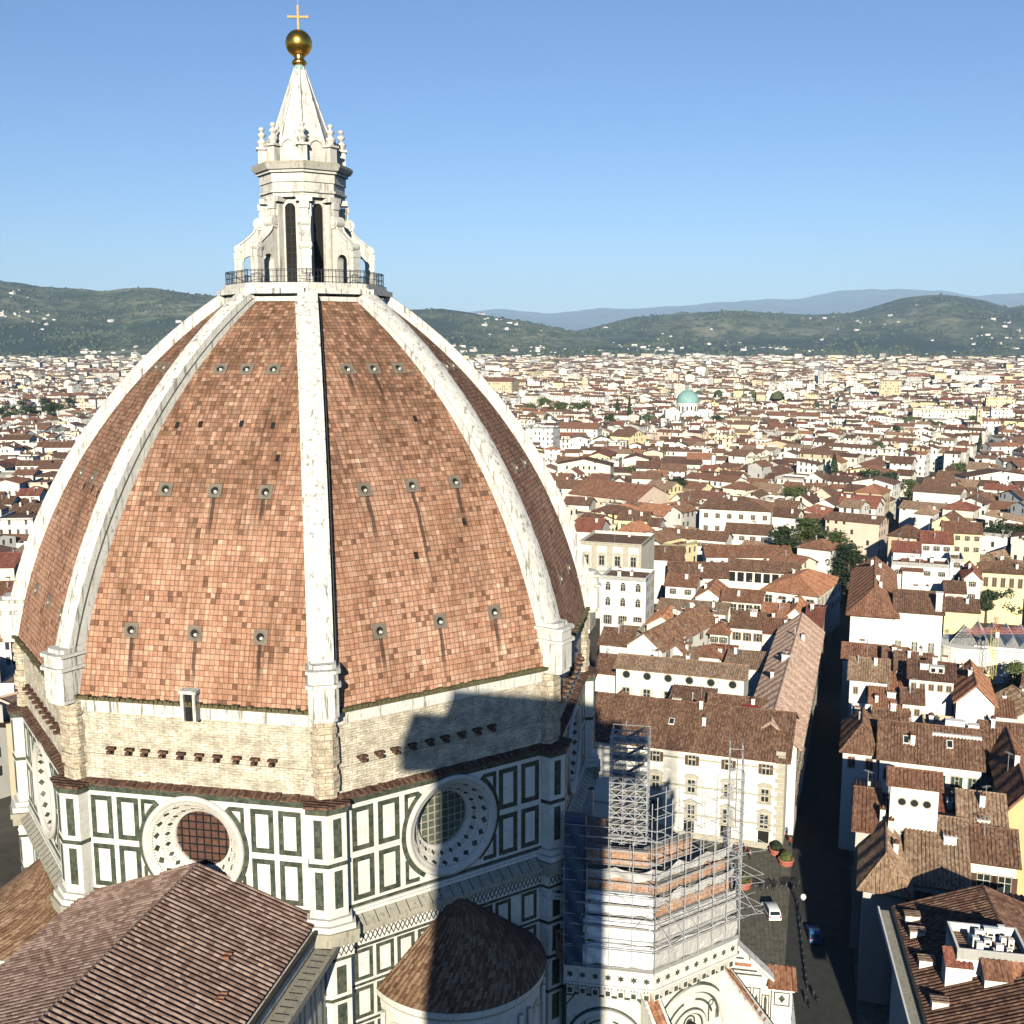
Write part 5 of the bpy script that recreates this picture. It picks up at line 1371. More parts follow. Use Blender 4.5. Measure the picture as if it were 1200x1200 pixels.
# saw-toothed glass roof
Pm = at(1180, 752, 11); fr = F((Pm.x, Pm.y, 0), SAZ)
shd = tag(empty('glass_roof_hall', (Pm.x, Pm.y, 0)), 'grey hall with saw-toothed glass roof and white base', 'hall'); of_ = -shd.location
mb = MB(); mb.box(fr, -7.5, 14, -16, 0, 0, 9.4, 0); mb.box(fr, -8.5, 15, -17, .8, 8.0, 8.6, 0)
o_ = mb.build('wall', [M['w_white']], shd); o_.location = of_
for i in range(6):
    s = -7.2+i*3.4; mb = MB()
    for q in range(9):
        for sg in (0, 1):
            a, b_ = (s, s+1.7) if sg == 0 else (s+1.7, s+3.4); za, zb2 = (9.5, 12.0) if sg == 0 else (12.0, 9.5)
            mb.prism([fr(a, -15.5+q*1.7, za), fr(b_, -15.5+q*1.7, zb2), fr(b_, -15.5+q*1.7+1.5, zb2), fr(a, -15.5+q*1.7+1.5, za)], (0, 0, .12), 0)
    mb.prism([fr(s, -.2, 9.45), fr(s+3.4, -.2, 9.45), fr(s+1.7, -.2, 11.95)], fr.n*.1, 1)
    mb.prism([fr(s+.03, -15.6, 9.42), fr(s+3.37, -15.6, 9.42), fr(s+1.7, -15.6, 11.9)], fr.n*15.2, 1)
    o_ = mb.build('skylight', [M['skyglass'], M['r_grey']], shd); o_.location = of_
Pm = at(1130, 752, 9); fr = F(Pm, SAZ)
shd = tag(empty('glass_pyramid', (Pm.x, Pm.y, 0)), 'small green glass pyramid on a white curved base', 'skylight'); of_ = -shd.location
mb = MB(); mb.frustum((Pm.x, Pm.y, 0), 7, 7, 0, 8.6, 20, 0); mb.frustum((Pm.x, Pm.y, 0), 7.3, 7.3, 8.6, 9.0, 20, 0); o_ = mb.build('base', [M['w_white']], shd); o_.location = of_
mb = MB(); mb.frustum((Pm.x, Pm.y, 0), 4.6, .3, 9.0, 13, 4, 0, R(30)); 
for k in range(4):
    a = R(30+90*k); mb.tube((Pm.x+4.65*math.cos(a), Pm.y+4.65*math.sin(a), 9), (Pm.x+.3*math.cos(a), Pm.y+.3*math.sin(a), 13.1), .14, 5, 1)
o_ = mb.build('glass', [M['r_grey'], M['sh_grey']], shd); o_.location = of_
# houses in front of the tall palace
HP(988, 1036, 772, 15.5, 9, 'gx', 2.2, 'white', 'rust', 'white house with rust roof just below the tall cream palace, nearest the street', chim=2)
HP(1036, 1062, 776, 16.5, 9, 'gx', 2.2, 'white', 'brown', 'small brown roofed white house under the left end of the cream wing', chim=3)
HP(1050, 1092, 785, 17, 10, 'gx', 2.4, 'white', 'brown', 'brown roofed white house under the three paired windows', chim=2)
HP(1090, 1146, 797, 15.5, 9, 'gx', 2.2, 'cream', 'tan', 'long house with tan roof slanting towards the green lawn', chim=3, az=160)
HP(996, 1040, 796, 16, 12, 'gx', 2.8, 'white', 'tan', 'white house with broad tan roof and three small windows by the street', chim=2, wins=[('f', 3, 1, .8, 1.4, 'cb', 2.6)])
HP(1040, 1080, 806, 14.5, 11, 'shed', 2.6, 'white', 'orange', 'white house with orange lean-to roof in the middle of the cluster', chim=2, wins=[('f', 3, 1, .8, 1.4, 'cb', 2.0)])
h, fr, off = HP(1066, 1118, 795, 18, 9, 'gx', 2.2, 'white', 'dark', 'white house with dark brown roof and a pair of white dormers', chim=2, wins=[('f', 5, 1, .9, 1.2, 'cb', 1.9)])
for q in (.45, .62):
    wdh = HOUSE_FOOT[-1][1]; mb = MB(); mb.box(fr, wdh*q, wdh*q+1.4, -3.2, -1.4, 18.2, 20.0, 0); mb.box(fr, wdh*q+.3, wdh*q+1.1, -1.5, -1.36, 18.9, 19.7, 1); mb.build('dormer', [M['w_white'], M['void']], h).location = off
HP(1081, 1117, 808, 14.5, 9, 'flat', 0, 'white', 'tan', 'white flat topped house between the dark roof and the orange gable', chim=0, wins=[('f', 3, 2, .9, 1.4, 'sp', 3.4)])
HP(1121, 1166, 822, 16, 17, 'gy', 3.4, 'white', 'orange', 'white house with bright orange gable roof beside the crane', chim=2)
HP(1131, 1166, 842, 11.5, 8, 'shed', 1.6, 'white', 'orange', 'low white house with orange lean-to roof in front of the orange gable', chim=1, wins=[('f', 3, 1, .9, 1.4, 'cb', 1.8)])
HP(1166, 1188, 838, 13, 9, 'gx', 1.8, 'white', 'rust', 'small white house with rust roof right of the orange gable', chim=1)
HP(997, 1022, 840, 14, 8, 'flat', 0, 'white', 'tan', 'small white flat roofed house at the very edge of the dark street', chim=1)
HP(1020, 1058, 836, 13, 9, 'shed', 2.2, 'white', 'orange', 'white house under a ragged orange red roof left of the two window house', chim=2)
HP(1058, 1081, 823, 15, 8, 'gx', 1.6, 'white', 'brown', 'small white house with two windows and brown roof', chim=1, wins=[('f', 2, 1, .9, 1.3, 'cb', 2.0)])
HP(1025, 1064, 852, 18.5, 8, 'gx', 1.8, 'white', 'brown', 'brown roof with low chimneys behind the long cream front row', chim=2)
HP(1082, 1120, 852, 13, 7, 'flat', 0, 'tan', 'tan', 'tan flat terrace between the roofs behind the long cream row', chim=3)
HP(988, 1030, 878, 18, 14, 'hip', 3.4, 'ivory', 'brown', 'corner house with brown hipped roof on the right of the dark street', chim=1, wins=[('f', 2, 1, 1.0, 1.8, 'cb', 2.4), ('f', 1, 1, 1.8, 2.2, 't', 7.8, 4, .2, .95)])
h, f5, of5 = HP(1031, 1151, 893, 18, 13, 'gx', 4.0, 'ivory', 'brown', 'long cream house in the front row with big brown roof and white dormer', chim=3, wins=[('f', 6, 2, 1.1, 1.8, 'hg', 2.9, 4.2)], skyl=2)
mb = MB(); mb.box(f5, 8, 15.5, -6.5, -4.6, 19.0, 21.3, 0); mb.box(f5, 10, 13, -8, -6.6, 20.6, 23.0, 0); mb.box(f5, 13.5, 15.2, -8, -6.6, 20.6, 22.6, 0)
o_ = mb.build('dormer', [M['w_white']], h); o_.location = of5
HP(1152, 1210, 889, 18.4, 13, 'gx', 3.8, 'ivory', 'brown', 'cream house with brown roof right of the long front row', chim=2, wins=[('f', 4, 2, 1.1, 1.8, 'cb', 2.4, 4.2)])
# nearest block
h, f6, of6 = HP(1044, 1101, 920, 25, 5.5, 'gx', 1.1, 'ivory', 'rust', 'square white tower house with three round holes under its eaves', chim=0, wins=[('f', 3, 1, 1.0, 1.0, 'r', 2.6, 4, .12, .9), ('f', 2, 1, .6, 1.1, 'p', 7.4, 4, .2, .65)])
HP(1066, 1133, 1036, 15.5, 24, 'gx', 4.2, 'ivory', 'tan', 'white house with big tan roof in front of the tower house', chim=2, wins=[('f', 3, 1, 1.0, 1.2, 'cg', 2.0, 4, .05, .5)], ov=.7)
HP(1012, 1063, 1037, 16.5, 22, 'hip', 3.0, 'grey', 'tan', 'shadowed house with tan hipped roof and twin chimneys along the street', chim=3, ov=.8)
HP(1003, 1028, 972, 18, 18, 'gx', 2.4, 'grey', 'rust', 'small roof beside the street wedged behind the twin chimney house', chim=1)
HP(1099, 1140, 968, 17, 8, 'shed', 2.0, 'ivory', 'red', 'small white house with striped red lean-to roof', chim=1, wins=[('f', 2, 1, 1.2, 1.6, 'p', 2)])
HP(1126, 1178, 972, 18.5, 12, 'gx', 3.0, 'ivory', 'tan', 'house with sunlit tan roof behind the striped red roof', chim=1)
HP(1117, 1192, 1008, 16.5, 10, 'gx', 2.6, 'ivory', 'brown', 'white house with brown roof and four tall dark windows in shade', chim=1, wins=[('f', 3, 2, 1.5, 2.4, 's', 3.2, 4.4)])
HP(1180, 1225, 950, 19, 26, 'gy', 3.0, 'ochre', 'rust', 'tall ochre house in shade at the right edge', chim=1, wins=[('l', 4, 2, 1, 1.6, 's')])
# near long roof with a gutter walk, bottom right corner
a_ = at(1050, 1062, 18.0); b_ = at(1094, 1210, 18.0); dv_ = (b_-a_); azb = math.degrees(math.atan2(dv_.y, dv_.x)); L_ = 30.0
u_ = Vector((math.cos(R(azb)), math.sin(R(azb)), 0)); oo = a_+u_*L_
h, f7, of7 = house((oo.x, oo.y), 19, L_, azb, 18.0, 'gy', 3.6, 'ivory', 'dark', 'nearest long striped brown roof with four white roof boxes and gutter walk', None, chim=0, ov=.3, per=.55)
mb = MB(); mb.box(f7, -1.9, -.6, -L_, 0, 17.0, 17.35, 0); mb.box(f7, -2.1, -1.9, -L_, 0, 17.0, 17.8, 1); mb.box(f7, -.6, -.3, -L_, 0, 17.0, 18.0, 2)
o_ = mb.build('gutter_walk', [M['ledge'], M['w_white'], M['lead']], h); o_.location = of7
for q in (3.2, 6.6, 12.5, 20.0):
    mb = MB(); z = 18+1.2*.38; mb.box(f7, .4, 2.0, -L_+q, -L_+q+1.1, 17.6, 19.2, 0); mb.box(f7, .3, 2.1, -L_+q-.1, -L_+q+1.2, 19.2, 19.32, 1)
    o_ = mb.build('roof_box', [M['w_white'], M['r_tan']], h); o_.location = of7
pT = at(1122, 1112, 23.0); HT_ = 23.0
h, f9, of9 = house((pT.x, pT.y), 7.0, 5.5, azb, HT_, 'flat', 0, 'white', 'tan', 'white roof terrace crowded with chimneys and air conditioners', None, chim=0)
rr = random.Random(3)
for i in range(15):
    mb = MB(); s, d = rr.uniform(.4, 5.6), -rr.uniform(.9, 4.9); hh_ = rr.uniform(.5, 1.3); w_ = rr.uniform(.45, .9); mb.box(f9, s, s+w_, d, d+.5, HT_-.95, HT_-.6+hh_, 0); mb.box(f9, s+.15, s+w_-.15, d-.02, d+.52, HT_-.35, HT_-.1, 1)
    o_ = mb.build('air_conditioner' if i % 2 else 'chimney', [M['w_white'], M['void']], h); o_.location = of9
for (s, d, mm) in ((-1.2, .5, 'r_red'), (2.2, 2.2, 'r_rust'), (4.9, 1.6, 'r_orange')):
    mb = MB(); slope(mb, f9(s, d+.2, HT_-1.7), f9(s+2.8, d+.2, HT_-1.7), Vector((0, 0, .5))-f9.n, [(0, 2.4), (2.8, 2.4)], .5, .1, 0, .1); mb.box(f9, s+.1, s+2.7, d-1.9, d, 15, HT_-1.75, 1)
    o_ = mb.build('lean_to', [M[mm], M['w_white']], h, fix=False); o_.location = of9
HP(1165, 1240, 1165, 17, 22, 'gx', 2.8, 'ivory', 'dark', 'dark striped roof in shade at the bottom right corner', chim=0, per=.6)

# left of the dome
for a in ((-14, 34, 515, 16, 14, 'gx', 2.6, 'ivory', 'brown', 'broad brown roof below the dark park at the left edge', ('f', 4, 1, 1, 1.5, 's')),
          (-10, 22, 528, 15, 12, 'gx', 2.4, 'cream', 'orange', 'cream house with pale orange roof at the left edge', ('f', 4, 2, 1, 1.5, 'h')),
          (24, 62, 529, 15, 10, 'flat', 0, 'yellow', 'tan', 'pale yellow flat house left of the dome', ('f', 3, 1, 1, 1.5, 's')),
          (42, 84, 524, 17, 16, 'gx', 3, 'ivory', 'rust', 'rust roofed house touching the left edge of the dome', None),
          (18, 57, 545, 15, 10, 'gx', 2.2, 'white', 'brown', 'long brown roof in front of the pale yellow flat house', ('f', 5, 1, 1, 1.5, 's')),
          (-8, 30, 554, 14, 10, 'flat', 0, 'grey', 'grey', 'grey flat roofed hall at the left edge', None),
          (-8, 30, 566, 14, 9, 'gx', 2, 'ivory', 'brown', 'brown roof in front of the grey flat hall', ('f', 5, 1, 1, 1.3, 's')),
          (-9, 13, 590, 16, 12, 'gx', 2.4, 'white', 'brown', 'white house with two rows of windows at the left edge above the tree', ('f', 3, 2, 1, 1.5, 's')),
          (14, 38, 594, 14, 10, 'gx', 2.4, 'white', 'dark', 'dark roofed white house beside the dome, above the olive tree', ('f', 3, 1, 1, 1.5, 's')),
          (20, 46, 580, 15, 10, 'gx', 2.2, 'white', 'red', 'red roofed house beside the dome rib', None),
          (-12, 16, 664, 15, 14, 'gx', 3, 'cream', 'red', 'red roofed house at the left edge beside the dome foot', None),
          (-14, 10, 700, 15, 14, 'gx', 3, 'white', 'rust', 'rust roofed white house at the left edge low beside the dome', ('f', 2, 2, 1, 1.5, 's'))):
    HP(*a[:9], a[9], wins=[a[10]] if a[10] else None, chim=2, az=195)
# ------------------------------------------------------------------ landmarks farther out
for o in list(COL.objects):
    if o.get('category') in ('house', 'palace'): o['group'] = 'old town houses'
pS = at(805, 507, 0); d_ = (pS-CP); sc_ = 1.0
syn = tag(empty('domed_synagogue', pS), 'white domed synagogue with a big green copper dome rising over the rooftops', 'synagogue')
mb = MB()
fr = F((0, 0, 0), 190)
mb.box(fr, -13, 13, -13, 13, 0, 15, 0); mb.frustum((0, 0, 0), 10.2, 10.2, 15, 27.5, 16, 0); mb.frustum((0, 0, 0), 10.9, 10.9, 26.6, 27.8, 16, 0)
for i in range(16):
    a = 2*math.pi*i/16; f_ = F((10.0*math.cos(a), 10.0*math.sin(a), 0), math.degrees(a)); mb.box(f_, -.7, .7, 0, .3, 20, 25, 1)
for az, d in ((190, 1), (100, 1), (280, 1), (10, 1)):
    f_ = F((0, 0, 0), az)
    arch = [f_(-9.5, 8, 8)]+[f_(9.5*math.cos(math.pi*(1-j/14)), 8, 13+9.0*math.sin(math.pi*j/14)) for j in range(15)]+[f_(9.5, 8, 8)]
    mb.prism(arch, f_.n*13, 0)
    mb.prism([f_(-3+6*0, 21.0, 8), f_(3, 21.0, 8)]+[f_(3*math.cos(math.pi*j/10), 21.0, 14+3*math.sin(math.pi*j/10)) for j in range(11)], f_.n*.1, 1)
    mb.frustum(f_(11.5, 20, 0), 2.2, 2.2, 0, 20, 8, 0); mb.frustum(f_(-11.5, 20, 0), 2.2, 2.2, 0, 20, 8, 0)
    mb.frustum(f_(11.5, 20, 0), 2.4, .2, 20, 22.5, 8, 0); mb.frustum(f_(-11.5, 20, 0), 2.4, .2, 20, 22.5, 8, 0)
mb.build('wall', [M['w_white'], M['void']], syn)
mb = MB(); mb.lathe((0, 0, 0), [(10.4, 27.8), (10.5, 29.5), (10.1, 32.0), (9.0, 34.6), (7.2, 36.9), (4.6, 38.6), (1.6, 39.6), (.9, 40.0), (.9, 41.2), (.05, 42.6)], 24, 0)
mb.build('green_dome', [M['copper']], syn)
def big(x0, x1, y, He, dp, roof, rise, wall, roofc, label, **kw):
    return HP(x0, x1, y, He, dp, roof, rise, wall, roofc, label, None, wallm='f_'+wall, per=None, chim=0, cat='building', name='building', **kw)
big(1084, 1146, 492, 15, 30, 'flat', 0, 'ivory', 'grey', 'long white block with flat grey roof, largest of the far right buildings')
big(1070, 1146, 480, 22, 14, 'flat', 0, 'cream', 'grey', 'long cream institutional block with window rows behind the long white block')
big(1146, 1152, 478, 30, 12, 'flat', 0, 'tan', 'grey', 'slim tan tower at the end of the cream institutional block')
big(1162, 1187, 479, 24, 14, 'flat', 0, 'ivory', 'grey', 'square pale block with rows of windows right of the slim tan tower')
big(1156, 1190, 467, 24, 20, 'flat', 0, 'yellow', 'grey', 'yellow block behind the square pale block')
big(1031, 1057, 446, 34, 40, 'flat', 0, 'tan', 'grey', 'big tan block standing high in the far rooftops')
big(995, 1028, 470, 22, 24, 'flat', 0, 'white', 'grey', 'bright white block in the middle of the far rooftops')
big(955, 959, 433, 36, 9, 'gx', 6, 'white', 'grey', 'tall white church tower rising before the hills')
big(960, 965, 434, 36, 18, 'gx', 6, 'grey', 'grey', 'grey tower beside the tall white church tower')
big(562, 600, 447, 30, 30, 'gx', 5, 'tan', 'rust', 'long rust roofed block beside the dome before the hills')
big(616, 648, 501, 24, 18, 'flat', 0, 'white', 'grey', 'white apartment block with many windows right of the dome')
big(655, 700, 502, 18, 16, 'gx', 4, 'ivory', 'rust', 'long pale house below the bright green park')
big(715, 738, 511, 19, 20, 'gx', 4, 'yellow', 'brown', 'yellow gabled hall beside the pair of tall cypresses', az=150)
big(1115, 1172, 440, 26, 20, 'flat', 0, 'white', 'grey', 'wide white block far right before the hills')
big(880, 960, 487, 16, 14, 'gx', 3, 'white', 'rust', 'very long low house right of the synagogue')
big(18, 38, 467, 17, 14, 'hip', 3, 'ivory', 'rust', 'pale villa left of centre above the dark park')
big(54, 80, 464, 18, 14, 'hip', 3, 'ivory', 'rust', 'wide pale villa right above the dark park')
big(80, 104, 463, 18, 14, 'hip', 3, 'white', 'rust', 'white villa touching the dome edge above the dark park')

# ------------------------------------------------------------------ the fill of the old town
ST = [(-60, -47), (30, -52.5), (83, -57), (176, -69), (252, -81)]+[tuple(at(x, y, 0)[:2]) for x, y in ((1046, 650), (1074, 592), (1092, 556))]
ST2 = [tuple(at(x, y, 0)[:2]) for x, y in ((1128, 580), (1150, 548), (1162, 520))]
def near_line(x, y, pts, hw):
    for (x0, y0), (x1, y1) in zip(pts, pts[1:]):
        dx, dy = x1-x0, y1-y0; t = max(0, min(1, ((x-x0)*dx+(y-y0)*dy)/(dx*dx+dy*dy)))
        if math.hypot(x-x0-t*dx, y-y0-t*dy) < hw: return True
    return False
PARKS = [(at(45, 492, 0), 95), (at(648, 485, 0), 70), (at(955, 668, 0), 24), (at(1178, 652, 0), 14), (at(1180, 718, 0), 13), (at(1130, 772, 0), 12), (at(1165, 800, 0), 12), (pS+Vector((-14, 0, 0)), 44), (at(1180, 752, 0), 20)]
def blocked(x, y, wd, dp):
    if math.hypot(x, y) < 66 or x < 118 and y < 30: return True
    if -58 < y < 5 and x < 190: return True
    if near_line(x, y, ST, (4.6 if x < 330 else 2.6)+dp*.5) or near_line(x, y, ST2, 2.5+dp*.5): return True
    for p, r in PARKS:
        if math.hypot(x-p.x, y-p.y) < r: return True
    P = Vector((x, y, 0))
    for fr, w_, d_ in HOUSE_FOOT:
        q = P-fr.o; s, d = q.dot(fr.t), q.dot(fr.n)
        if -wd*.45 < s < w_+wd*.45 and -d_-dp*.45 < d < dp*.45+.5: return True
    return False
def lerp_tab(tab, y):
    if y <= tab[0][0]: return tab[0][1]
    for (y0, x0), (y1, x1) in zip(tab, tab[1:]):
        if y0 <= y <= y1: return x0+(x1-x0)*(y-y0)/(y1-y0)
    return tab[-1][1]
DR = [(340, 450), (400, 502), (440, 548), (500, 592), (560, 642), (620, 670), (700, 692), (1000, 700)]
DL = [(340, 260), (400, 195), (450, 138), (520, 92), (600, 48), (700, 12), (1000, 0)]
def hidden(px, py): return lerp_tab(DL, py) < px < lerp_tab(DR, py)
rc = random.Random(77)
cand = []
ca, sa = math.cos(R(-7.5)), math.sin(R(-7.5))
u = 60.0
while u < 6000:
    k = 1.0 if u < 900 else (1.25 if u < 1700 else (1.7 if u < 3000 else 2.6))
    row = 12.5*k
    vmax = u*1.02+160
    v = -(.22*u+230)+rc.uniform(0, 10)
    while v < vmax:
        wd = rc.uniform(6.5, 15)*k**.9*(1 if rc.random() < .85 else rc.uniform(1.5, 2.6))
        # each block of the town turns a little
        bx, by = math.floor((u+400*noise.noise((u*.002, v*.002, 0)))/95), math.floor(v/120)
        rb_ = random.Random(bx*7919+by*104729); ang = rb_.gauss(0, 13)
        lane = rb_.random() < .13
        if rc.random() < .93 and not (lane and rc.random() < .5):
            uu = u+rc.uniform(-3, 3)*k; vv = v+wd/2
            x = uu*ca-vv*sa+0; y = uu*sa+vv*ca
            cand.append((x, y, wd, rc.uniform(9, 14)*k**.75, ang+(90 if rc.random() < .22 else 0)))
        v += wd+(rc.uniform(5, 11) if rc.random() < .13 else rc.uniform(0, .6))
    u += row+(rc.uniform(4, 9) if rc.random() < .3 else 0)
WN = ['white', 'white', 'white', 'white', 'ivory', 'ivory', 'ivory', 'ivory', 'ivory', 'cream', 'cream', 'cream', 'white', 'yellow', 'grey', 'grey', 'pink', 'tan', 'ivory', 'white']; RN = ['brown', 'brown', 'brown', 'brown', 'rust', 'rust', 'dark', 'dark', 'tan', 'tan', 'orange', 'red']
ind, far = [], []
for x, y, wd, dp, ang in cand:
    if x < 900 and blocked(x, y, wd, dp): continue
    if x >= 900 and any(math.hypot(x-p.x, y-p.y) < r for p, r in PARKS) or (x >= 900 and any(abs((Vector((x, y, 0))-f_.o).dot(f_.t)-w_/2) < w_/2+wd*.3 and -d_-dp*.4 < (Vector((x, y, 0))-f_.o).dot(f_.n) < dp*.4 for f_, w_, d_ in HOUSE_FOOT)): continue
    r = math.hypot(x-CP.x, y-CP.y)
    dens = noise.noise((x*.004, y*.004, 5.0))
    if r > 1200 and dens < -.42: continue
    if r > 4150+900*noise.noise((math.atan2(y, x)*9, 1.5, 0)) and r > 3600 and rc.random() < .55: continue
    if r > 4300 and rc.random() < .35+(r-4300)/2000: continue
    hgt = rc.uniform(11, 18)*(1.0 if r < 2500 else 1.15)+(rc.uniform(4, 12) if r > 1500 and rc.random() < .06 else 0)
    if x < 262 and -150 < y < 40: hgt = rc.uniform(8, 10.5)
    kind = rc.choices(['gx', 'gy', 'hip', 'flat', 'shed'], [50, 22, 9, 12 if r < 1500 else 22, 7])[0]
    it = (r, x, y, wd, dp, ang, hgt, kind, rc.choice(WN), rc.choice(RN))
    px, py = pix((x, y, hgt*.7))
    if -5 < px < 1205 and py < 1200 and not hidden(px, py): ind.append(it)
    else: far.append(it)
ind.sort(key=lambda q: q[0])
NIND = 300-sum(1 for o in COL.objects if o.get('category') in ('house',))
far += ind[NIND:]; ind = ind[:NIND]
# names for these houses: what they look like, then the landmark they lie next to
LMK = [('green domed synagogue', 805, 490), ('pinkish barn-like hall', 710, 585), ('big white villa', 862, 605), ('palm', 1168, 690), ('tall street palace', 1020, 690), ('bright green park', 645, 485), ('long white block', 1115, 490), ('spreading cedars', 955, 650), ('yellow shuttered house', 1180, 680), ('dark side street', 1148, 545), ('dark conifer', 976, 562), ('dark park', 45, 488), ('white domed-roof terrace house', 1080, 665), ('dark main street', 1074, 592), ('yellow gabled hall', 726, 512), ('pair of tall cypresses', 730, 492), ('dome foot', 8, 600), ('ornate cream palace', 715, 645), ('lone pine', 792, 585), ('very long low house', 920, 488), ('white apartment block', 632, 505)]
LMK = [l for l in LMK if l[0] != 'white domed-roof terrace house']
ORD = ['nearest', 'second', 'third', 'fourth', 'fifth', 'sixth', 'seventh', 'eighth', 'ninth', 'tenth', 'eleventh', 'twelfth']
bucket = {}
for it in ind:
    r, x, y, wd, dp, ang, hgt, kind, wn, rn = it
    px, py = pix((x, y, hgt))
    l = min(LMK, key=lambda q: math.hypot((px-q[1]), 2.0*(py-q[2])))
    dx, dy = px-l[1], 2*(py-l[2])
    rel = ('right of' if dx > 0 else 'left of') if abs(dx) > abs(dy) else ('behind' if dy < 0 else 'in front of')
    form = {'gx': 'gabled', 'gy': 'gable fronted', 'hip': 'hip roofed', 'flat': 'flat topped', 'shed': 'lean-to'}[kind]
    colr = {'ivory': 'pale', 'brown': 'brown'}.get(wn, wn)
    key = (l[0], rel, colr, form, rn)
    bucket.setdefault(key, []).append((math.hypot(dx, dy), it))
for (ln_, rel, colr, form, rn), lst in bucket.items():
    lst.sort(key=lambda q: q[0])
    rfn = {'tan': 'tan', 'rust': 'rust coloured', 'dark': 'dark brown'}.get(rn, rn)
    for i, (_, it) in enumerate(lst):
        r, x, y, wd, dp, ang, hgt, kind, wn, rn_ = it
        n_ = '' if len(lst) == 1 else ORD[min(i, 11)]+' '
        roofw = ('with %s roof' % rfn) if kind != 'flat' else ('with %s terrace' % rfn)
        lab = '%s%s %s house %s, %s the %s' % (n_, colr, form, roofw, rel, ln_)
        az = 172.5+ang
        f0 = F((x, y, 0), az); o = f0(-wd/2, dp/2, 0)
        house((o.x, o.y), wd, dp, az, hgt, kind, rc.uniform(1.8, 3.2) if kind != 'shed' else 1.6, wn, rn_, lab, None, chim=1 if r < 560 else 0, wallm='f_'+wn, per=.55 if r < 480 else None, group='old town houses')
# everything beyond them is one mass of roofs
slots = {}; mats = []
def slot(n):
    if n not in slots: slots[n] = len(mats); mats.append(M[n])
    return slots[n]
mb = MB()
for r, x, y, wd, dp, ang, hgt, kind, wn, rn in far:
    fr = F((x, y, 0), 172.5+ang); hw, hd = wd/2, dp/2; e = hgt; ws = slot('f_'+wn); rs_ = slot('r_'+rn); rise = rc.uniform(1.3, 2.4)*(1.0 if r < 1500 else 1.2); ov = .4
    c = [(-hw, hd), (hw, hd), (hw, -hd), (-hw, -hd)]
    def wl(a, b, ap=None):
        p = [fr(*c[a], 0), fr(*c[b], 0), fr(*c[b], e)]+([ap] if ap else [])+[fr(*c[a], e)]; mb.poly(p, ws)
    if kind in ('gx', 'shed'):
        A, B = fr(-hw, 0, e+rise), fr(hw, 0, e+rise); wl(0, 1); wl(2, 3); wl(1, 2, B); wl(3, 0, A)
        k_ = rise/hd*ov
        mb.poly([fr(-hw-ov, hd+ov, e-k_), fr(hw+ov, hd+ov, e-k_), fr(hw+ov, 0, e+rise+.05), fr(-hw-ov, 0, e+rise+.05)], rs_)
        mb.poly([fr(hw+ov, -hd-ov, e-k_), fr(-hw-ov, -hd-ov, e-k_), fr(-hw-ov, 0, e+rise+.05), fr(hw+ov, 0, e+rise+.05)], rs_)
    elif kind == 'gy':
        A, B = fr(0, hd, e+rise), fr(0, -hd, e+rise); wl(0, 1, A); wl(2, 3, B); wl(1, 2); wl(3, 0); k_ = rise/hw*ov
        mb.poly([fr(-hw-ov, -hd-ov, e-k_), fr(-hw-ov, hd+ov, e-k_), fr(0, hd+ov, e+rise+.05), fr(0, -hd-ov, e+rise+.05)], rs_)
        mb.poly([fr(hw+ov, hd+ov, e-k_), fr(hw+ov, -hd-ov, e-k_), fr(0, -hd-ov, e+rise+.05), fr(0, hd+ov, e+rise+.05)], rs_)
    elif kind == 'hip':
        for a in range(4): wl(a, (a+1) % 4)
        q = hw-min(hw, hd)*.98; A, B = fr(-q, 0, e+rise), fr(q, 0, e+rise); cc = [fr(s+math.copysign(ov, s), d+math.copysign(ov, d), e-.2) for s, d in c]
        mb.poly([cc[0], cc[1], B, A], rs_); mb.poly([cc[2], cc[3], A, B], rs_); mb.poly([cc[1], cc[2], B], rs_); mb.poly([cc[3], cc[0], A], rs_)
    else:
        for a in range(4): wl(a, (a+1) % 4)
        mb.poly([fr(*q, e-.5) for q in c], slot('r_tan' if rc.random() < .5 else 'r_grey'))
    if rc.random() < .5 and r < 2200:
        s, d = rc.uniform(-hw, hw)*.6, rc.uniform(-hd, hd)*.5; mb.box(fr, s-.5, s+.5, d-.4, d+.4, e+.3, e+rise+1.3, slot('w_ivory'), 'u')
    if rc.random() < .12 and r < 2600:
        s, d = rc.uniform(-hw, hw)*.5, -hd*.4; mb.box(fr, s-1.8, s+1.8, d-1.5, d+1.5, e, e+rise+2.2, slot('w_white'), 'u')
tag(mb.build('rooftops', mats, None, fix=False), kind='stuff')
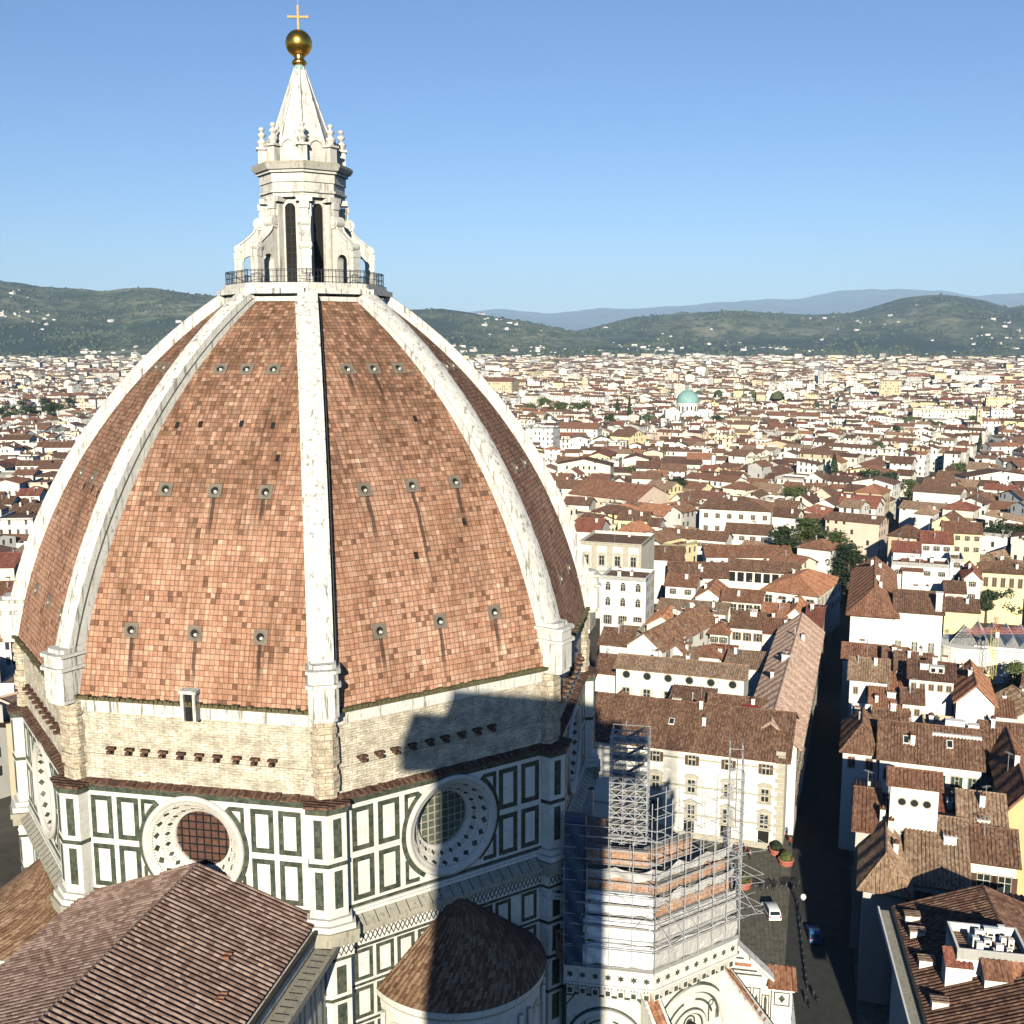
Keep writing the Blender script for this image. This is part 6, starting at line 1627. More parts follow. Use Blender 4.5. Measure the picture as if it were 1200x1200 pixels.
# ------------------------------------------------------------------ trees
def rnd_unit(rr):
    while True:
        v = Vector((rr.uniform(-1, 1), rr.uniform(-1, 1), rr.uniform(-1, 1)))
        if .05 < v.length < 1: return v.normalized()
def leaf(mb, p, n, sz, rr, m=0):
    t = n.orthogonal().normalized(); b = n.cross(t); a = rr.uniform(0, 6.28); t2 = t*math.cos(a)+b*math.sin(a); b2 = n.cross(t2)
    mb.poly([p-t2*sz, p-b2*sz*.55+n*sz*.2, p+t2*sz, p+b2*sz*.55+n*sz*.2], m, uv=[(0, 0), (1, 0), (1, 1), (0, 1)])
TREES = {}
def tree_mesh(kind, seed):
    """unit-height trunk and crown meshes"""
    key = (kind, seed)
    if key in TREES: return TREES[key]
    rr = random.Random(seed*31+len(kind)); tr = MB(); cr = MB()
    if kind == 'broad':
        tr.tube((0, 0, 0), (.01, .01, .36), .035, 7, 0, .022); cl = []
        for i in range(16):
            a = rr.uniform(0, 6.28); q = rr.uniform(0, .30); z = rr.uniform(.36, .86); q *= (1-abs(z-.6)*.9)
            p = Vector((q*math.cos(a), q*math.sin(a), z)); cl.append((p, rr.uniform(.11, .19)))
            if i < 7: tr.tube((0, 0, .30+.02*i), p, .014, 5, 0, .004)
        for p, s in cl:
            for j in range(150):
                n = rnd_unit(rr); n.z = n.z*.8+.15; leaf(cr, p+n*s*rr.uniform(.55, 1.05), (n+rnd_unit(rr)*.6).normalized(), rr.uniform(.018, .034), rr)
        mt = 'leaf'
    elif kind == 'cypress':
        tr.tube((0, 0, 0), (0, 0, .9), .022, 6, 0, .004)
        for j in range(1500):
            z = rr.uniform(.05, 1.0); q = .115*math.sin(min(1, z*3.2)*math.pi/2)*(1-max(0, z-.25)/.75)**.75*rr.uniform(.65, 1.12)+.004; a = rr.uniform(0, 6.28)
            n = Vector((math.cos(a), math.sin(a), rr.uniform(.2, 1.2))).normalized(); leaf(cr, Vector((q*math.cos(a), q*math.sin(a), z)), n, rr.uniform(.015, .03), rr)
        mt = 'leafdark'
    elif kind == 'cedar':
        tr.tube((0, 0, 0), (0, 0, .85), .04, 7, 0, .012)
        for lay in range(9):
            z0 = .26+lay*.078; ext = .55*(1-lay/11)
            for b in range(7):
                a = rr.uniform(0, 6.28); e2 = ext*rr.uniform(.6, 1.05); tip = Vector((e2*math.cos(a), e2*math.sin(a), z0+rr.uniform(-.02, .05))); tr.tube((0, 0, z0-.02), tip, .010, 4, 0, .003)
                for j in range(75):
                    f = rr.uniform(.25, 1.05); p = Vector((0, 0, z0)).lerp(tip, f)+Vector((rr.gauss(0, .05), rr.gauss(0, .05), rr.gauss(.01, .014)))
                    leaf(cr, p, (Vector((0, 0, 1))+rnd_unit(rr)*.7).normalized(), rr.uniform(.016, .034), rr)
        mt = 'leafdark'
    elif kind == 'pine':
        tr.tube((0, 0, 0), (.01, 0, .62), .03, 7, 0, .018)
        for i in range(14):
            a = rr.uniform(0, 6.28); q = rr.uniform(0, .22); p = Vector((q*math.cos(a), q*math.sin(a), rr.uniform(.35, .92))); tr.tube((0, 0, .3), p, .01, 4, 0, .003)
            for j in range(120):
                n = rnd_unit(rr); leaf(cr, p+n*rr.uniform(.05, .13), (n+Vector((0, 0, .6))).normalized(), rr.uniform(.016, .03), rr)
        mt = 'leafdark'
    elif kind == 'palm':
        tr.tube((0, 0, 0), (.02, 0, .74), .035, 8, 0, .028)
        for i in range(34):
            a = rr.uniform(0, 6.28); el = rr.uniform(-.5, 1.1); d = Vector((math.cos(a)*math.cos(el), math.sin(a)*math.cos(el), math.sin(el))); p = Vector((.02, 0, .75)); L = .27
            for j in range(7):
                q = p+d*(L/7); side = d.cross(Vector((0, 0, 1))).normalized(); w0 = .035*(1-j/8)
                cr.poly([p-side*w0+Vector((0, 0, -w0*.5)), p, q, q-side*w0*.85+Vector((0, 0, -w0*.5))], 0, uv=[(0, 0)]*4); cr.poly([p, p+side*w0+Vector((0, 0, -w0*.5)), q+side*w0*.85+Vector((0, 0, -w0*.5)), q], 0, uv=[(0, 0)]*4)
                p = q; d = (d-Vector((0, 0, .16))).normalized()
        mt = 'leafolive'
    elif kind == 'shrub':
        tr.tube((0, 0, 0), (0, 0, .5), .03, 5, 0, .01)
        for j in range(500):
            n = rnd_unit(rr); n.z = abs(n.z); leaf(cr, Vector((n.x*.42, n.y*.42, .25+n.z*.65))*rr.uniform(.75, 1.1), (n+rnd_unit(rr)*.5).normalized(), rr.uniform(.04, .09), rr)
        mt = 'leaf'
    a = tr.build('trunk', [M['bark']]); b = cr.build('crown', [M[mt]], None, fix=False); ma, mc = a.data, b.data
    bpy.data.objects.remove(a); bpy.data.objects.remove(b); TREES[key] = (ma, mc); return TREES[key]
def tree(kind, p, h, wid, label, name, group=None, mat=None, seed=None, z=0.0):
    sd = seed if seed is not None else random.randint(0, 3)
    ma, mc = tree_mesh(kind, sd)
    t = tag(empty(name, (p[0], p[1], z), random.uniform(0, 6.28)), label, 'tree' if kind != 'shrub' else 'shrub', group)
    for nm, me in (('trunk', ma), ('crown', mc)):
        o = link(nm, me, t); o.scale = (h*wid, h*wid, h)
        if nm == 'crown' and mat: o.material_slots[0].link = 'OBJECT'; o.material_slots[0].material = M[mat]
    return t
def TP(kind, px, ybase, zb, h, wid, label, name, **kw):
    p = at(px, ybase, zb); return tree(kind, p, h, wid, label, name, z=0 if zb < 3 else zb, **kw)
rt_ = random.Random(9)
for i, (px, y, h, lab) in enumerate(((918, 676, 23, 'leftmost spreading cedar by the courtyard loggia'), (946, 672, 25, 'tallest spreading cedar in the clump beside the street'), (975, 680, 22, 'spreading cedar nearest the dark street in the clump'), (993, 690, 20, 'small cedar at the right end of the clump'))):
    TP('cedar', px, y+14, 0, h, 1.0, lab, 'cedar_tree', group='cedars by the street', seed=i, mat='leaf' if i in (1, 2) else None)
TP('pine', 792, 606, 0, 20, 1.0, 'dark bushy pine standing left of the big white villa', 'pine_tree')
TP('cypress', 976, 578, 0, 22, 1.4, 'dark conifer alone among the right hand rooftops', 'conifer_tree')
TP('cypress', 723, 503, 0, 30, .95, 'left one of two tall slim cypresses beside the yellow hall', 'cypress_tree', group='cypresses')
TP('cypress', 737, 508, 0, 33, .8, 'right and taller one of two slim cypresses beside the yellow hall', 'cypress_tree', group='cypresses')
TP('cypress', 750, 517, 0, 22, 1.4, 'short broad cypress right of the two slim ones', 'cypress_tree', group='cypresses')
TP('broad', 837, 512, 0, 20, 1.0, 'dark round tree at the right foot of the synagogue', 'broadleaf_tree', mat='leafdark')
TP('palm', 1168, 722, 0, 21, 1.0, 'tall palm in front of the yellow shuttered house', 'palm_tree')
for px, y, h, lab in ((1160, 652, 20, 'dark tree behind the yellow shuttered house, nearer the red gable'), (1178, 650, 22, 'tallest dark tree behind the yellow shuttered house'), (1196, 652, 19, 'dark tree at the right edge behind the yellow shuttered house')):
    TP('broad', px, y+22, 0, h, 1.0, lab, 'broadleaf_tree', mat='leafdark')
for px, y, h, lab in ((1155, 724, 11, 'dark garden tree left of the palm trunk'), (1180, 724, 12, 'dark garden tree right of the palm trunk'), (1196, 722, 12, 'dark garden tree at the right edge below the yellow house')):
    TP('broad', px, y+6, 0, h, 1.1, lab, 'broadleaf_tree', mat='leafdark')
for px, y, h, lab in ((1186, 812, 9, 'garden tree right of the crane mast'), (1197, 822, 8, 'garden tree at the right edge below the crane'), (1141, 790, 7, 'low tree on the lawn left of the crane mast')):
    TP('broad', px, y+6, 0, h, 1.1, lab, 'broadleaf_tree')
for i, px in enumerate((4, 14, 24, 33, 44, 52, 61, 72, 82, 9, 38, 66)):
    TP('broad', px, 505-(i % 3)*7+(0 if i < 9 else 6), 0, rt_.uniform(20, 27), 1.05, 'dark tree of the dense park at the left edge beside the dome', 'broadleaf_tree', group='dark park trees', mat='leafdark')
for i, px in enumerate((618, 627, 637, 646, 655, 664, 673, 681, 640, 660)):
    TP('broad', px, 500-(i % 3)*4, 0, rt_.uniform(20, 26), 1.1, 'bright green tree of the park behind the white apartment block', 'broadleaf_tree', group='bright park trees')
for px, y, h, lab, mt in ((28, 583, 11, 'green garden tree left of the dome between the red and dark roofs', 'leaf'), (40, 570, 10, 'small green tree touching the dome edge below the pale yellow house', 'leaf'), (16, 640, 12, 'olive brown tree beside the dome left of its rib', 'leafolive'), (4, 634, 13, 'olive brown tree at the left edge below the white house', 'leafolive'), (12, 632, 8, 'small olive shrub tree between the two olive brown trees', 'leafolive'), (776, 611, 8, 'small garden tree left of the pine', 'leaf'), (905, 700, 6, 'courtyard tree in front of the loggia', 'leafolive')):
    TP('broad', px, y, 0, h, 1.1, lab, 'broadleaf_tree', mat=mt)
# single trees sprinkled through the town, too alike to tell apart
n = 0
while n < 60:
    x = rt_.uniform(350, 3600); y = rt_.uniform(-.42, .55)*x
    px, py = pix((x, y, 8))
    if not (0 < px < 1200) or hidden(px, py): continue
    tree('broad' if rt_.random() < .8 else 'cypress', (x, y), rt_.uniform(14, 21), 1.1 if rt_.random() < .8 else 1.3, 'single dark green tree among the distant rooftops', 'broadleaf_tree', 'town trees', mat=rt_.choice(('leafdark', 'leaf', 'leafdark'))); n += 1

# far gardens and avenues: one mass of small crowns among the roofs
def tuft(mb, P, s, rr, m):
    w_ = s*rr.uniform(.7, 1.3); a0 = rr.uniform(0, 3)
    base = [P+Vector((w_*math.cos(a0+k*1.2566), w_*math.sin(a0+k*1.2566), -1)) for k in range(5)]
    mid = [P+Vector((w_*.9*math.cos(a0+k*1.2566+.4), w_*.9*math.sin(a0+k*1.2566+.4), s*.7)) for k in range(5)]; top = P+Vector((rr.uniform(-2, 2), rr.uniform(-2, 2), s*1.25))
    mb.grid([base, mid], m, close=True, smooth=True)
    for k in range(5): mb.poly([mid[k], mid[(k+1) % 5], top], m, uv=[(0, 0)]*3, smooth=True)
M['woods'] = m_foliage('wood_dark', (.024, .040, .020), (.055, .075, .035)); M['woods2'] = m_foliage('wood_mid', (.05, .065, .03), (.10, .115, .05))
mb = MB(); rg_ = random.Random(31)
for c_ in range(150):
    x = rg_.uniform(900, 4700) if c_ < 95 else rg_.uniform(4200, 5600); y = rg_.uniform(-.45, .95)*x; dx = rg_.gauss(0, 1); 
    for j in range(rg_.randint(5, 26) if c_ < 95 else 40):
        tuft(mb, Vector((x+rg_.gauss(0, 26), y+rg_.gauss(0, 55 if c_ < 95 else 160), rg_.uniform(7, 10))), rg_.uniform(4, 8), rg_, 0 if rg_.random() < .6 else 1)
tag(mb.build('town_greenery', [M['woods'], M['woods2']], None, fix=False), kind='stuff')
# ------------------------------------------------------------------ hills
M['hill1'] = m_hill('wooded_hills', (.030, .050, .024), (.15, .17, .075), (.26, .24, .14))
M['hill2'] = m_hill('far_wooded_hills', (.030, .048, .028), (.13, .15, .075), (.24, .22, .13), .7)
M['hill3'] = m_hill('mountain_range', (.05, .06, .05), (.07, .08, .06), (.10, .10, .08), .3)
def skyline(tab, px):
    return lerp_tab(tab, px)
def hills(name, tab, r0, r1, r2, px0, px1, mat, amp, step=6, nr=60, seed=0.0, exp=1.15, hor=398.5):
    mb = MB(); rows = []; HT = {}
    for i in range(nr+1):
        r = r0+(r2-r0)*i/nr; row = []
        px = px0
        while px <= px1:
            d = RT*((px-600)/FPX)+Vector((math.cos(YAW), math.sin(YAW), 0))*1.0
            d.z = 0; x, y = CP.x+d.x*r, CP.y+d.y*r
            # ridge height that puts the crest on the photographed skyline row
            hmax = CP.z+r1*(hor-skyline(tab, px))/FPX
            q = (r-r0)/(r1-r0)
            nz = noise.fractal((x*.00055, y*.00055, seed), 1.0, 2.1, 6); rg = 1-abs(noise.noise((x*.0011, y*.0011, seed+9)))*2
            hmax *= 1+(.045 if r0 > 20000 else .018)*noise.fractal((px*.021, seed, 2.0), 1.0, 2.0, 5)
            if q <= 1: z = hmax*(max(0, q)**exp)*(1+amp*nz*min(1, 4*q)*(1-q)*2.0+amp*.5*(rg-.4)*q*(1-q)*3)+hmax*.012*nz*q
            else: z = hmax*(1-(q-1)*1.2)+hmax*.05*nz*(q-1)
            row.append(Vector((x, y, max(z, 0) if q <= 1 else z))); px += step
        rows.append(row)
    mb.grid(rows, 0, smooth=True)
    o = mb.build(name, [mat], None, fix=False); tag(o, kind='structure')
    return rows
T1 = [(-260, 330), (-60, 322), (0, 328), (60, 337), (130, 341), (185, 338), (235, 346), (330, 352), (420, 358), (480, 363), (520, 362), (560, 368), (620, 377), (660, 386), (720, 398), (800, 410), (900, 420)]
T2 = [(560, 402), (640, 394), (690, 384), (740, 372), (790, 368), (850, 364), (900, 367), (950, 369), (990, 367), (1015, 360), (1045, 351), (1075, 347), (1095, 346), (1120, 349), (1145, 353), (1170, 361), (1200, 358), (1280, 352), (1480, 360)]
T3 = [(-300, 372), (300, 374), (480, 372), (545, 366), (590, 362), (640, 368), (700, 362), (760, 361), (820, 357), (880, 353), (930, 350), (970, 344), (1010, 340), (1060, 340), (1100, 342), (1130, 348), (1160, 346), (1200, 344), (1500, 350)]
h1 = hills('hills', T1, 4700, 7600, 9000, -260, 900, M['hill1'], .55, 6, 64, 0.0, 1.2)
h2 = hills('hills', T2, 5600, 9800, 12500, 560, 1480, M['hill2'], .6, 6, 64, 4.0, 1.1)
h3 = hills('mountains', T3, 26000, 38000, 42000, -300, 1500, M['hill3'], .5, 8, 36, 8.0, 1.2)
# woods on the slopes: many small tufts, one mass
def tufts(rows, n, seed, lo, hi):
    mb = MB(); rr = random.Random(seed); nr, nc = len(rows), len(rows[0])
    for _ in range(n):
        i = rr.uniform(0, nr*.86); j = rr.uniform(0, nc-1.01); a, b = int(i), int(j)
        P = rows[a][b].lerp(rows[a][b+1], j-b).lerp(rows[min(a+1, nr-1)][b].lerp(rows[min(a+1, nr-1)][b+1], j-b), i-a)
        m_ = noise.noise((P.x*.0021, P.y*.0021, 3.0))+.5*noise.noise((P.x*.008, P.y*.008, 1.0))
        if m_ < rr.uniform(-.3, .35): continue
        s = rr.uniform(lo, hi); w_ = s*rr.uniform(.7, 1.3); a0 = rr.uniform(0, 3)
        base = [P+Vector((w_*math.cos(a0+k*1.2566), w_*math.sin(a0+k*1.2566), -1)) for k in range(5)]
        mid = [P+Vector((w_*.9*math.cos(a0+k*1.2566+.4), w_*.9*math.sin(a0+k*1.2566+.4), s*.7)) for k in range(5)]; top = P+Vector((rr.uniform(-2, 2), rr.uniform(-2, 2), s*1.25))
        m = 0 if rr.random() < .6 else 1
        mb.grid([base, mid], m, close=True, smooth=True)
        for k in range(5): mb.poly([mid[k], mid[(k+1) % 5], top], m, uv=[(0, 0)]*3, smooth=True)
    return mb
tb = tufts(h1, 9000, 1, 6, 13); t2_ = tufts(h2, 7000, 2, 8, 17)
for mbq in (tb, t2_):
    tag(mbq.build('hill_woods', [M['woods'], M['woods2']], None, fix=False), kind='stuff')
# villas scattered on the slopes
def villa(P, s, rr, az):
    mb = MB(); fr = F(P, az); w_, d_, h_ = 9*s, 6*s, 6*s
    mb.box(fr, -w_, w_, -d_, d_, -4, h_, 0)
    A, B = fr(-w_, 0, h_+2.4*s), fr(w_, 0, h_+2.4*s)
    mb.poly([fr(-w_-.5, d_+.5, h_), fr(w_+.5, d_+.5, h_), B, A], 1); mb.poly([fr(w_+.5, -d_-.5, h_), fr(-w_-.5, -d_-.5, h_), A, B], 1); mb.poly([fr(w_, d_, h_), fr(w_, -d_, h_), B], 0); mb.poly([fr(-w_, -d_, h_), fr(-w_, d_, h_), A], 0)
    if rr.random() < .3: mb.box(fr, w_*.5, w_*.9, -d_*.4, d_*.4, 0, h_*2.0, 0)
    o = mb.build('hillside_villa', [M['w_white'], M['r_rust']], None, fix=False)
    tag(o, 'small white villa among the woods on the distant hills', 'villa', 'villas on the hills')
rr = random.Random(21)
for rows, n, dd in ((h1, 130, .62), (h2, 165, .5)):
    k = 0; nr, nc = len(rows), len(rows[0]); hubs = [(rr.uniform(2, nr*dd), rr.uniform(2, nc-3)) for _ in range(13)]
    while k < n:
        if rr.random() < .72: hi_, hj = rr.choice(hubs); i, j = hi_+rr.gauss(0, 2.4), hj+rr.gauss(0, 4.0)
        else: i, j = rr.uniform(1, nr*dd), rr.uniform(1, nc-2)
        if not (1 <= i < nr-2 and 1 <= j < nc-2): continue
        P = rows[int(i)][int(j)].lerp(rows[int(i)+1][int(j)+1], rr.random())
        px, py = pix(P)
        if not (0 < px < 1200) or hidden(px, py): k += .2; continue
        villa(P, rr.choice((.6, .7, .9, 1.1, 1.7)), rr, 172+rr.gauss(0, 25)); k += 1

# ------------------------------------------------------------------ haze
HB = [(-900, -27500), (46500, -27500), (46500, 27500), (-900, 27500)]
hme = bpy.data.meshes.new('haze')
hme.from_pydata([(x, y, -1.5) for x, y in HB]+[(x, y, 1980) for x, y in HB], [], [(3, 2, 1, 0), (4, 5, 6, 7), (0, 1, 5, 4), (1, 2, 6, 5), (2, 3, 7, 6), (3, 0, 4, 7)])
hm = bpy.data.materials.new('pale_air'); hm.use_nodes = True; ht = hm.node_tree; ht.nodes.clear()
ho = ht.nodes.new('ShaderNodeOutputMaterial'); hv = ht.nodes.new('ShaderNodeVolumePrincipled')
hv.inputs['Color'].default_value = (.52, .74, 1.0, 1); hv.inputs['Density'].default_value = 3.0e-5; hv.inputs['Anisotropy'].default_value = -.15
ht.links.new(hv.outputs[0], ho.inputs['Volume'])
hme.materials.append(hm); tag(link('haze', hme), kind='stuff')
# ------------------------------------------------------------------ the square: paving, vehicles, planters, people
def sheet(name, pts, z, mat):
    mb = MB(); mb.poly([Vector((x, y, z)) for x, y in pts], 0); return tag(mb.build(name, [mat], None, fix=False), kind='structure')
sheet('square', [(-140, -95), (118, -95), (118, 30), (-140, 30)], .02, M['paving'])
stp = ST; L_, R_ = [], []
for i, (x, y) in enumerate(stp[1:]):
    x0, y0 = stp[i]; d = Vector((x-x0, y-y0, 0)).normalized(); n_ = Vector((-d.y, d.x, 0)); L_.append((x+n_.x*4.6, y+n_.y*4.6)); R_.append((x-n_.x*4.6, y-n_.y*4.6))
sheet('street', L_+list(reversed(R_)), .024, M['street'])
pl = [tuple(at(x, y, 0)[:2]) for x, y in ((1108, 764), (1150, 764), (1152, 784), (1112, 784))]
sheet('lawn', pl, .03, M['leaf'])
M['carwhite'] = m_plain('white_car_paint', (.82, .82, .80), .25, 0, .05); M['carblue'] = m_plain('blue_car_paint', (.045, .16, .36), .25, 0, .08)
M['tyre'] = m_plain('tyre', (.02, .02, .02), .8); M['lamp'] = m_plain('tail_lamp', (.45, .04, .03), .4); M['cargl'] = m_plain('car_glass', (.02, .025, .03), .08, 0, 0)
def car(name, label, p, az, L, W_, H_, paint, van):
    t = tag(empty(name, (p.x, p.y, .03), R(az)), label, 'van' if van else 'car')
    # profile along x (front +x), extruded with tumblehome
    hl = L/2
    pr_ = ([(-hl, .35), (-hl, .95), (-hl+.12, H_*.62), (-hl+.35, H_*.93), (-hl+.9, H_), (hl*.25, H_*.99), (hl*.50, H_*.72), (hl*.62, H_*.62), (hl-.15, H_*.50), (hl, .75), (hl, .35)] if van else
           [(-hl, .35), (-hl, .85), (-hl+.15, H_*.62), (-hl+.65, H_*.93), (-hl+1.2, H_), (hl*.05, H_*.98), (hl*.42, H_*.68), (hl-.2, H_*.55), (hl, .7), (hl, .35)])
    mb = MB(); rows = []
    for y, k in ((-W_/2+.10, .0), (-W_/2, .02), (-W_/2*.97, .3), (W_/2*.97, .3), (W_/2, .02), (W_/2-.10, .0)):
        rows.append([Vector((x*(1 if k > .0 else .985), y*(1-.16*max(0, (z/H_-.55)/.45)), z*(1 if k > 0 else .98))) for x, z in pr_])
    mb.grid(rows, 0, smooth=True); mb.poly(rows[0], 0); mb.poly(list(reversed(rows[-1])), 0); mb.poly([rows[0][0], rows[0][-1], rows[-1][-1], rows[-1][0]], 0)
    body = mb.build('body', [paint], t)
    ww = W_*.40
    for nm, x0, z0, x1, z1 in (('rear_window', pr_[2][0]-.02, H_*.64, pr_[3][0]-.02, H_*.90), ('windscreen', (hl*.27 if van else hl*.08), H_*.97, (hl*.49 if van else hl*.40), H_*.72)):
        mb = MB(); a, b = Vector((x0, 0, z0)), Vector((x1, 0, z1)); n_ = Vector((-(z1-z0), 0, x1-x0)).normalized(); n_ = n_ if n_.z > 0 else -n_
        mb.prism([a+Vector((0, -ww, 0))+n_*.015, a+Vector((0, ww, 0))+n_*.015, b+Vector((0, ww*.92, 0))+n_*.015, b+Vector((0, -ww*.92, 0))+n_*.015], n_*.02, 0); mb.build(nm, [M['cargl']], t)
    for sg in (-1, 1):
        mb = MB(); y0, y1 = W_/2*.955, W_/2*.87
        mb.prism([Vector((pr_[3][0]+.15, sg*y0, H_*.66)), Vector((hl*.42 if van else hl*.34, sg*y0, H_*.68)), Vector((hl*.2 if van else 0, sg*y1, H_*.93)), Vector((pr_[3][0]+.35, sg*y1, H_*.92))], Vector((0, sg*.03, 0)), 0); mb.build('side_window', [M['cargl']], t)
        mb = MB(); mb.box(F((0, 0, 0), 180), *sorted((sg*W_*.36, sg*W_*.47)), hl-.02, hl+.03, .75, 1.05, 0); mb.build('tail_light', [M['lamp']], t)
        mb = MB(); mb.box(F((0, 0, 0), 0), *sorted((sg*W_*.30, sg*W_*.46)), hl-.03, hl+.02, .62, .78, 0); mb.build('headlight', [M['sh_grey']], t)
        for x in (-hl+.85, hl-.85):
            mb = MB(); mb.tube((x, sg*(W_/2-.18), .32), (x, sg*(W_/2+.02), .32), .32, 14, 0); mb.tube((x, sg*(W_/2), .32), (x, sg*(W_/2+.03), .32), .19, 12, 1); mb.build('wheel', [M['tyre'], M['steel']], t)
    mb = MB(); mb.box(F((0, 0, 0), 180), -.5, .5, hl-.01, hl+.02, .55, .68, 0); mb.build('bumper', [M['tyre']], t)
    return t
a_, b_ = at(899, 1058, .5), at(909, 1079, .5); d = a_-b_
car('parked_van', 'white minivan standing alone on the sunlit square', (a_+b_)/2, math.degrees(math.atan2(d.y, d.x)), 4.6, 1.85, 1.75, M['carwhite'], True)
a_, b_ = at(951, 1087, .5), at(956, 1104, .5); d = a_-b_
car('parked_car', 'blue car parked in the shade at the right of the square', (a_+b_)/2, math.degrees(math.atan2(d.y, d.x)), 4.1, 1.75, 1.5, M['carblue'], False)
# round planters with shrubs
for px, y, lab in ((871, 1040, 'round red planter with a yellow green shrub, nearest the white van'), (856, 1026, 'round red planter close under the scaffolding'), (921, 1013, 'round red planter nearer of the pair by the palace corner'), (910, 1001, 'round red planter farther of the pair by the palace corner')):
    p = at(px, y, 0); t = tag(empty('planter', (p.x, p.y, .02)), lab, 'planter', 'planters on the square')
    mb = MB(); mb.lathe((0, 0, 0), [(.0, .0), (1.05, 0), (1.15, .2), (1.25, .85), (1.32, .9), (1.32, 1.05), (1.1, 1.05), (1.05, .9), (0, .9)], 20, 0); mb.build('pot', [M['pot']], t)
    mb = MB(); r_ = random.Random(int(px))
    for j in range(420):
        n_ = rnd_unit(r_); n_.z = abs(n_.z); leaf(mb, Vector((n_.x*.95, n_.y*.95, 1.0+n_.z*1.25))*1.0, (n_+rnd_unit(r_)*.6).normalized(), r_.uniform(.10, .22), r_)
    mb.build('shrub', [M['leaf' if px != 910 else 'leafdark']], t, fix=False)
# people: one skinned body each
def make_person(top, bottom, hair, stride):
    bm = bmesh.new(); sk = bm.verts.layers.skin.verify()
    V = {}; 
    def v(n_, co, r): x = bm.verts.new(co); x[sk].radius = (r, r*.85); V[n_] = x
    s = stride
    v('pel', (0, 0, .95), .15); v('waist', (0, 0, 1.12), .135); v('chest', (0, 0, 1.33), .165); v('neck', (0, 0, 1.49), .06); v('head', (.01, 0, 1.60), .10); v('top', (.01, 0, 1.70), .085)
    for sg, n_ in ((1, 'l'), (-1, 'r')):
        v('hip'+n_, (0, sg*.10, .90), .10); v('knee'+n_, (sg*s*.18, sg*.10, .50), .068); v('ank'+n_, (sg*s*.30-.03*abs(s), sg*.10, .08), .045); v('toe'+n_, (sg*s*.30+.14, sg*.11, .04), .04)
        v('sh'+n_, (0, sg*.19, 1.40), .07); v('el'+n_, (-sg*s*.10, sg*.26, 1.13), .05); v('wr'+n_, (-sg*s*.02+.10, sg*.25, .90), .036); v('ha'+n_, (-sg*s*.02+.12, sg*.245, .80), .042)
    for a, b in (('pel', 'waist'), ('waist', 'chest'), ('chest', 'neck'), ('neck', 'head'), ('head', 'top')): bm.edges.new((V[a], V[b]))
    for n_ in 'lr':
        for a, b in (('pel', 'hip'+n_), ('hip'+n_, 'knee'+n_), ('knee'+n_, 'ank'+n_), ('ank'+n_, 'toe'+n_), ('chest', 'sh'+n_), ('sh'+n_, 'el'+n_), ('el'+n_, 'wr'+n_), ('wr'+n_, 'ha'+n_)): bm.edges.new((V[a], V[b]))
    V['pel'][sk].use_root = True
    me = bpy.data.meshes.new('person'); bm.to_mesh(me); bm.free(); o = link('person', me); o.modifiers.new('skin', 'SKIN'); ss = o.modifiers.new('sub', 'SUBSURF'); ss.levels = 1; ss.render_levels = 1
    dg = bpy.context.evaluated_depsgraph_get(); ev = o.evaluated_get(dg); m2 = bpy.data.meshes.new_from_object(ev); bpy.data.objects.remove(o)
    m2.materials.clear()
    for mt in (M['skin'], top, bottom, hair): m2.materials.append(mt)
    for p in m2.polygons:
        c = p.center; p.use_smooth = True
        p.material_index = 3 if (c.z > 1.63 or (c.z > 1.55 and c.x < -.03)) else 0 if c.z > 1.47 or (abs(c.y) > .21 and c.z < .96 and c.z > .7) else 1 if c.z > .98 else 2
    return m2
M['c_red'] = m_plain('red_cloth', (.40, .06, .05), .9); M['c_blue'] = m_plain('blue_cloth', (.06, .12, .32), .9); M['c_dark'] = m_plain('dark_cloth', (.03, .03, .035), .9); M['c_white'] = m_plain('white_cloth', (.72, .70, .66), .9); M['c_pink'] = m_plain('pink_cloth', (.60, .32, .30), .9); M['hair'] = m_plain('dark_hair', (.035, .022, .015), .7)
PV = [make_person(M['c_red'], M['c_dark'], M['hair'], .9), make_person(M['c_dark'], M['c_dark'], M['hair'], .3), make_person(M['c_white'], M['c_blue'], M['hair'], .8), make_person(M['c_pink'], M['c_dark'], M['hair'], .2), make_person(M['c_blue'], M['c_dark'], M['hair'], .5)]
for px, y, k, az, lab in ((853, 993, 1, 20, 'person in dark clothes standing alone by the palace wall'), (864, 996, 3, 100, 'person in pink top in the group by the palace wall'), (868, 998, 1, 200, 'person in dark clothes beside the pink top in the group by the palace wall'), (874, 994, 0, 60, 'person in red top at the right of the group by the palace wall'), (879, 999, 3, 280, 'person in pink top right of the red top by the palace wall'),
    (903, 988, 1, 30, 'person in dark clothes left of the crowd at the palace corner'), (913, 982, 2, 190, 'person in white top and blue trousers at the palace corner'), (917, 976, 3, 170, 'person in pink top walking at the palace corner'), (922, 972, 4, 10, 'person in blue top at the mouth of the street'), (926, 984, 0, 150, 'person in red top at the mouth of the street'), (908, 979, 4, 220, 'person in blue top behind the white top at the palace corner'), (864, 1083, 2, 60, 'person in white top and blue trousers beside the scaffolding foot')):
    p = at(px, y+(8 if y < 1050 else 0), 0); o = link('person', PV[k]); o.location = (p.x, p.y, .03); o.rotation_euler = (0, 0, R(az)); tag(o, lab, 'person', 'people on the square')
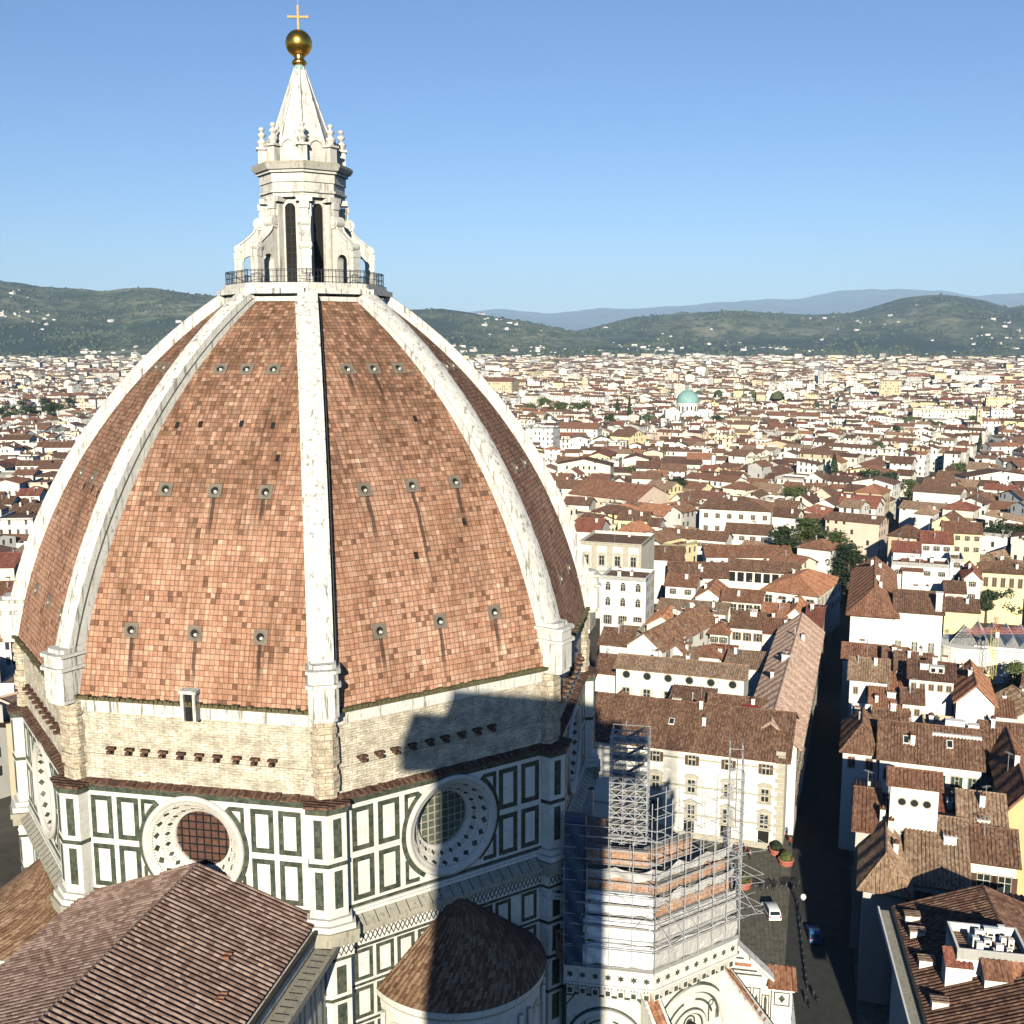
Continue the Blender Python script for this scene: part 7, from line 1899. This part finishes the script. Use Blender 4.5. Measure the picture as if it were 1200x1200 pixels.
# bicycles in two racks
def bike_mesh():
    mb = MB(); W = lambda x: [Vector((x+.33*math.cos(2*math.pi*i/14), 0, .35+.33*math.sin(2*math.pi*i/14))) for i in range(14)]
    fr_ = MB()
    pts = dict(r=(-.5, 0, .35), f=(.52, 0, .35), b=(-.05, 0, .32), s=(-.18, 0, .80), h=(.36, 0, .88), hs=(.33, 0, 1.02))
    for a, b in (('r', 'b'), ('b', 's'), ('s', 'h'), ('b', 'h'), ('h', 'f'), ('r', 's'), ('h', 'hs')): fr_.tube(pts[a], pts[b], .022, 5, 0)
    fr_.tube((.30, -.28, 1.02), (.30, .28, 1.02), .02, 5, 0); fr_.tube((-.18, 0, .8), (-.2, 0, .92), .02, 5, 0)
    wl = []
    for x in (-.5, .52):
        m_ = MB(); q = W(x)
        for i in range(14): m_.tube(q[i], q[(i+1) % 14], .028, 5, 0)
        for i in range(0, 14, 2): m_.tube((x, 0, .35), q[i], .008, 3, 1)
        wl.append(m_)
    sd = MB(); sd.box(F((-.2, 0, 0), 0), -.07, .07, -.13, .13, .92, .98, 0)
    res = []
    for nm, m_, mt in (('frame', fr_, [M['c_dark']]), ('wheel', wl[0], [M['tyre'], M['steel']]), ('wheel', wl[1], [M['tyre'], M['steel']]), ('saddle', sd, [M['c_dark']])):
        o = m_.build(nm, mt); res.append((nm, o.data)); bpy.data.objects.remove(o)
    return res
BM_ = bike_mesh(); rb2 = random.Random(4)
for x0, x1, y, n_, lab in ((886, 894, 1040, 5, 'bicycle in the left rack on the square near the red planter'), (900, 911, 1041, 6, 'bicycle in the middle rack on the square'), (916, 936, 1038, 10, 'bicycle in the long rack at the edge of the street shade')):
    for i in range(n_):
        p = at(x0+(x1-x0)*(i+.5)/n_, y+rb2.uniform(-2, 2), 0); t = tag(empty('bicycle', (p.x, p.y, .03), R(160+rb2.uniform(-30, 30))), lab, 'bicycle', 'bicycles parked on the square')
        for nm, me in BM_: link(nm, me, t)
# street lamp with white globe, row of bollards with a drooping chain
p = at(940, 1081, 0); t = tag(empty('street_lamp', (p.x, p.y, .02)), 'street lamp with a white globe at the edge of the shade', 'lamp')
mb = MB(); mb.lathe((0, 0, 0), [(.22, 0), (.22, .3), (.10, .5), (.07, 3.4), (.12, 3.5), (.12, 3.6), (0, 3.6)], 10, 0); mb.build('post', [M['iron']], t)
mb = MB(); mb.lathe((0, 0, 0), [(.01, 3.55), (.28, 3.65), (.42, 3.95), (.42, 4.15), (.28, 4.42), (.01, 4.5)], 14, 0); mb.build('globe', [M['w_white']], t)
prev = None
for i in range(13):
    f_ = i/12; p = at(934+(946-934)*f_, 1058+(1160-1058)*f_, 0); t = tag(empty('bollard', (p.x, p.y, .02)), 'dark iron bollard in the row along the right side of the square', 'bollard', 'bollards along the square')
    mb = MB(); mb.lathe((0, 0, 0), [(.16, 0), (.16, .12), (.09, .2), (.08, .95), (.12, 1.0), (.12, 1.08), (.05, 1.2), (.005, 1.22)], 10, 0); mb.build('post', [M['iron']], t)
    if prev is not None:
        mb = MB(); q = Vector((prev.x-p.x, prev.y-p.y, 0))
        for j in range(8):
            a, b = j/8, (j+1)/8; mb.tube(q*a+Vector((0, 0, .95-.45*4*a*(1-a))), q*b+Vector((0, 0, .95-.45*4*b*(1-b))), .03, 4, 0)
        mb.build('chain', [M['iron']], t)
    prev = p
for px, y, lab in ((946, 1178, 'dark scooter at the lower end of the bollards, left one'), (955, 1172, 'dark scooter at the lower end of the bollards, right one')):
    p = at(px, y, 0); t = tag(empty('scooter', (p.x, p.y, .03), R(20)), lab, 'scooter')
    mb = MB(); mb.prism([Vector((-.75, -.18, .45)), Vector((-.1, -.18, .35)), Vector((.25, -.18, .32)), Vector((.45, -.18, .95)), Vector((.55, -.18, .95)), Vector((.38, -.18, .22)), Vector((-.3, -.18, .2)), Vector((-.8, -.18, .65))], (0, .36, 0), 0); mb.build('body', [M['c_dark']], t)
    mb = MB(); mb.box(F((-.42, 0, 0), 0), -.15, .15, -.38, .38, .62, .74, 0); mb.build('saddle', [M['tyre']], t)
    for x in (-.6, .6): mb = MB(); mb.tube((x, -.06, .24), (x, .06, .24), .24, 12, 0); mb.build('wheel', [M['tyre']], t)
    mb = MB(); mb.tube((.5, -.3, 1.0), (.5, .3, 1.0), .025, 5, 0); mb.tube((.6, 0, .3), (.48, 0, 1.0), .03, 5, 0); mb.build('handlebar', [M['iron']], t)
# little crane over the lawn
p = at(1161, 812, 0); t = tag(empty('tower_crane', (p.x, p.y, 0)), 'small tower crane with yellow mast and red jib over the lawn', 'crane')
M['c_yel'] = m_plain('yellow_crane_paint', (.60, .50, .10), .6, 0, .1); M['cr_red'] = m_plain('red_crane_paint', (.42, .14, .12), .6, 0, .1)
def lattice(mb, a, b, w_, n_, up_=Vector((0, 0, 1))):
    a, b = Vector(a), Vector(b); d = (b-a).normalized(); x = d.orthogonal().normalized(); y = d.cross(x); c4 = [x*w_+y*w_, x*w_-y*w_, -x*w_-y*w_, -x*w_+y*w_]
    for c in c4: mb.tube(a+c, b+c, .07, 4, 0)
    for i in range(n_):
        p0, p1 = a.lerp(b, i/n_), a.lerp(b, (i+1)/n_)
        for k in range(4): mb.tube(p0+c4[k], p1+c4[(k+1) % 4], .045, 3, 0)
mb = MB(); lattice(mb, (0, 0, 0), (0, 0, 16), .6, 12); mb.build('mast', [M['c_yel']], t)
jd = RT; mb = MB(); lattice(mb, jd*-7+Vector((0, 0, 15.6)), jd*11+Vector((0, 0, 15.6)), .5, 14); lattice(mb, (0, 0, 16), (0, 0, 19), .35, 3); mb.tube((0, 0, 19), jd*9+Vector((0, 0, 16.1)), .05, 4, 0); mb.tube((0, 0, 19), jd*-6+Vector((0, 0, 16.1)), .05, 4, 0); mb.build('jib', [M['cr_red']], t)
mb = MB(); mb.box(F((0, 0, 0), 180), 0, .9, -.4, .4, 14, 15.4, 0); mb.build('cab', [M['w_white']], t)
